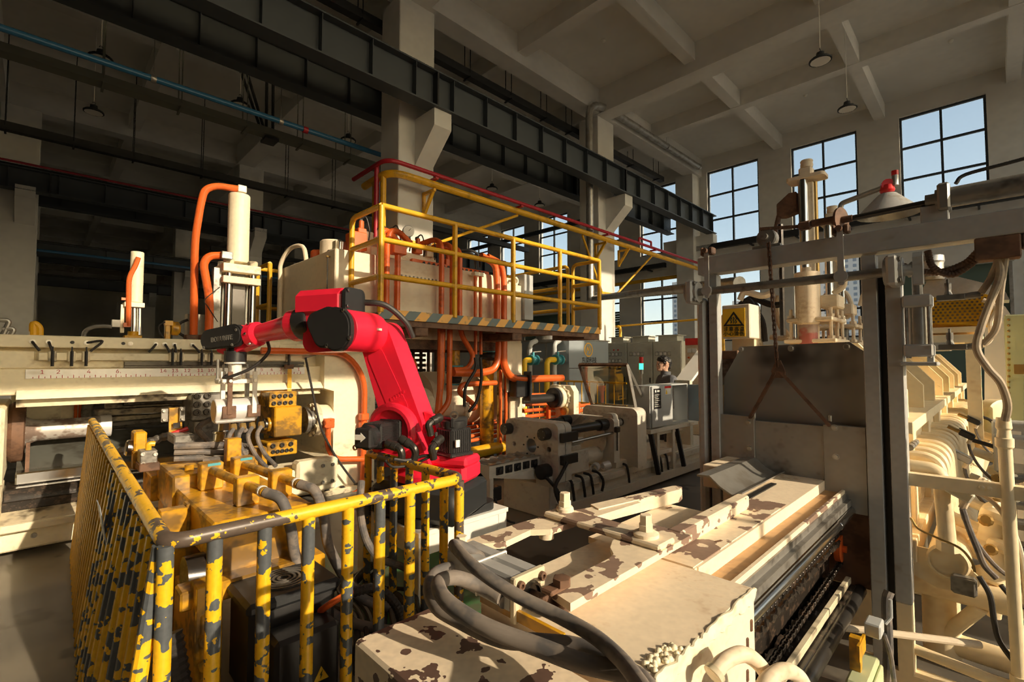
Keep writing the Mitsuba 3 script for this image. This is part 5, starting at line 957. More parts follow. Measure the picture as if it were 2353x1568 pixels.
# clamp: two arms, crossbar, bolts, cylinder
c = thing('billet_clamp', 'chipped cream clamp of two arms and a bolted crossbar lying on the billet table', 'clamp')
part(c, 'arm', prism([(1.02, .812), (1.74, .812), (1.74, .985), (1.56, .995), (1.48, .985), (1.42, .955), (1.38, .915), (1.34, .905), (1.04, .905)], (0, 0, 1.04), PX, PY, .022), 'cream_chip')
part(c, 'arm', prism([(1.10, 1.365), (1.1, 1.33), (1.2, 1.255), (1.36, 1.275), (1.42, 1.225), (1.56, 1.215), (1.56, 1.34), (1.4, 1.36)], (0, 0, 1.035), PX, PY, .022), 'cream_chip')
part(c, 'crossbar', bx(1.50, 1.615, .815, 1.335, 1.06, 1.082, .006), 'cream_chip')
part(c, 'bar', bx(1.72, 2.42, .845, .90, 1.004, 1.066, .006), 'cream_chip')
part(c, 'jaw', prism([(1.58, 1.20), (1.98, 1.165), (2.0, 1.21), (1.62, 1.325)], (0, 0, 1.035), PX, PY, .022), 'cream_chip')
part(c, 'jaw_bar', prism([(1.75, 1.235), (2.30, 1.135), (2.36, 1.15), (2.36, 1.19), (1.78, 1.30)], (0, 0, 1.0), PX, PY, .062), 'cream_chip')
for x, y in ((1.575, 1.28), (1.555, .895)):
    b = part(c, 'stud', cat(lathe([(.027, 0), (.027, .022), (.024, .024)], (x, y, 1.10), PZ, 6), lathe([(.023, 0), (.023, .03), (.02, .033)], (x, y, 1.124), PZ, 6), lathe([(.045 if y < 1 else .036, 0), (.045 if y < 1 else .036, .012), (.03, .02)], (x, y, 1.082), PZ, 20)), 'cream_dusty')
for x, y in ((1.47, 1.29), (1.45, .9)): part(c, 'pivot_spacer', cyl((x, y, .995), (x, y, 1.04), .03, 16), 'cream_dusty')
# its pneumatic cylinder along y
CA, CB_ = V(1.025, 1.30, 1.065), V(1.03, .97, 1.045)
p = thing('air_cylinder', 'grey twin-body air cylinder with white cable tie driving the clamp arms', 'cylinder')
for dx in (-.031, .031):
    part(p, 'body', bx(1.03 + dx - .028, 1.03 + dx + .028, .985, 1.29, .985, 1.088, .008), 'gantry_grey')
part(p, 'groove_bar', bx(1.02, 1.04, .99, 1.28, 1.06, 1.078), 'gantry_grey')
part(p, 'cable_tie', cat(bx(.968, 1.092, 1.13, 1.136, 1.087, 1.092), bx(.966, .97, 1.13, 1.136, .99, 1.09), bx(1.09, 1.094, 1.13, 1.136, .99, 1.09)), 'white_paint')
e = part(p, 'end_plate', bx(.965, 1.095, .965, .986, .965, 1.092, .004), 'cream_greasy')
for x in (.985, 1.075):
    for z in (.985, 1.07): put(e, 'bolt', 'socket', (x, .965, z), NY, .013, 'rust')
part(e, 'bush', lathe([(.04, 0), (.036, .012), (.03, .012), (.03, .004), (.018, .004)], (1.03, .965, 1.03), NY, 20), 'dark_steel')
part(p, 'piston_rod', cyl((1.03, .96, 1.03), (1.03, .90, 1.03), .016, 14), 'rust')
part(p, 'clevis', cat(cb((1.03, .905, 1.03), (.05, .03, .05), .008), bx(1.0, 1.085, .86, .9, 1.066, 1.08, .004), bx(1.0, 1.085, .86, .9, 1.015, 1.03, .004)), 'rust')
part(p, 'clevis_pin', cat(lathe([(.026, 0), (.026, .02), (.02, .022)], (1.055, .87, 1.08), PZ, 6), lathe([(.02, 0), (.02, .05)], (1.055, .87, .99), PZ, 12)), 'rust')
part(p, 'left_joint', cat(cb((1.07, 1.34, 1.03), (.06, .07, .03), .006), lathe([(.02, 0), (.02, .02)], (1.1, 1.37, 1.056), PZ, 6)), 'cream_chip')
# thick dusty hoses looping to the lower right corner
def hz(*a): return [aZ(a[i], a[i + 1], a[i + 2]) for i in range(0, len(a), 3)]
for j, (pts, r) in enumerate(((hz(1130, 1300, 1.05, 1075, 1262, 1.10, 1043, 1252, 1.14, 1055, 1268, 1.16, 1098, 1310, 1.15, 1181, 1365, 1.12, 1281, 1415, 1.10, 1363, 1461, 1.10, 1430, 1520, 1.11, 1490, 1600, 1.12), .0165),
                    (hz(1150, 1372, 1.03, 1100, 1345, 1.05, 1045, 1328, 1.08, 1008, 1340, 1.09, 1020, 1375, 1.09, 1065, 1412, 1.08, 1131, 1448, 1.07, 1231, 1485, 1.06, 1330, 1522, 1.06, 1455, 1553, 1.08, 1500, 1600, 1.09), .0205),
                    (hz(1160, 1385, 1.01, 1105, 1330, 1.02, 1060, 1305, 1.03, 1005, 1315, 1.04, 986, 1350, 1.03, 1003, 1395, 1.02, 1060, 1430, 1.01, 1150, 1470, 1.02, 1240, 1476, 1.04, 1340, 1490, 1.05, 1440, 1545, 1.06, 1480, 1610, 1.06), .019))):
    one('rubber_hose', ('thick dusty grey hose arching highest over the table', 'thickest dusty grey hose looping at the railing corner and running down the table', 'dusty grey hose lying beneath the other two')[j], 'hose', tube(spl(pts, 8), r, 14), 'grey_dust_rubber', 'thick hoses on the billet table')
for j, pts in enumerate((hz(1600, 1535, .96, 1625, 1505, .98, 1668, 1488, .98, 1705, 1510, .95, 1735, 1560, .9, 1750, 1620, .85), hz(1700, 1590, .9, 1725, 1545, .94, 1765, 1525, .94, 1800, 1545, .9, 1820, 1600, .84))):
    h = thing('curved_conduit', ('cream ribless conduit arching over the lower edge of the near box', 'second cream conduit arching at the bottom edge beside the chain')[j], 'conduit')
    part(h, 'tube', tube(spl([q - V(0, .04, 0) for q in pts], 8), .0185, 12), 'cream_dusty')
    part(h, 'cuff', tube([pts[0] - V(0, .04, 0), pts[0] * .7 + pts[1] * .3 - V(0, .04, 0)], .024, 12), 'cream_greasy')

# ================================================================ steel gantry with the furnace door
GX = 3.3
k = gantry = thing('steel_gantry', 'grey steel gantry of square posts and a long cross beam over the furnace mouth', 'gantry')
part(k, 'guide_post', cat(bx(GX, GX + .07, .455, .525, .0, 2.3, .004)), 'gantry_grey')
part(k, 'guide_post', cat(bx(GX, GX + .10, .35, .42, .42, 2.24, .004)), 'gantry_grey')
part(k, 'post_base', bx(GX, GX + .1, .352, .418, 0, .42, .003), 'furnace_cream', label='lower part of the post, its sunlight painted on in cream')  # sunlight on the foot of the post, painted in as a cream section
part(k, 'guide_channel', bx(GX + .05, GX + .1, .42, .455, 0, 2.2), 'ink_black', False)  # black strip paints in the shade of the gap between the posts
part(k, 'guide_post', bx(GX, GX + .07, 1.335, 1.395, .0, 2.3, .004), 'gantry_grey')
part(k, 'guide_post', cat(bx(GX, GX + .08, 1.42, 1.485, .0, 2.15, .02)), 'gantry_grey')
part(k, 'guide_channel', bx(GX + .05, GX + .1, 1.395, 1.42, 0, 2.2), 'ink_black', False)  # same for the left pair: gap shade painted as a black strip
part(k, 'cross_beam', bx(GX - .02, GX + .10, -1.2, 1.46, 2.31, 2.43, .004), 'gantry_grey')
part(k, 'beam_lug', bx(GX, GX + .09, .15, .26, 2.43, 2.52, .004), 'gantry_grey')
SXX, SZ = GX - .08, 2.18
part(k, 'shaft', cyl((SXX, .31, SZ), (SXX, 1.50, SZ), .026, 16), 'oily_steel')
for y0, y1 in ((1.43, 1.50), (.34, .40)):
    b = part(k, 'bearing', cat(cb((SXX, (y0 + y1) / 2, SZ), (.16, .05, .16), .012), lathe([(.07, -.04), (.07, .04)], (SXX, (y0 + y1) / 2, SZ), PY, 18)), 'gantry_grey')
    for dx in (-.055, .055):
        for dz in (-.055, .055): put(b, 'bolt', 'hex', (SXX + dx, y0 + .005, SZ + dz), NY, .014, 'oily_steel')
part(k, 'lever', cat(prism([(-.03, -.08), (.03, -.08), (.03, .06), (0, .09), (-.03, .06)], (SXX, .29, SZ), PX, PZ, .04), cyl((SXX, .25, SZ), (SXX, .34, SZ), .03, 14)), 'gantry_grey')
for y in (1.36, .60):
    s = part(k, 'hanger_strap', cat(prism(rrect(.03, .34, .014), (SXX - .028, y, SZ + .12), PY, PZ, .008), cyl((SXX - .04, y, SZ), (SXX + .0, y, SZ), .034, 14)), 'gantry_grey')
    part(s, 'pin', cat(cyl((SXX - .06, y, SZ + .27), (SXX + .06, y, SZ + .27), .016, 12), cb((SXX, y - .03, SZ + .27), (.06, .03, .05), .008), cb((SXX, y + .03, SZ + .27), (.06, .02, .06), .008)), 'rust')
# pillow block, chain along the beam, disc and the long air cylinder
pb = part(k, 'pillow_block', cat(bx(GX - .01, GX + .09, .93, 1.1, 2.43, 2.45, .004), lathe([(.055, 0), (.06, .01), (.06, .07), (.055, .08)], (GX, 1.02, 2.50), PX, 20), cyl((GX - .04, 1.02, 2.5), (GX, 1.02, 2.5), .022, 14)), 'oily_steel')
part(k, 'pivot_disc', cat(lathe([(.075, -.006), (.075, .006)], (GX + .02, .615, 2.53), V(.3, 1, 0), 24), cyl((GX + .02, .56, 2.53), (GX + .02, .66, 2.53), .02, 10)), 'rust')
part(k, 'clevis', cat(cb((GX + .02, .70, 2.54), (.04, .14, .04), .008), cb((GX + .02, .80, 2.535), (.05, .07, .05), .01)), 'rust')
part(k, 'piston_rod', cyl((GX + .03, .60, 2.53), (GX + .03, .20, 2.545), .017, 14), 'dark_steel')
q = part(k, 'long_cylinder', cat(cyl((GX + .03, .20, 2.55), (GX + .03, -1.0, 2.55), .052, 24), cb((GX + .03, .165, 2.55), (.13, .05, .14), .01), cyl((GX + .03, .24, 2.55), (GX + .03, .17, 2.55), .035, 16)), 'oily_steel')
part(q, 'cable', tube(spl([(GX + .04, .12, 2.62), (GX + .05, .08, 2.66), (GX + .06, -.1, 2.68), (GX + .08, -.4, 2.72)], 6), .009, 8), 'black_rubber')
def chain(name, parent, a, b, pitch=.028, mat='rust', sag=0.0):
    a, b = V(*a), V(*b); n = max(2, int(np.linalg.norm(b - a) / pitch))
    if 'lk' + mat not in _shared:
        m = cat(prism(hull2(circ(-.5, 0, .33, 4), circ(.5, 0, .33, 4)), (0, 0, -.35), PX, PY, .2), prism(hull2(circ(-.5, 0, .33, 4), circ(.5, 0, .33, 4)), (0, 0, .15), PX, PY, .2), cyl((-.5, 0, -.4), (-.5, 0, .4), .2, 8))
        _shared['lk' + mat] = ply(m, mat, 30)
    d = (b - a) / np.linalg.norm(b - a); s, u, _ = frame(d)
    for i in range(n):
        c_ = a + (b - a) * (i + .5) / n + V(0, 0, -sag * math.sin(math.pi * (i + .5) / n)); w, h = (s, u) if i % 2 else (s, u)
        A = np.eye(4); A[:3, 0], A[:3, 1], A[:3, 2], A[:3, 3] = d * pitch, u * .028, np.cross(d, u) * (.02 if i % 2 else .028), c_
        kk = numbered(parent + '__' + name); scene[kk] = {**_shared['lk' + mat], 'to_world': T(A)}
chain('chain_link', k, (GX + .02, .82, 2.535), (GX, 1.05, 2.56), .026)
hc = thing('lifting_chain', 'rusty roller chain hanging in front of the steel door and forking in two', 'chain')
chain('link', hc, (GX - .04, .99, 2.45), (GX - .03, .96, 1.67))
part(hc, 'fork_plate', prism([(-.03, -.06), (.03, -.06), (.04, -.02), (.012, .05), (-.012, .05), (-.04, -.02)], (GX - .035, .955, 1.66), PY, PZ, .02), 'rust')
chain('link', hc, (GX - .03, .975, 1.63), (GX - .0, 1.135, 1.34)); chain('link', hc, (GX - .03, .935, 1.63), (GX - .0, .70, 1.33))
# sliding door and the fixed heat shield behind it
k = thing('furnace_door', 'scratched grey steel sliding door below the forked chain', 'door')
DXX = GX + .03
part(k, 'panel', bx(DXX, DXX + .02, .735, 1.12, .84, 1.318, .002), 'shield_steel')
part(k, 'side_plate', bx(DXX - .012, DXX + .018, .53, .735, .84, 1.33, .002), 'shield_steel'); part(k, 'side_plate', bx(DXX - .012, DXX + .018, 1.12, 1.335, .84, 1.345, .002), 'shield_steel')
for px, py in ((1720, 971), (1722, 1030), (1918, 983), (1921, 1050)): put(k, 'bolt', 'hex', aX(px, py, DXX - .012), NX, .014, 'galvanised')
for px, py in ((1733, 955), (1907, 962)): part(k, 'chain_lug', cb(aX(px, py, DXX - .015), (.02, .02, .04), .004), 'galvanised')
part(k, 'lower_plate', bx(DXX + .03, DXX + .05, .50, 1.34, .42, .86), 'rust')
k = thing('heat_shield', 'sooty dark steel plate with cut top corners behind the forked chain', 'plate')
pts = [aX(*q, GX + .09)[1:] for q in ((1662, 1000), (1664, 868), (1704, 797), (1800, 793), (1952, 786), (1992, 812), (1998, 1000))]
part(k, 'plate', prism([tuple(q) for q in pts], (GX + .09, 0, 0), PY, PZ, .012), 'shield_sooty', False)
for px, py in ((1704, 803), (1818, 801), (1946, 797)): put(k, 'bolt', 'hex', aX(px, py, GX + .09), NX, .016, 'galvanised')
# air cylinder at the right post, with fittings and hoses
k = thing('pneumatic_cylinder', 'grey pneumatic cylinder fixed upright to the right gantry post', 'cylinder')
CC = V(GX + .02, .285, 0)
part(k, 'barrel', cat(lathe([(.05, 0), (.05, .27)], CC + V(0, 0, 1.78), PZ, 20)), 'galvanised')
for z in (1.76, 2.02): part(k, 'cap', cb(CC + V(0, 0, z), (.13, .12, .065), .008), 'gantry_grey')
for dx in (-.05, .05):
    for dy in (-.045, .045): part(k, 'tie_rod', cyl(CC + V(dx, dy, 1.72), CC + V(dx, dy, 2.05), .007, 8), 'oily_steel')
part(k, 'rod', cat(cyl(CC + V(0, 0, 2.05), CC + V(0, 0, 2.16), .022, 12), cb(CC + V(0, 0, 2.2), (.06, .06, .07), .01)), 'oily_steel')
part(k, 'foot_bracket', cat(cb(CC + V(0, 0, 1.69), (.16, .15, .02), .004), cb(CC + V(.06, -.04, 1.72), (.03, .03, .05), .004)), 'gantry_grey')
for z in (1.775, 2.03):
    f = part(k, 'flow_valve', cat(cb(CC + V(-.0, -.13, z), (.035, .11, .03), .004), lathe([(.018, 0), (.012, .02), (.014, .03), (.014, .06), (.006, .06), (.006, .08)], CC + V(0, -.12, z + .015), PZ, 10)), 'oily_steel')
    part(f, 'elbow', cat(lathe([(.016, 0), (.018, .03), (.016, .06)], CC + V(0, -.18, z), V(0, -1, .1), 10)), 'oily_steel')
one('air_hose', 'tan hose from the lower valve of the upright cylinder up to the beam box', 'hose', tube(spl([CC + V(0, -.24, 1.785), CC + V(0, -.29, 1.87), CC + V(0, -.31, 2.05), CC + V(0, -.33, 2.2), (GX + .05, -.06, 2.33)], 7), .015, 10), 'tan_rubber')
one('air_hose', 'tan hose from the upper valve of the upright cylinder up to the beam box', 'hose', tube(spl([CC + V(0, -.24, 2.04), CC + V(0, -.28, 2.12), CC + V(0, -.32, 2.25), (GX + .05, -.035, 2.35)], 7), .015, 10), 'tan_rubber')
k = thing('solenoid_box', 'rusty valve box hanging under the long beam at upper right', 'valve box')
part(k, 'body', bx(GX - .02, GX + .08, -.10, .06, 2.20, 2.31, .006), 'rust'); part(k, 'coil', bx(GX, GX + .07, -.18, -.10, 2.24, 2.31, .008), 'oily_steel'); part(k, 'nut', cyl((GX + .03, -.18, 2.27), (GX + .03, -.21, 2.27), .02, 8), 'brass')
one('beam_conduit', 'ribbed black conduit hanging in a bow under the long beam', 'conduit', corrug(spl([(GX + .06, .42, 2.28), (GX + .05, .30, 2.2), (GX + .05, .2, 2.17), (GX + .04, .1, 2.2), (GX + .03, .05, 2.25)], 12), .018, .014, .15, 10), 'rust')
one('beam_conduit', 'second ribbed conduit sagging lower under the long beam', 'conduit', corrug(spl([(GX + .05, .24, 2.29), (GX + .04, .22, 2.2), (GX + .04, .15, 2.15), (GX + .04, .08, 2.19), (GX + .03, .04, 2.24)], 12), .017, .014, .15, 10), 'rust')
one('tan_hose', 'long tan hose snaking from the valve box down to the upright cream pipe', 'hose', tube(spl([(GX + .03, -.02, 2.22), (GX, -.025, 2.12), (GX - .02, .01, 2.0), (GX - .05, .05, 1.86), (GX - .07, .065, 1.76), (GX - .07, .03, 1.67), (GX - .05, -.01, 1.6), (GX - .02, -.03, 1.5), (GX, -.02, 1.42)], 7), .0165, 10), 'tan_rubber')

# ================================================================ billet furnace behind the gantry
k = furnace = thing('billet_furnace', 'long cream gas furnace with angular ribs and rows of bent burner pipes', 'furnace')
FX0, FX1 = 3.45, 10.6
part(k, 'shell', prism([(.50, 1.36), (.50, 1.55), (.72, 1.74), (1.15, 1.74), (1.38, 1.52), (1.38, 1.2), (1.3, .7), (.52, .7)], (FX0, 0, 0), PY, PZ, FX1 - FX0), 'furnace_cream', False)
part(k, 'flange', bx(FX0, FX1, .335, 1.45, 1.30, 1.365, .004), 'furnace_cream')
ribs = [3.72 + .9 * i for i in range(8)]
for x in ribs:
    m = prism([(.385, 1.366), (.385, 1.53), (.62, 1.82), (1.2, 1.82), (1.42, 1.56), (1.42, 1.366), (1.36, 1.366), (1.36, 1.53), (1.16, 1.75), (.66, 1.75), (.49, 1.53), (.49, 1.366)], (x, 0, 0), PY, PZ, .05)
    r = part(k, 'rib', m, 'furnace_cream', False)
    part(r, 'boss', lathe([(.035, 0), (.035, .006)], (x, .437, 1.43), NX, 18), 'furnace_cream')
    part(k, 'side_post', bx(x, x + .12, .36, .40, .72, 1.30, .004), 'furnace_cream')
    part(k, 'leg', bx(x, x + .12, .40, 1.3, 0, .72, .004), 'furnace_cream')
part(k, 'side_panel', bx(FX0, FX1, .40, .52, .72, 1.30), 'furnace_cream', False)
for i in range(18):
    x = 3.52 + .06 * i
    part(k, 'panel_seam', bx(x, x + .028, .392, .40, .76, 1.16), 'furnace_cream', False)
part(k, 'bottom_channel', bx(FX0, FX1, .34, .46, .60, .72, .004), 'furnace_cream')
for i in range(28):
    x = 3.56 + .2 * i
    t = part(k, 'burner_pipe', tube(fillet([(x, .42, 1.17), (x, .235, 1.17), (x, .215, .66)], .15, 6), .027, 10), 'furnace_cream')
    part(t, 'collar', lathe([(.04, 0), (.04, .03), (.034, .035)], (x, .219, .70), PZ, 8), 'furnace_cream')
for i in range(3): part(k, 'pipe_stub', cyl((3.52 + .1 * i, .36, 1.215), (3.60 + .1 * i, .36, 1.215), .018, 8), 'oily_steel')
part(k, 'gas_pipe', tube(fillet([(3.46, .36, 1.12), (3.46, .23, 1.12), (3.46, .21, .70)], .08, 6), .038, 14), 'furnace_cream')
part(k, 'pipe_nut', lathe([(.05, 0), (.05, .05)], (3.46, .21, .70), PZ, 6), 'furnace_cream')
mf = part(k, 'manifold', lathe([(.078, 0), (.09, .012), (.09, 6.4)], (3.47, .215, .635), PX, 32), 'furnace_cream')
part(mf, 'weld_ring', ringm((3.466, .215, .635), NX, .08, .072, .006, 28), 'furnace_cream')
part(k, 'manifold_bracket', prism([(.36, .68), (.36, .52), (.26, .48), (.14, .49), (.10, .54), (.09, .58), (.12, .61), (.14, .66), (.31, .68)], (3.49, 0, 0), PY, PZ, .012), 'furnace_cream')
part(k, 'lower_pipe', cyl((3.62, 1.2, .45), (3.62, -1.0, .45), .065, 20), 'furnace_cream')
part(k, 'drain_post', tube([(3.75, .27, .46), (3.75, .27, -.0)], .085, 18), 'furnace_cream')
part(k, 'drain_arm', tube([(3.72, .27, .12), (3.6, .1, .40)], .035, 14), 'furnace_cream')
part(k, 'floor_channel', cat(bx(3.0, 3.1, -1.2, .5, 0, .1), bx(3.3, 3.4, -1.2, .6, .0, .06)), 'furnace_cream')
# angle bar, upright pipe and igniters on the near right
k = thing('angle_bar', 'cream angle bar crossing the lower right corner in front of the burner pipes', 'bar')
part(k, 'bar', cat(bx(3.33, 3.34, -1.2, .35, 1.04, 1.105), bx(3.34, 3.39, -1.2, .35, 1.095, 1.105)), 'furnace_cream', False)
for y in (.07, .045): put(k, 'bolt', 'dome', (3.33, y, 1.08), NX, .012, 'furnace_cream')
k = thing('upright_pipe', 'upright cream gas pipe rising at the right edge, joined to a tan hose', 'pipe')
part(k, 'pipe', tube(fillet([(3.34, -.015, 1.32), (3.36, -.03, .14), (3.36, .42, .18)], .03, 4), .026, 14), 'furnace_cream')
part(k, 'union', cat(lathe([(.026, 0), (.034, .01), (.034, .05), (.028, .055), (.024, .09), (.03, .1), (.026, .15)], (3.34, -.015, 1.28), PZ, 14)), 'furnace_cream')
part(k, 'elbow', cat(lathe([(.034, 0), (.034, .05)], (3.36, -.03, .16), PZ, 12), lathe([(.034, 0), (.034, .05)], (3.36, -.01, .14), PY, 12)), 'furnace_cream')
def igniter(px, py, X, s, lbl, mat='gantry_grey'):
    k = thing('igniter', lbl, 'igniter', 'igniters along the furnace'); c = aX(px, py, X)
    R = rot(np.eye(3), (1, 0, 0), 28).T
    part(k, 'head', cb(c, (.05 * s, .10 * s, .05 * s), .008 * s, R), mat); part(k, 'lid', cb(c + V(0, 0, .028 * s), (.052 * s, .102 * s, .008 * s), .002, R), mat)
    part(k, 'nozzle', cyl(c + R @ V(0, .05 * s, 0), c + R @ V(0, .13 * s, .0), .016 * s, 10), 'brass')
    part(k, 'gland', cat(cyl(c + R @ V(0, -.035 * s, -.02 * s), c + R @ V(0, -.04 * s, -.06 * s), .016 * s, 10)), 'cream_dusty')
    e = c + R @ V(0, -.04 * s, -.06 * s)
    part(k, 'cable', tube(spl([e, e + V(0, -.01, -.06) * s, e + V(.0, -.05, -.16) * s, e + V(.02, -.12, -.26) * s, e + V(.04, -.2, -.3) * s], 6), .010 * s, 8), 'grey_dust_rubber')
igniter(2205, 1132, 3.42, 1.1, 'grey igniter head nearest the camera, beside the cream gas pipe', 'cabinet_grey')
igniter(2212, 1052, 4.4, .95, 'grey igniter head under the bent burner pipes, second from the front')
igniter(2222, 1000, 4.9, .9, 'black igniter head above the angle bar, third from the front', 'black_plastic')
igniter(2238, 968, 6.0, .9, 'small dark igniter head farthest along the furnace', 'black_plastic')
def ptube(name, lbl, X, pts, r, mat, catg='cable', rib=False):
    q = spl([aX(pts[i], pts[i + 1], X) for i in range(0, len(pts), 2)], 8)
    return one(name, lbl, catg, corrug(q, r, r * .9, .15, 8) if rib else tube(q, r, 8), mat)
ptube('igniter_cable', 'brown cable sweeping from the furnace joint down past the upright pipe', 3.36, (2090, 1090, 2130, 1108, 2180, 1120, 2260, 1140, 2310, 1190, 2345, 1270, 2360, 1400), .011, 'cream_dusty')
ptube('copper_pipe', 'thin copper tube curling from the post over the manifold end', 3.33, (2092, 1190, 2110, 1215, 2150, 1235, 2205, 1260, 2232, 1290, 2240, 1315), .006, 'brass', 'tube')
ptube('ribbed_hose', 'ribbed tan hose sagging right of the angle bar', 3.6, (2250, 1100, 2290, 1118, 2330, 1122, 2370, 1112), .018, 'cream_dusty', 'hose', True)
ptube('igniter_cable', 'thick dark cable hanging from the near igniter to the pressure switch', 3.4, (2212, 1170, 2225, 1210, 2245, 1260, 2262, 1300, 2290, 1330), .014, 'grey_dust_rubber')
ptube('igniter_cable', 'dark ribbed cable falling from the pressure switch to the floor', 3.38, (2250, 1325, 2275, 1370, 2285, 1430, 2300, 1480, 2360, 1560), .012, 'black_rubber')
ptube('igniter_cable', 'dark cable running beside the upright pipe at the right edge', 3.5, (2300, 1345, 2330, 1380, 2350, 1395, 2370, 1400), .012, 'black_rubber')
ptube('igniter_cable', 'black cable from the third igniter bending right behind the pipe', 4.7, (2235, 1012, 2290, 1030, 2308, 1050, 2312, 1080, 2300, 1100), .014, 'black_rubber')
ptube('igniter_cable', 'thin black cable from the farthest igniter', 6.2, (2224, 955, 2250, 957, 2278, 968, 2290, 990), .013, 'black_rubber')
# gas train: valves, switches, blowers behind the upright pipe
def valve(px, py, X, s, lbl):
    k = thing('gas_valve', lbl, 'valve', 'gas valves beside the furnace'); c = aX(px, py, X)
    part(k, 'body', cat(lathe([(.05 * s, -.12 * s), (.07 * s, -.1 * s), (.07 * s, -.07 * s), (.05 * s, -.05 * s), (.06 * s, 0), (.05 * s, .05 * s), (.07 * s, .07 * s), (.07 * s, .1 * s), (.05 * s, .12 * s)], c, V(.2, -.3, 1), 16)), 'furnace_cream')
    part(k, 'coil', cb(c + V(-.03, -.10, .03) * s, (.09 * s, .10 * s, .12 * s), .01 * s), 'oily_steel'); part(k, 'label', cb(c + V(-.078, -.10, .03) * s, (.004, .06 * s, .05 * s), 0), 'white_paint')
    part(k, 'branch', tube([c + V(0, .03, .0) * s, c + V(.0, .16, .05) * s], .03 * s, 12), 'furnace_cream')
    part(k, 'drop', tube([c + V(.0, 0, -.1) * s, c + V(.0, .02, -.3) * s], .03 * s, 12), 'furnace_cream')
    part(k, 'knob', lathe([(.02 * s, 0), (.03 * s, .01 * s), (.02 * s, .03 * s)], c + V(-.06, .02, .07) * s, V(-1, 0, .4), 10), 'brass')
for a in ((2280, 1225, 3.75, 1.1, 'cream gas valve with a grey coil, low beside the upright pipe'), (2290, 1290, 3.7, 1.0, 'cream gas valve below the angle bar at the right edge, lowest of the row'), (2300, 1180, 4.3, 1.0, 'cream gas valve behind the angle bar, middle of the row'),
          (2300, 1120, 4.9, 1.0, 'gas valve with dark coil just under the angle bar'), (2310, 1060, 5.2, 1.1, 'gas valve above the angle bar, left of the grey control box'), (2300, 1010, 6.4, 1.1, 'far gas valve beside the small grey control boxes')): valve(*a)
for px, py, X, w, h, m, l in ((2334, 1002, 6.2, .3, .26, 'gantry_grey', 'dusty grey control box with white label, upper of two at right edge'), (2345, 1045, 4.6, .25, .24, 'gantry_grey', 'dark grey control box, lower of two at the right edge'), (2215, 1345, 3.45, .10, .09, 'oily_steel', 'grey pressure switch box below the manifold end')):
    b = thing('control_box', l, 'box'); c = aX(px, py, X); part(b, 'body', cb(c, (w * .7, w, h), .012), m)
    if w > .2: part(b, 'label', cb(c - V(w * .35 + .002, -.02, 0), (.004, w * .35, h * .4), 0), 'white_paint', False)
    part(b, 'lid', cb(c - V(w * .36, 0, -h * .4), (.01, w * .9, .015), 0), m)
for i, (px, py, X) in enumerate(((2270, 975, 7.5), (2275, 1190, 3.9))):
    c = aX(px, py, X); k = thing('air_blower', ('round cream blower housing far along the furnace', 'round cream blower housing beside the near gas valves')[i], 'blower'); r = .28 if i == 0 else .1
    part(k, 'casing', lathe([(r * .9, 0), (r, .02), (r, r * .5), (r * .9, r * .55)], c, V(-.5, -.8, 0), 24), 'furnace_cream'); part(k, 'outlet', tube([c, c + V(0, r * .5, -r * 1.8)], r * .4, 12), 'furnace_cream')
one('floor_pipe', 'cream pipe lying across the floor at the bottom right', 'pipe', tube([(3.7, -.9, .1), (3.75, .35, .1)], .06, 14), 'furnace_cream')
k = thing('limit_switch', 'green and grey limit switch box with lever below the lower rod', 'switch')
part(k, 'box', bx(2.5, 2.8, .42, .5, .0, .34, .01), 'cabinet_green'); part(k, 'lid', bx(2.52, 2.78, .405, .42, .02, .32, .006), 'cabinet_green')
part(k, 'bracket', cat(bx(2.6, 2.64, .46, .5, .34, .48), bx(2.56, 2.7, .455, .465, .40, .47)), 'yellow_grease'); part(k, 'switch', cat(bx(2.7, 2.8, .40, .46, .46, .52, .006), tube([(2.82, .40, .49), (2.84, .38, .52), (2.84, .38, .6)], .008, 8)), 'box_grey')
part(k, 'cable', tube(spl([(2.78, .40, .46), (2.8, .38, .36), (2.8, .36, .2), (2.9, .3, .02)], 6), .01, 8), 'grey_dust_rubber')
one('standing_hose', 'dark hose standing up from the floor under the lower rod', 'hose', tube(spl([(3.1, .45, .02), (3.02, .42, .25), (3.02, .42, .5), (3.04, .41, .56)], 6), .022, 10), 'grey_dust_rubber')
one('low_pipe', 'tan pipe running low from the table to the gantry post', 'pipe', tube([(2.9, .72, .34), (3.36, .1, .30)], .018, 10), 'cream_dusty')

# ================================================================ stacks and hoses on the furnace roof
k = thing('burner_column', 'tall cream burner column with chromed rods above the furnace, taller of two', 'column')
bx0 = V(4.25, 1.01, 0)
part(k, 'spine', cat(bx(4.22, 4.3, .955, 1.0, 1.8, 3.1, .006), bx(4.22, 4.3, 1.03, 1.06, 1.8, 3.1, .006)), 'cream_dusty')
part(k, 'rod', cyl((4.2, 1.02, 1.95), (4.2, 1.02, 3.12), .034, 16), 'polished'); part(k, 'rod', cyl((4.26, .955, 2.0), (4.26, .955, 3.1), .02, 14), 'brass')
part(k, 'head_plate', cat(prism(rrect(.16, .26, .03), (4.24, 1.0, 3.12), PX, PY, .025)), 'cream_dusty')
part(k, 'head', cat(bx(4.2, 4.29, .96, 1.05, 3.145, 3.22, .01), lathe([(.04, 0), (.045, .02), (.04, .04), (.045, .05), (.04, .06)], (4.24, 1.0, 3.22), PZ, 16)), 'cream_dusty')
part(k, 'side_box', prism([(1.07, 2.88), (1.07, 3.04), (1.12, 3.04), (1.21, 2.97), (1.21, 2.87), (1.16, 2.86)], (4.2, 0, 0), PY, PZ, .08), 'rust')
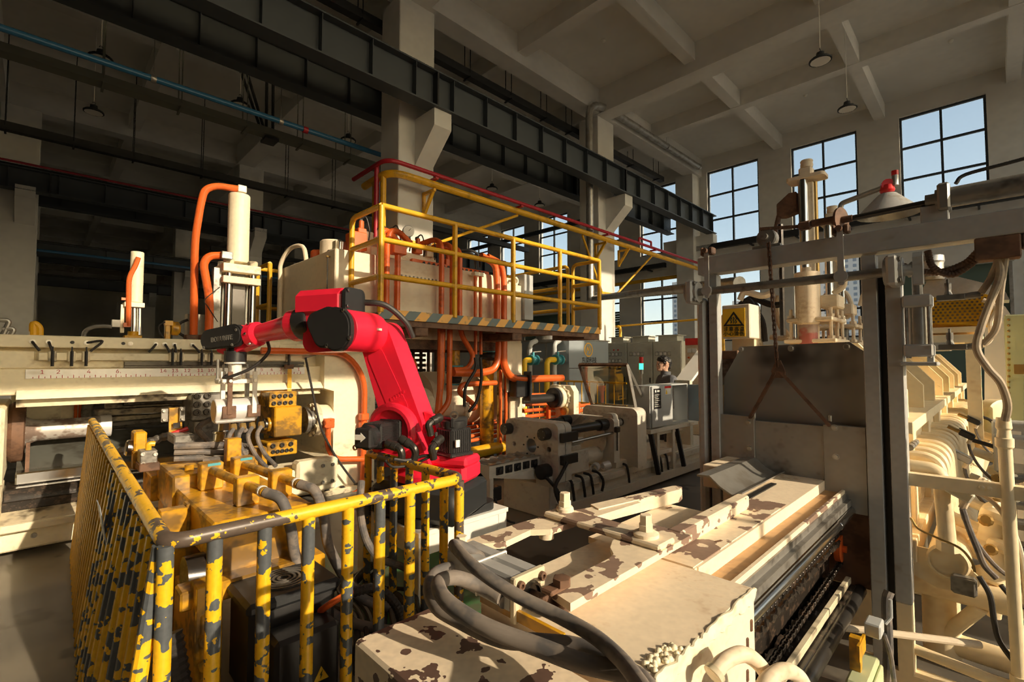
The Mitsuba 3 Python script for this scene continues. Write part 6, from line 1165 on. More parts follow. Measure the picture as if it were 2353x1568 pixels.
part(k, 'side_cable', tube(spl([(4.22, 1.2, 2.88), (4.22, 1.22, 2.76), (4.22, 1.19, 2.6), (4.22, 1.15, 2.5)], 6), .02, 8), 'rust')
part(k, 'canister', lathe([(.05, -.24), (.05, -.06), (.075, -.04), (.075, 0), (.08, .01), (.08, .30), (.085, .31), (.085, .34), (.03, .35), (.03, .38)], (4.1, .985, 2.03), PZ, 24), 'cream_dusty')
part(k, 'red_sleeve', lathe([(.06, 0), (.06, .25), (.05, .3)], (4.1, .985, 1.75), PZ, 20), 'red_dust', label='faded red lower sleeve')
part(k, 'flange_plate', cat(bx(4.05, 4.5, .82, 1.12, 2.0, 2.03, .006), bx(4.05, 4.5, .80, 1.14, 1.84, 1.87, .006)), 'cream_dusty')
for x in (4.1, 4.3, 4.46):
    for y in (.84, 1.1):
        part(k, 'stud', cyl((x, y, 1.78), (x, y, 2.1), .012, 8), 'cream_dusty')
        for z in (1.87, 1.81, 2.03): part(k, 'nut', lathe([(.024, 0), (.024, .022)], (x, y, z), PZ, 6), 'cream_dusty', False)
part(k, 'block', bx(4.15, 4.36, .80, .92, 2.1, 2.2, .01), 'cream_dusty')
part(k, 'tan_hose', tube(spl([(4.3, .90, 2.52), (4.3, .84, 2.5), (4.3, .80, 2.4), (4.3, .79, 2.28), (4.3, .86, 2.22)], 6), .02, 10), 'cream_dusty')
k = thing('burner_column', 'shorter cream burner column with chromed rods standing behind the taller one', 'column')
part(k, 'spine', bx(5.2, 5.28, 1.0, 1.06, 1.8, 2.98, .006), 'cream_dusty'); part(k, 'rod', cyl((5.16, 1.06, 1.9), (5.16, 1.06, 2.98), .034, 16), 'polished'); part(k, 'rod', cyl((5.2, .97, 1.9), (5.2, .97, 2.9), .026, 14), 'polished')
part(k, 'head', cat(bx(5.12, 5.3, .94, 1.12, 2.96, 3.0, .008), bx(5.16, 5.26, .99, 1.08, 3.0, 3.08, .01), lathe([(.04, 0), (.045, .02), (.04, .04), (.045, .06)], (5.2, 1.03, 3.08), PZ, 14)), 'cream_dusty')
part(k, 'flange_plate', cat(bx(5.0, 5.4, .84, 1.2, 2.0, 2.03, .006), bx(5.0, 5.4, .82, 1.22, 1.84, 1.87, .006)), 'cream_dusty')
for x in (5.05, 5.35):
    for y in (.87, 1.0, 1.16):
        part(k, 'stud', cyl((x, y, 1.78), (x, y, 2.12), .013, 8), 'cream_dusty')
        for z in (1.87, 2.03): part(k, 'nut', lathe([(.026, 0), (.026, .024)], (x, y, z), PZ, 6), 'cream_dusty', False)
part(k, 'block', bx(5.1, 5.3, .88, 1.06, 2.12, 2.22, .01), 'cream_dusty'); part(k, 'sleeve', cyl((5.2, 1.0, 1.75), (5.2, 1.0, 2.0), .07, 16), 'black_plastic')
for j in range(2): part(k, 'tan_hose', tube(spl([(5.2, 1.14 - .3 * j, 2.2), (5.2, 1.1 - .3 * j, 2.32), (5.2, 1.0 - .3 * j, 2.36), (5.2, .93 - .3 * j, 2.3), (5.2, .9 - .3 * j, 2.15), (5.2, .95 - .3 * j, 2.1)], 6), .02, 10), 'cream_dusty')
one('drive_chain_drop', 'dark roller chain hanging straight down behind the gantry beam', 'chain', tube([(4.0, 1.13, 1.9), (4.0, 1.13, 2.75)], .02, 6), 'black_grease')
for j, (a, l) in enumerate((((1700, 690, 1712, 672, 1750, 680, 1778, 672), 'tan hose arching behind the sign box'), ((1700, 700, 1720, 690, 1735, 712, 1752, 740, 1758, 785), 'black hose looping down right of the sign box'), ((1710, 695, 1730, 686, 1770, 700, 1800, 700), 'black hose running to the left of the tall column'),
                            ((1690, 705, 1735, 700, 1745, 745, 1756, 785), 'second black hose beside the yellow sign box'), ((1790, 680, 1785, 700, 1790, 740, 1812, 775), 'dusty steel pipe rising left of the hanging chain'), ((1770, 775, 1800, 778, 1820, 770), 'short dusty hose at the foot of the burner columns'))):
    ptube('roof_hose', l, 4.0 + .1 * j, a, .022 if j % 2 else .025, 'black_rubber' if 0 < j < 4 else 'cream_dusty', 'hose')
k = thing('warning_box', 'white box with a yellow hot surface warning sign, left above the steel door', 'sign')
S0, S1 = (3.75, 1.486, 2.009), (3.75, 1.283, 1.997)
part(k, 'box', bx(3.76, 4.0, S1[1], S0[1], (3.75, 1.385, 1.878)[2], (3.75, 1.38, 2.136)[2], .006), 'machine_white')
part(k, 'stand', bx(3.9, 4.1, S1[1] + .02, S0[1] - .02, 1.72, (3.75, 1.385, 1.884)[2]), 'cream_greasy')
sg = part(k, 'sign', bx(3.752, 3.76, (3.75, 1.316, 1.999)[1], (3.75, 1.477, 2.009)[1], (3.75, 1.385, 1.891)[2], (3.75, 1.38, 2.106)[2]), 'sign_yellow', False, label='yellow warning sign')
def onsign(px, py): return aX(px, py, 3.75)[1:]
tri = [onsign(1685.5, 716), onsign(1662, 750), onsign(1710, 749)]
import shapely as _sh
tp = _sh.Polygon(tri); part(sg, 'triangle', prism(tp.difference(tp.buffer(-.012)), (3.75, 0, 0), PY, PZ, .002), 'ink_black', False)
for i in range(3):
    x = 1680 + 5.5 * i
    part(sg, 'heat_wave', tube(spl([(3.75, *onsign(x + (1.3 if j % 2 else -1.3), 729 + j * 3.6)) for j in range(5)], 4), .0035, 6), 'ink_black')
part(sg, 'heat_bar', tube([(3.75, *onsign(1676, 747.0)), (3.75, *onsign(1697, 746.4))], .003, 6), 'ink_black')
def glyphs(parent, chars, origin_of, mat):
    for ch_, (o, ex, ey, h) in zip(chars, origin_of):
        g = _sh.union_all([_sh.Polygon(r[0], r[1:]) for r in GLYPH[ch_]])
        g = affinity.scale(g, h / 100., h / 100., origin=(0, 0)); part(parent, 'character', prism(g, o, ex, ey, .002), mat, False)
h = .034
for row, py0 in (('注意高温', 761.5), ('小心烫伤', 772.5)):
    spots = []
    for i in range(4): q = onsign(1662.5 + 12.2 * i, py0); spots.append((V(3.75, q[0], q[1]), NY, PZ, h))
    glyphs(sg, row, spots, 'ink_black')
k = thing('tool_board', 'dark steel rack with valves just left of the sooty plate', 'rack')
part(k, 'frame', cat(bx(3.55, 3.7, 1.3, 1.45, 1.5, 1.78, .006), bx(3.5, 3.8, 1.34, 1.4, .5, 1.5)), 'oily_steel'); part(k, 'cap', bx(3.5, 3.75, 1.28, 1.4, 1.72, 1.78, .004), 'rust')
# cone hood on a bent pipe, with a red motor
k = thing('exhaust_cone', 'grey sheet-metal cone on a bent pipe with a small red motor on top', 'hood')
cc = (6.5, 0.777, 3.398)
part(k, 'cone', lathe([(.29, -.10), (.10, .10), (.08, .12), (0, .13)], cc, PZ, 36, cap=False), 'gantry_grey'); part(k, 'inner', lathe([(.285, -.105), (.09, .09), (0, .11)], cc, PZ, 36, cap=False), 'galvanised')
part(k, 'motor', cat(lathe([(.06, 0), (.07, .02), (.055, .08)], cc + V(0, 0, .14), PZ, 14), lathe([(.06, -.04), (.06, .04)], cc + V(0, -.0, .22), V(1, .4, 0), 14)), 'red_gloss'); part(k, 'cap', cat(cyl(cc + V(0, -.07, .2), cc + V(0, -.07, .31), .03, 12)), 'galvanised'); part(k, 'cap_top', cyl(cc + V(0, -.07, .31), cc + V(0, -.07, .36), .032, 12), 'red_gloss')
part(k, 'pipe', tube(fillet([cc + V(0, .05, .2), cc + V(.0, .42, .12), cc + V(0, .43, .06), cc + V(0, .43, -1.8)], .06, 4), .028, 10), 'galvanised')
# fan with yellow mesh guard on a cream stand
k = thing('combustion_fan', 'grey fan housing with an oval yellow perforated belt guard on a cream frame', 'fan')
FXN = 6.2
fc = aX(2178, 712, FXN)
part(k, 'guard', prism(hull2(circ(-.19, .0, .13, 8), circ(.20, -.01, .155, 8)), fc, NY, V(.25, 0, .97), -.12), 'yellow', 40, label='yellow perforated belt guard')
for i in range(-9, 11):
    for j in range(-4, 5):
        x, y = i * .034 + (.017 if j % 2 else 0), j * .03
        if hull2(circ(-.19, 0, .115), circ(.20, -.01, .14)).contains(_sh.Point(x, y)):
            part(k, 'mesh_hole', lathe([(.0105, 0), (.0105, .003)], fc + NY * x + V(.25, 0, .97) * y - V(.97, 0, -.25) * .122 * 0 - V(.02, 0, 0), V(-.97, 0, .25), 6), 'rust', False)
hz_ = aX(2195, 670, FXN + .4)
part(k, 'housing', prism([(-.36, -.1), (.38, -.12), (.34, .0), (.0, .16), (-.2, .16), (-.24, .08)], hz_, NY, PZ, -.35), 'gantry_grey')
part(k, 'duct', cat(lathe([(.11, 0), (.12, .03), (.11, .05), (.11, .17), (.12, .19), (.115, .25)], aX(2138, 645, FXN + .4), PZ, 18), cyl(aX(2138, 620, FXN + .4) + V(0, .1, 0), aX(2100, 615, FXN + .4), .1, 16)), 'galvanised')
part(k, 'frame', cat(bx(6, 6.5, 0.079, 0.513, 1.97, 2.022, 0), bx(5.95, 6.55, 0.08, 0.511, 1.876, 1.947, 0), bx(6, 6.12, 0.101, 0.197, 1.005, 1.884, 0)), 'furnace_cream')
part(k, 'shaft_cover', tube([aX(2235, 745, FXN + .1), aX(2275, 690, FXN + .3)], .07, 12), 'galvanised')
part(k, 'tray', bx(5.6, 6, 0.287, 0.504, 1.8, 1.869, 0), 'gantry_grey')
ptube('fan_cable', 'grey cable curving beside the yellow mesh guard', 6.1, (2258, 690, 2280, 698, 2288, 715, 2275, 740, 2278, 765, 2272, 785, 2250, 798), .02, 'cream_dusty')
k = thing('white_housing', 'tall off-white rounded housing between the furnace frame and the green cabinet', 'housing')
hp = [aX(*q, 8.6)[1:] for q in ((2262, 1010), (2262, 720), (2275, 700), (2292, 693), (2310, 705), (2330, 735), (2330, 1010))]
part(k, 'panel', prism([tuple(q) for q in hp], (8.6, 0, 0), PY, PZ, .5), 'white_paint', False)
k = thing('green_cabinet', 'pale green steel cabinet at the right edge', 'cabinet')
part(k, 'body', bx(6.6, 7.3, -0.279, -0.066, 0.973, 2.151, 0.01), 'cabinet_green'); part(k, 'panel', cat(bx(6.58, 6.6, -0.282, -0.098, 1.545, 1.769, 0)), 'cabinet_green'); part(k, 'window', bx(6.57, 6.59, -0.28, -0.114, 1.586, 1.676, 0), 'brass')
for i in range(20): put(k, 'rivet', 'dome', aX(2318, 735 + 13 * i, 6.6), NX, .012, 'brass')

# ================================================================ billet shear between the robot and the gantry
k = shear = thing('billet_shear', 'off-white billet shear with round-cornered plates and dark tie rods, left of the steel gantry', 'machine')
part(k, 'base', cat(bx(3.95, 8.6, 3.42, 4.14, 0, .36, .01), bx(3.95, 4.3, 3.42, 3.62, .36, .46, .006), bx(3.95, 4.3, 3.95, 4.14, .36, .46, .006), bx(5.2, 5.9, 3.4, 4.1, .36, .44, .006)), 'machine_white')
part(k, 'side_rail', cat(bx(4.05, 9.0, 3.32, 3.42, .10, .16, .004), bx(4.05, 9.0, 3.31, 3.33, .04, .16, .004), bx(4.3, 8.6, 3.36, 3.42, .26, .34, .004)), 'machine_white')
def rplate(x, t, y0, y1, z0, z1, r, holes=()):
    g = _sh.box(y0, z0, y1, z1 - r).union(_sh.box(y0 + r, z1 - r - .001, y1 - r, z1)).union(circ(y0 + r, z1 - r, r, 8)).union(circ(y1 - r, z1 - r, r, 8))
    for h in holes: g = g.difference(circ(*h, 8))
    return prism(g, (x, 0, 0), PY, PZ, t)
part(k, 'front_plate', rplate(4.0, .12, 3.34, 4.15, .40, 1.03, .07, ((3.74, .75, .082), (4.01, .74, .028), (3.47, .74, .03))), 'machine_white')
part(k, 'front_plate_back', rplate(4.13, .10, 3.34, 4.15, .40, 1.03, .07, ((3.74, .75, .1),)), 'machine_white')
part(k, 'bore', ringm((4.02, 3.74, .75), PX, .083, .078, .22, 24), 'galvanised')
for i in range(6): put(k, 'bolt', 'socket', (4.0, 3.74 + .11 * math.cos(i * 1.05), .75 + .11 * math.sin(i * 1.05)), NX, .009, 'dark_steel')
part(k, 'back_plate', rplate(5.45, .22, 3.24, 4.1, .36, 1.10, .09), 'machine_white')
part(k, 'moving_plate', rplate(5.1, .12, 3.36, 4.05, .45, 1.0, .06), 'machine_white')
part(k, 'plate_lug', cat(prism(rrect(.16, .3, .05), (5.12, 3.46, .9), PY, PZ, .1)), 'machine_white')
for y in (3.49, 4.08):
    part(k, 'tie_rod', cyl((4.22, y, .915), (5.45, y, .915), .052, 22), 'dark_steel'); part(k, 'rod_sleeve', cyl((4.95, y, .915), (5.12, y, .915), .072, 22, ch=.006), 'black_plastic')
    n = part(k, 'rod_nut', lathe([(.062, 0), (.066, .006), (.066, .10), (.06, .105)], (4.0, y, .912), NX, 24), 'dark_steel')
    for i in range(4): put(n, 'screw', 'socket', (3.894, y + .045 * math.cos(i * 1.57 + .6), .912 + .045 * math.sin(i * 1.57 + .6)), NX, .006, 'galvanised')
part(k, 'side_rod', cyl((4.25, 3.36, .80), (5.1, 3.38, .82), .018, 14), 'polished')
part(k, 'side_knob', cat(cb((5.14, 3.34, .86), (.08, .05, .07), .01), cyl((5.14, 3.34, .6), (5.14, 3.34, .84), .01, 8)), 'dark_steel')
part(k, 'foot_knob', lathe([(.075, 0), (.08, .006), (.08, .12), (.07, .13)], (4.0, 3.49, .51), NX, 22), 'black_plastic')
for z in (.64, .88): part(k, 'black_bracket', cat(bx(4.02, 4.3, 3.30, 3.335, z - .05, z + .05, .004), bx(4.02, 4.05, 3.28, 3.33, z - .05, z + .05, .004)), 'black_plastic')
part(k, 'ram_cylinder', lathe([(.10, 0), (.10, .62), (.085, .63)], (4.7, 3.62, .53), PX, 26), 'machine_white')
part(k, 'ram_block', bx(4.35, 4.75, 3.48, 3.8, .40, .66, .01), 'machine_white')
part(k, 'valve', cat(bx(4.45, 4.62, 3.5, 3.62, .66, .72, .006), cyl((4.48, 3.54, .76), (4.68, 3.54, .76), .04, 14)), 'machine_white')
part(k, 'chute_disc', cat(ringm((5.08, 3.7, .72), NX, .24, .21, .02, 28), lathe([(.21, 0), (.21, .01)], (5.09, 3.7, .72), NX, 28)), 'machine_white')
part(k, 'shear_blade', prism([(3.9, .7), (4.02, .86), (3.84, 1.0), (3.78, .98), (3.86, .84)], (5.06, 0, 0), PY, PZ, .03), 'shield_steel')
part(k, 'steel_offcut', cat(ringm((4.8, 3.45, .42), (1, .4, 0), .05, .035, .12, 14), ringm((4.95, 3.43, .42), (1, -.4, .2), .05, .035, .1, 14)), 'aluminium')
for i, x in enumerate((4.22, 4.42, 4.58, 4.75, 5.35, 6.2, 6.38)):
    part(k, 'cable', tube(spl([(x, 3.44, .40), (x + .02, 3.36, .38), (x + .02 + .05 * (i == 3), 3.33, .28), (x + .04, 3.33, .17)], 5), .016, 8), 'black_rubber')
part(k, 'loop_cable', tube(spl([(4.08, 3.28, .62), (4.0, 3.3, .5), (3.9, 3.3, .38), (3.95, 3.28, .22), (4.05, 3.28, .16)], 6), .02, 8), 'black_rubber')
part(k, 'loop_cable', tube(spl([(3.93, 3.75, .6), (3.9, 3.5, .5), (3.92, 3.38, .42), (3.97, 3.3, .3), (4.0, 3.28, .16)], 6), .018, 8), 'black_rubber')
# roller tray
k = thing('roller_tray', 'short off-white roller tray with five dark V rollers leading into the billet shear', 'conveyor')
part(k, 'tray', cat(bx(3.24, 3.99, 3.60, 3.615, .54, .655), bx(3.24, 3.99, 3.865, 3.88, .54, .655), bx(3.24, 3.255, 3.6, 3.88, .54, .655), bx(3.24, 3.99, 3.6, 3.88, .53, .545)), 'machine_white')
part(k, 'top_lip', cat(bx(3.24, 3.99, 3.59, 3.63, .655, .665), bx(3.24, 3.99, 3.85, 3.89, .655, .665)), 'galvanised')
part(k, 'bracket', prism([(3.3, .53), (3.99, .53), (3.99, .40)], (0, 3.61, 0), PX, PZ, .03), 'machine_white')
part(k, 'leg', bx(3.25, 3.30, 3.6, 3.88, .0, .53, .003), 'machine_white')
for i in range(5):
    x = 3.38 + i * .13
    r = part(k, 'roller', lathe([(.055, 0), (.03, .11), (.03, .13), (.055, .24)], (x, 3.62, .63), PY, 18), 'galvanised')
    part(r, 'bearing', cat(cb((x, 3.595, .59), (.10, .012, .08), .004), lathe([(.03, 0), (.028, .02), (.015, .025)], (x, 3.59, .59), NY, 14)), 'black_plastic')
m = part(k, 'gear_motor', cat(lathe([(.06, 0), (.07, .02), (.07, .20), (.06, .22)], (3.35, 3.85, .36), NY, 20), bx(3.28, 3.42, 3.6, 3.7, .29, .43, .01)), 'black_plastic')
part(k, 'motor_cable', tube(spl([(3.32, 3.6, .32), (3.34, 3.55, .2), (3.42, 3.53, .1), (3.5, 3.5, .06)], 5), .01, 8), 'black_rubber')
# glazed hood
k = thing('glazed_hood', 'tilted glazed hood in a copper-brown frame above the billet shear', 'hood')
H = [V(5.62, 4.06, 1.08), V(5.62, 3.36, 1.08), V(5.60, 3.47, 1.66), V(5.60, 4.27, 1.66)]
for i in range(4): part(k, 'frame_bar', tube([H[i], H[(i + 1) % 4]], .024, 4), 'shield_steel' if i == 1 else 'rust', False)
part(k, 'glass', trimesh.Trimesh(H, [[0, 1, 2], [0, 2, 3]], process=False), 'dark_glass', False)
part(k, 'side_brace', tube([H[2], V(6.0, 3.4, 1.05)], .02, 4), 'shield_steel', False)
# control box on its frame
k = thing('control_box', 'grey control box with black data plate and open side, right of the glazed hood', 'box')
part(k, 'shell', cat(bx(5.87, 6.3, 3.3, 3.56, .80, 1.375, .004), bx(6.3, 7.0, 3.3, 3.33, .80, .83), bx(6.3, 7.0, 3.3, 3.56, 1.36, 1.375), bx(6.3, 7.0, 3.54, 3.56, .80, 1.375), bx(6.98, 7.0, 3.3, 3.56, .8, 1.37)), 'box_grey')
d = part(k, 'door', bx(5.89, 6.47, 3.275, 3.298, .81, 1.365, .004), 'box_grey')
part(d, 'data_plate', bx(5.93, 6.13, 3.272, 3.276, 1.06, 1.335), 'ink_black')
for i in range(7): part(d, 'text_line', bx(5.95, 6.10 - .03 * (i % 3), 3.2705, 3.2725, 1.09 + i * .026, 1.096 + i * .026), 'white_paint', False)
part(d, 'emblem', cat(lathe([(.018, 0), (.018, .002)], (5.98, 3.272, 1.30), NY, 14), bx(6.02, 6.1, 3.270, 3.272, 1.29, 1.31)), 'white_paint')
part(d, 'red_label', bx(6.24, 6.42, 3.272, 3.276, 1.33, 1.36), 'red_gloss'); part(d, 'warning_label', bx(6.25, 6.42, 3.272, 3.276, 1.24, 1.33), 'white_paint'); part(d, 'triangle', prism([(6.26, 1.25), (6.31, 1.25), (6.285, 1.31)], (0, 3.272, 0), PX, PZ, .003), 'sign_yellow')
for i in range(9): part(k, 'louvre', bx(5.862, 5.87, 3.34, 3.46, .86 + i * .018, .868 + i * .018), 'oily_steel', False)
part(k, 'socket', cb((5.86, 3.5, 1.03), (.03, .05, .05), .004), 'brass')
part(k, 'rack', cat(bx(6.5, 6.62, 3.38, 3.5, .86, 1.3), bx(6.7, 6.8, 3.42, 3.5, 1.0, 1.3)), 'dark_steel'); part(k, 'terminal', bx(6.5, 6.56, 3.36, 3.38, .95, 1.25), 'teal')
part(k, 'open_door', bx(7.0, 7.02, 2.95, 3.3, .82, 1.36, .004), 'tank_grey')
part(k, 'tray', cat(bx(5.85, 7.3, 3.28, 3.6, .73, .79, .006), bx(6.1, 6.9, 3.34, 3.5, .68, .73)), 'machine_white')
for x in (6.1, 6.55): part(k, 'leg', bx(x, x + .07, 3.32, 3.42, .16, .73, .004), 'machine_white')
part(k, 'cross_brace', bx(6.1, 6.6, 3.34, 3.4, .4, .46, .004), 'machine_white')
for x in (5.95, 6.7): part(k, 'black_duct', tube([(x, 3.34, .73), (x + .1, 3.28, .17)], .04, 4), 'black_plastic', False)
k = thing('signal_tower', 'signal light, red over a lit green lens, on a thin pole by the control box', 'light')
sx, sy_ = 6.11, 3.56
part(k, 'pole', cyl((sx, sy_, 1.375), (sx, sy_, 1.53), .012, 10), 'galvanised'); part(k, 'base', lathe([(.03, 0), (.03, .06)], (sx, sy_, 1.53), PZ, 16), 'galvanised')
g_ = part(k, 'green_lens', lathe([(.03, 0), (.03, .09)], (sx, sy_, 1.59), PZ, 16), 'green_lens', label='lit green lens')
scene[g_]['emitter'] = {'type': 'area', 'radiance': {'type': 'rgb', 'value': [0.02, 0.55, 0.16]}}
part(k, 'red_lens', lathe([(.03, 0), (.03, .085), (.026, .09)], (sx, sy_, 1.68), PZ, 16), 'red_gloss'); part(k, 'cap', lathe([(.03, 0), (.02, .012)], (sx, sy_, 1.77), PZ, 14), 'galvanised')
k = thing('access_ramp', 'pale sloping metal board leaning behind the control box, cut by the gantry post', 'board')
part(k, 'board', prism([((8.073, 3.9, 1.294)[0], 1.36), ((8.485, 3.9, 1.281)[0] + .6, 1.95), ((8.485, 3.9, 1.281)[0] + .66, 1.92), ((8.073, 3.9, 1.294)[0] + .1, 1.36)], (0, 3.75, 0), PX, PZ, -.3), 'white_paint'); part(k, 'post', bx(7.5, 7.6, 3.5, 3.9, 0, 1.4), 'cabinet_grey')

# ================================================================ main ram, guard rails and pipes beyond the oil tank
k = thing('side_ram', 'polished black ram rod in a toothed cream collar on a cream bearing plate', 'cylinder')
RX, RY, RZ = 6.72, 5.75, 1.04
part(k, 'rod', cyl((5.9, RY, RZ), (RX + .35, RY, RZ), .08, 24), 'dark_steel')
part(k, 'collar', lathe([(.16, 0), (.185, .02), (.185, .17), (.16, .18)], (RX, RY, RZ), PX, 30), 'black_plastic'); part(k, 'cream_ring', lathe([(.187, 0), (.2, .01), (.2, .10), (.187, .11)], (RX + .09, RY, RZ), PX, 30), 'cream')
gr = lathe([(.215, 0), (.215, .06)], (RX + .21, RY, RZ), PX, 48); v = gr.vertices; a_ = np.arctan2(v[:, 2] - RZ, v[:, 1] - RY); v[:, 1:] = V(RY, RZ) + (v[:, 1:] - V(RY, RZ)) * (1 + .05 * np.sign(np.sin(a_ * 24)))[:, None]
part(k, 'gear_ring', trimesh.Trimesh(v, gr.faces, process=False), 'cream_greasy', False)
part(k, 'bearing_plate', prism([(RY - .28, .62), (RY + .34, .62), (RY + .34, 1.15), (RY + .27, 1.26), (RY - .2, 1.26), (RY - .28, 1.15)], (RX + .28, 0, 0), PY, PZ, .15), 'cream'); part(k, 'pedestal', bx(RX + .24, RX + .45, RY - .38, RY + .4, 0, .64, .01), 'cream')
part(k, 'pinion', lathe([(.08, 0), (.08, .06), (.04, .07)], (RX + .24, RY - .12, .80), NX, 22), 'brass')
for i in range(4): part(k, 'cap_nut', lathe([(.045, 0), (.05, .02), (.05, .07)], (5.88, 5.74, .78 + .17 * i), PX, 10), 'cream')
k = thing('guard_railing', 'thin yellow guard railing low behind the cream bearing plate and the glazed hood', 'railing')
for z in (1.24, .75): part(k, 'rail', cyl((9.0, 9.2, z), (9.0, 5.6, z), .022, 8), 'yellow')
for y in np.arange(5.7, 9.2, .22): part(k, 'baluster', cyl((9.0, y, .1), (9.0, y, 1.24), .013, 6), 'yellow')
k = thing('orange_pipe_rack', 'rack of short horizontal orange pipes low behind the billet shear', 'pipes')
for i in range(5): part(k, 'pipe', cyl((6.0 + .05 * i, 5.9 + .02 * i, .42 + .10 * i), (8.2, 5.9, .42 + .10 * i), .035, 10), 'orange')
for x in (6.7, 7.6): part(k, 'post', bx(x, x + .06, 5.82, 5.88, 0, .9), 'orange')
for px, py0, py1, tx, ty, l in ((1205, 880, 832, 1218, 828, 'yellow gas pipe with elbow and teal valve, left of two before the grey tank'), (1257, 893, 832, 1275, 827, 'yellow gas pipe with elbow and teal valve, right of two before the grey tank')):
    k = thing('yellow_pipe', l, 'pipe'); Y = 8.2 if px < 1230 else 7.75
    p0, p1, p2 = aY(px, 900, Y), aY(px, py1, Y), aY(tx, ty, Y)
    p1 = V(p0[0], Y, p2[2])
    part(k, 'pipe', tube([V(p0[0], Y, 0), p1, V(p2[0], Y, p2[2])], .07, 12, .16, 6), 'sign_yellow')
    v = V(p2[0], Y, p2[2]); part(k, 'valve', cat(lathe([(.13, 0), (.13, .04), (.08, .05), (.10, .12), (.08, .19), (.13, .2), (.13, .24)], v, PX, 18), cyl(v + V(.12, 0, 0), v + V(.12, 0, .2), .03, 10)), 'teal'); part(k, 'handle', cat(cyl(v + V(.12, 0, .2), v + V(.3, -.1, .22), .018, 8)), 'galvanised')
    part(k, 'grey_pipe', tube([v + V(.24, 0, 0), v + V(.42, 0, 0)], .06, 12), 'galvanised'); part(k, 'grey_riser', tube([v + V(.12, .12, -1.0), v + V(.12, .12, .42), v + V(.36, .12, .5)], .065, 12, .12), 'box_grey')
# cooling tank with emblem
k = thing('cooling_tank', 'blue-grey cooling tower tank with a round orange emblem and dark lettering', 'tank')
TX_, TY_ = 9.55, 7.6
part(k, 'shell', bx(TX_, 11.3, TY_, 9.3, .1, 2.28, .01), 'tank_grey'); part(k, 'lid', bx(TX_ - .03, 11.33, TY_ - .03, 9.33, 2.26, 2.29, .004), 'galvanised')
for x, y in ((10.0, 8.6), (10.8, 8.4)): part(k, 'fan_cowl', lathe([(.42, 0), (.40, .22), (.37, .22), (.37, .02)], (x, y, 2.29), PZ, 28), 'galvanised')
part(k, 'seam', cat(bx(TX_, 11.3, TY_ - .006, TY_, 1.53, 1.545)), 'dark_steel'); part(k, 'seam_post', cat(bx(TX_ - .012, TX_, 8.35, 8.40, .1, 2.26)), 'galvanised')
e = part(k, 'emblem', ringm((10.36, TY_ - .004, 2.02), NY, .19, .155, .006, 32), 'ink_orange', label='orange ring emblem')
part(e, 'emblem_core', cat(prism([(10.25, 1.93), (10.28, 1.92), (10.3, 2.05), (10.36, 1.98), (10.42, 2.12), (10.4, 2.14), (10.36, 2.04), (10.29, 2.12)], (0, TY_ - .004, 0), PX, PZ, .006), prism([(10.36, 1.9), (10.44, 1.95), (10.45, 2.06), (10.42, 2.06), (10.41, 1.97), (10.36, 1.93)], (0, TY_ - .004, 0), PX, PZ, .006)), 'ink_orange')
glyphs(k, '东昊科技', [(V(10.06 + .165 * i, TY_ - .003, 1.66), PX, PZ, .165) for i in range(4)], 'ink_black')
part(k, 'small_print', bx(10.1, 10.66, TY_ - .004, TY_, 1.585, 1.605), 'tower_window')
k = thing('water_pipe', 'grey plastic pipe bent over the dark side of the cooling tank', 'pipe'); part(k, 'pipe', tube([(9.40, 8.9, 0), (9.40, 8.9, 2.1), (9.40, 8.5, 2.2), (9.40, 7.9, 2.24)], .04, 10, .1), 'galvanised')
# electric cabinets
CX_ = 12.5
for i, (y0, y1) in enumerate(((7.76, 8.49), (6.92, 7.75), (6.04, 6.91))):
    k = thing('electric_cabinet', ('beige electric cabinet with three rows of meters, left of the three', 'beige electric cabinet with one row of meters, middle of the three', 'beige electric cabinet behind the standing person, right of the three')[i], 'cabinet', 'electric cabinets')
    part(k, 'body', bx(CX_, 13.3, y0, y1, .08, 2.28, .008), 'cabinet_grey'); part(k, 'plinth', bx(CX_ + .02, 13.3, y0, y1, 0, .08), 'dark_steel')
    part(k, 'door', bx(CX_ - .015, CX_, y0 + .02, y1 - .02, .12, 2.24, .004), 'cabinet_grey'); part(k, 'vent_hood', cat(bx(CX_ + .1, 13.0, y0 + .18, y1 - .12, 2.28, 2.44, .005), bx(CX_ + .05, 13.05, y0 + .12, y1 - .06, 2.44, 2.46, .004)), 'cabinet_grey')
    part(k, 'handle', bx(CX_ - .03, CX_ - .015, y0 + .06, y0 + .09, 1.1, 1.25), 'ink_black')
    for r in range(3 if i == 0 else 1):
        for c_ in range(4 if r < 2 else 3):
            y = y1 - .14 - c_ * (.125 if r < 2 else .17); z = 1.93 - r * .2
            m_ = part(k, 'meter', bx(CX_ - .03, CX_ - .015, y - .05, y + .05, z - .055, z + .055, .004), 'ink_black' if r == 2 else 'oily_steel')
            if r < 2: part(m_, 'face', bx(CX_ - .033, CX_ - .03, y - .038, y + .038, z - .042, z + .042), 'white_paint' if (c_ + r) % 3 else 'cabinet_grey', False)
    if i == 0:
        for y in (8.2, 8.05): part(k, 'lamp', lathe([(.022, 0), (.022, .02)], (CX_ - .015, y, 2.06), NX, 10), 'red_gloss')
k = thing('electric_cabinet', 'pinkish cabinet with a red head strip, partly hidden by the gantry post', 'cabinet')
part(k, 'body', bx(11.0, 11.6, 4.6, 5.23, 0, 2.2, .006), 'cream_tank'); part(k, 'red_strip', bx(10.98, 11.0, 4.6, 5.22, 2.1, 2.26), 'red_gloss')
for y in (5.12, 5.0): part(k, 'meter', bx(10.98, 11.0, y - .05, y + .05, 1.92, 2.02), 'white_paint', False)
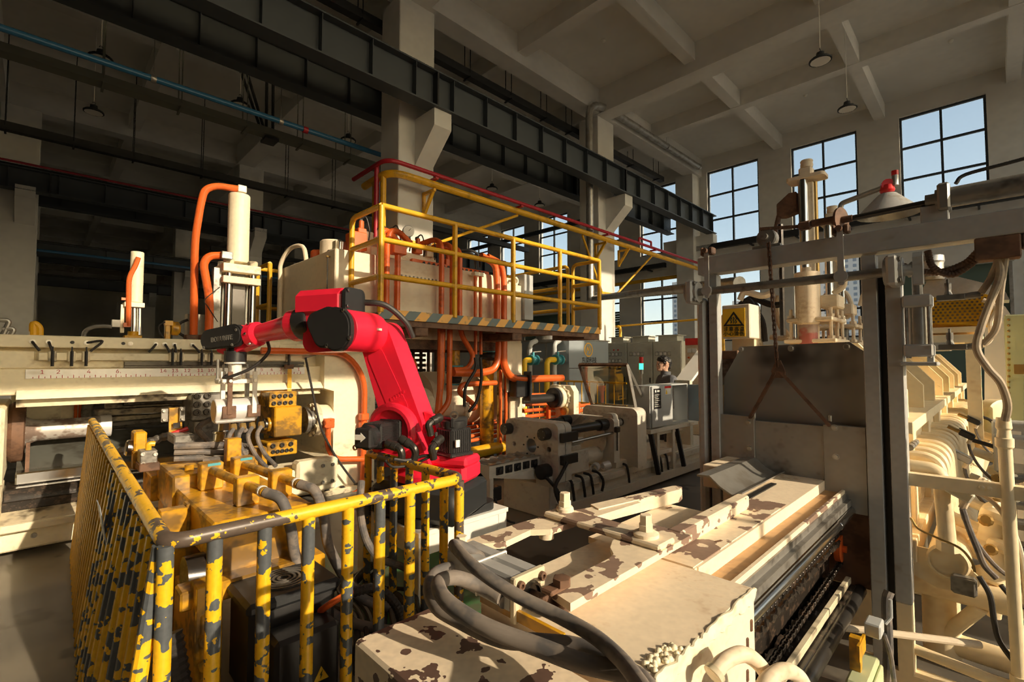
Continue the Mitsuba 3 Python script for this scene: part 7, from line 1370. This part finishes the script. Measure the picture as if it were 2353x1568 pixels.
for y, z in ((5.14, 1.8), (5.0, 1.82)): part(k, 'knob', lathe([(.025, 0), (.025, .03)], (11.0, y, z), NX, 10), 'orange')
k = thing('yellow_gas_line', 'thin yellow gas line running above the electric cabinets', 'pipe')
part(k, 'pipe', tube([(14.0, 9.7, 2.9), (14.0, 4.5, 3.0)], .03, 8), 'yellow'); part(k, 'drop', tube([(13.95, 9.0, 2.9), (13.95, 8.9, 2.86), (13.95, 8.9, 2.0)], .05, 8, .05), 'yellow'); part(k, 'bracket', bx(13.44, 14.06, 9.1, 9.14, 2.83, 2.87), 'galvanised')
one('grey_riser', 'slim galvanised riser pipe standing left of the gantry post', 'pipe', tube([(13.4, 5.4, 0), (13.4, 5.4, 4.2)], .05, 8), 'galvanised')
k = thing('yellow_vent', 'yellow vertical pipe stub just left of the gantry post', 'pipe'); part(k, 'pipe', tube([(13.2, 5.2, 0), (13.2, 5.2, 2.95), (13.5, 5.2, 3.0)], .05, 8, .1), 'yellow')

# ================================================================ the person
def hull_chain(joints, bones, seg=12):
    import manifold3d as m3
    tot = None
    for a, b in bones:
        (pa, ra), (pb, rb) = joints[a], joints[b]
        s = [m3.Manifold.sphere(r, seg).translate([float(q) for q in p]) for p, r in ((pa, ra), (pb, rb))]
        h = m3.Manifold.batch_hull(s); tot = h if tot is None else tot + h
    m = tot.refine_to_length(.02).to_mesh(); t = trimesh.Trimesh(m.vert_properties[:, :3], m.tri_verts)
    return trimesh.smoothing.filter_taubin(t, iterations=12)
k = thing('person', 'person in a dark grey jacket with short black hair standing behind the control box', 'person')
PPX, PPY = 7.66, 4.0
fd = V(-.80, .60, 0); sd = V(.60, .80, 0)          # facing; towards the person's right hand... sd points to the right-back
def pp(f, s, z): return V(PPX, PPY, 0) + fd * f + sd * s + V(0, 0, z)
J = {'pel': (pp(0, 0, .95), .15), 'wst': (pp(0, 0, 1.10), .14), 'chest': (pp(.01, 0, 1.30), .17), 'sL': (pp(-.02, -.20, 1.40), .085), 'sR': (pp(-.02, .20, 1.40), .085), 'nk': (pp(.0, 0, 1.50), .06), 'nk2': (pp(.03, 0, 1.56), .055),
     'eL': (pp(.02, -.30, 1.14), .065), 'eR': (pp(.02, .30, 1.14), .065), 'wL': (pp(.24, -.10, 1.12), .045), 'wR': (pp(.24, .10, 1.10), .045)}
part(k, 'jacket', hull_chain(J, [('pel', 'wst'), ('wst', 'chest'), ('chest', 'sL'), ('chest', 'sR'), ('sL', 'sR'), ('sL', 'eL'), ('sR', 'eR'), ('eL', 'wL'), ('eR', 'wR'), ('chest', 'nk')]), 'jacket', True)
L = {'hL': (pp(0, -.09, .92), .105), 'hR': (pp(0, .09, .92), .105), 'kL': (pp(.02, -.1, .50), .075), 'kR': (pp(.02, .1, .50), .075), 'aL': (pp(0, -.1, .10), .055), 'aR': (pp(0, .1, .10), .055)}
part(k, 'trousers', hull_chain(L, [('hL', 'kL'), ('kL', 'aL'), ('hR', 'kR'), ('kR', 'aR'), ('hL', 'hR')]), 'trousers', True)
S_ = {'a': (pp(-.04, -.1, .05), .05), 'b': (pp(.16, -.11, .04), .04), 'c': (pp(-.04, .1, .05), .05), 'd': (pp(.16, .11, .04), .04)}
for u, w in (('a', 'b'), ('c', 'd')): part(k, 'shoe', hull_chain(S_, [(u, w)]), 'black_plastic', True)
HC = pp(.05, 0, 1.665)
Hd = {'cr': (pp(.03, 0, 1.70), .083), 'bk': (pp(-.01, 0, 1.68), .078), 'fc': (pp(.085, 0, 1.64), .062), 'jaw': (pp(.095, 0, 1.585), .045), 'chin': (pp(.125, 0, 1.57), .028), 'nse': (pp(.152, 0, 1.635), .016), 'nsb': (pp(.135, 0, 1.67), .014), 'br': (pp(.125, 0, 1.69), .03), 'nk': (pp(.0, 0, 1.47), .058), 'nt': (pp(.02, 0, 1.58), .055), 'lip': (pp(.142, 0, 1.602), .018),
      'eaL': (pp(.03, -.085, 1.65), .018), 'eaL2': (pp(.02, -.09, 1.675), .016), 'eaR': (pp(.03, .085, 1.65), .018), 'eaR2': (pp(.02, .09, 1.675), .016)}
def fine(j, b):
    import manifold3d as m3
    tot = None
    for x, y in b:
        s = [m3.Manifold.sphere(j[q][1], 16).translate([float(w) for w in j[q][0]]) for q in (x, y)]; h = m3.Manifold.batch_hull(s); tot = h if tot is None else tot + h
    m = tot.refine_to_length(.008).to_mesh(); return trimesh.smoothing.filter_taubin(trimesh.Trimesh(m.vert_properties[:, :3], m.tri_verts), iterations=8)
part(k, 'head', fine(Hd, [('cr', 'bk'), ('cr', 'fc'), ('fc', 'jaw'), ('jaw', 'chin'), ('nsb', 'nse'), ('fc', 'br'), ('nk', 'nt'), ('nt', 'fc'), ('fc', 'lip'), ('eaL', 'eaL2'), ('eaR', 'eaR2'), ('bk', 'nt'), ('br', 'nsb')]), 'skin', True)
for s in (-1, 1):
    part(k, 'eye', trimesh.creation.icosphere(2, .012).apply_translation(pp(.128, s * .032, 1.655)), 'ink_black', True)
    part(k, 'eyebrow', tube([pp(.135, s * .018, 1.676), pp(.122, s * .05, 1.676)], .006, 6), 'hair', True)
Ha = {'t': (pp(.03, 0, 1.735), .078), 'b': (pp(-.03, 0, 1.70), .082), 'f': (pp(.10, 0, 1.745), .045), 'n': (pp(-.045, 0, 1.62), .055), 'l': (pp(.05, -.055, 1.725), .045), 'r': (pp(.05, .055, 1.725), .045), 'sl': (pp(.045, -.075, 1.68), .016), 'sr': (pp(.045, .075, 1.68), .016)}
hm = fine(Ha, [('t', 'b'), ('t', 'f'), ('b', 'n'), ('t', 'l'), ('t', 'r'), ('l', 'f'), ('r', 'f'), ('l', 'sl'), ('r', 'sr')]); hv = hm.vertices + hm.vertex_normals * ((meshkit.noise(hm.vertices * 70, 4) - .5) * .014)[:, None]
part(k, 'hair', trimesh.Trimesh(hv, hm.faces, process=False), 'hair', True)
part(k, 'collar', ringm(pp(.0, 0, 1.485), V(-.1 * fd[0], -.1 * fd[1], 1), .085, .068, .055, 20), 'jacket')
for s in (-1, 1):
    w = pp(.22, s * .10, 1.11); o = (pp(.25, -s * .02, 1.12) - w); o /= np.linalg.norm(o); up_ = PZ; fo = np.cross(o, up_)
    hj = {'p0': (w, .03), 'p1': (w + o * .07, .03), 'p2': (w + o * .06 + up_ * .022, .024), 'p3': (w + o * .06 - up_ * .022, .024)}
    b = [('p0', 'p1'), ('p0', 'p2'), ('p0', 'p3')]
    for f in range(4):
        q = w + o * .075 + up_ * (.027 - .018 * f); ln = (.05, .058, .054, .042)[f]
        hj[f'k{f}'] = (q, .0105); hj[f'm{f}'] = (q + o * ln * .55 - fd * .006, .0095); hj[f't{f}'] = (q + o * ln * .85 - fd * .028, .0085); b += [('p1', f'k{f}'), (f'k{f}', f'm{f}'), (f'm{f}', f't{f}')]
    hj['th0'] = (w + o * .025 + up_ * .03, .013); hj['th1'] = (w + o * .055 + up_ * .055 + fd * .01, .011); hj['th2'] = (w + o * .085 + up_ * .06, .009); b += [('p0', 'th0'), ('th0', 'th1'), ('th1', 'th2')]
    part(k, 'hand', fine(hj, b), 'skin', True)
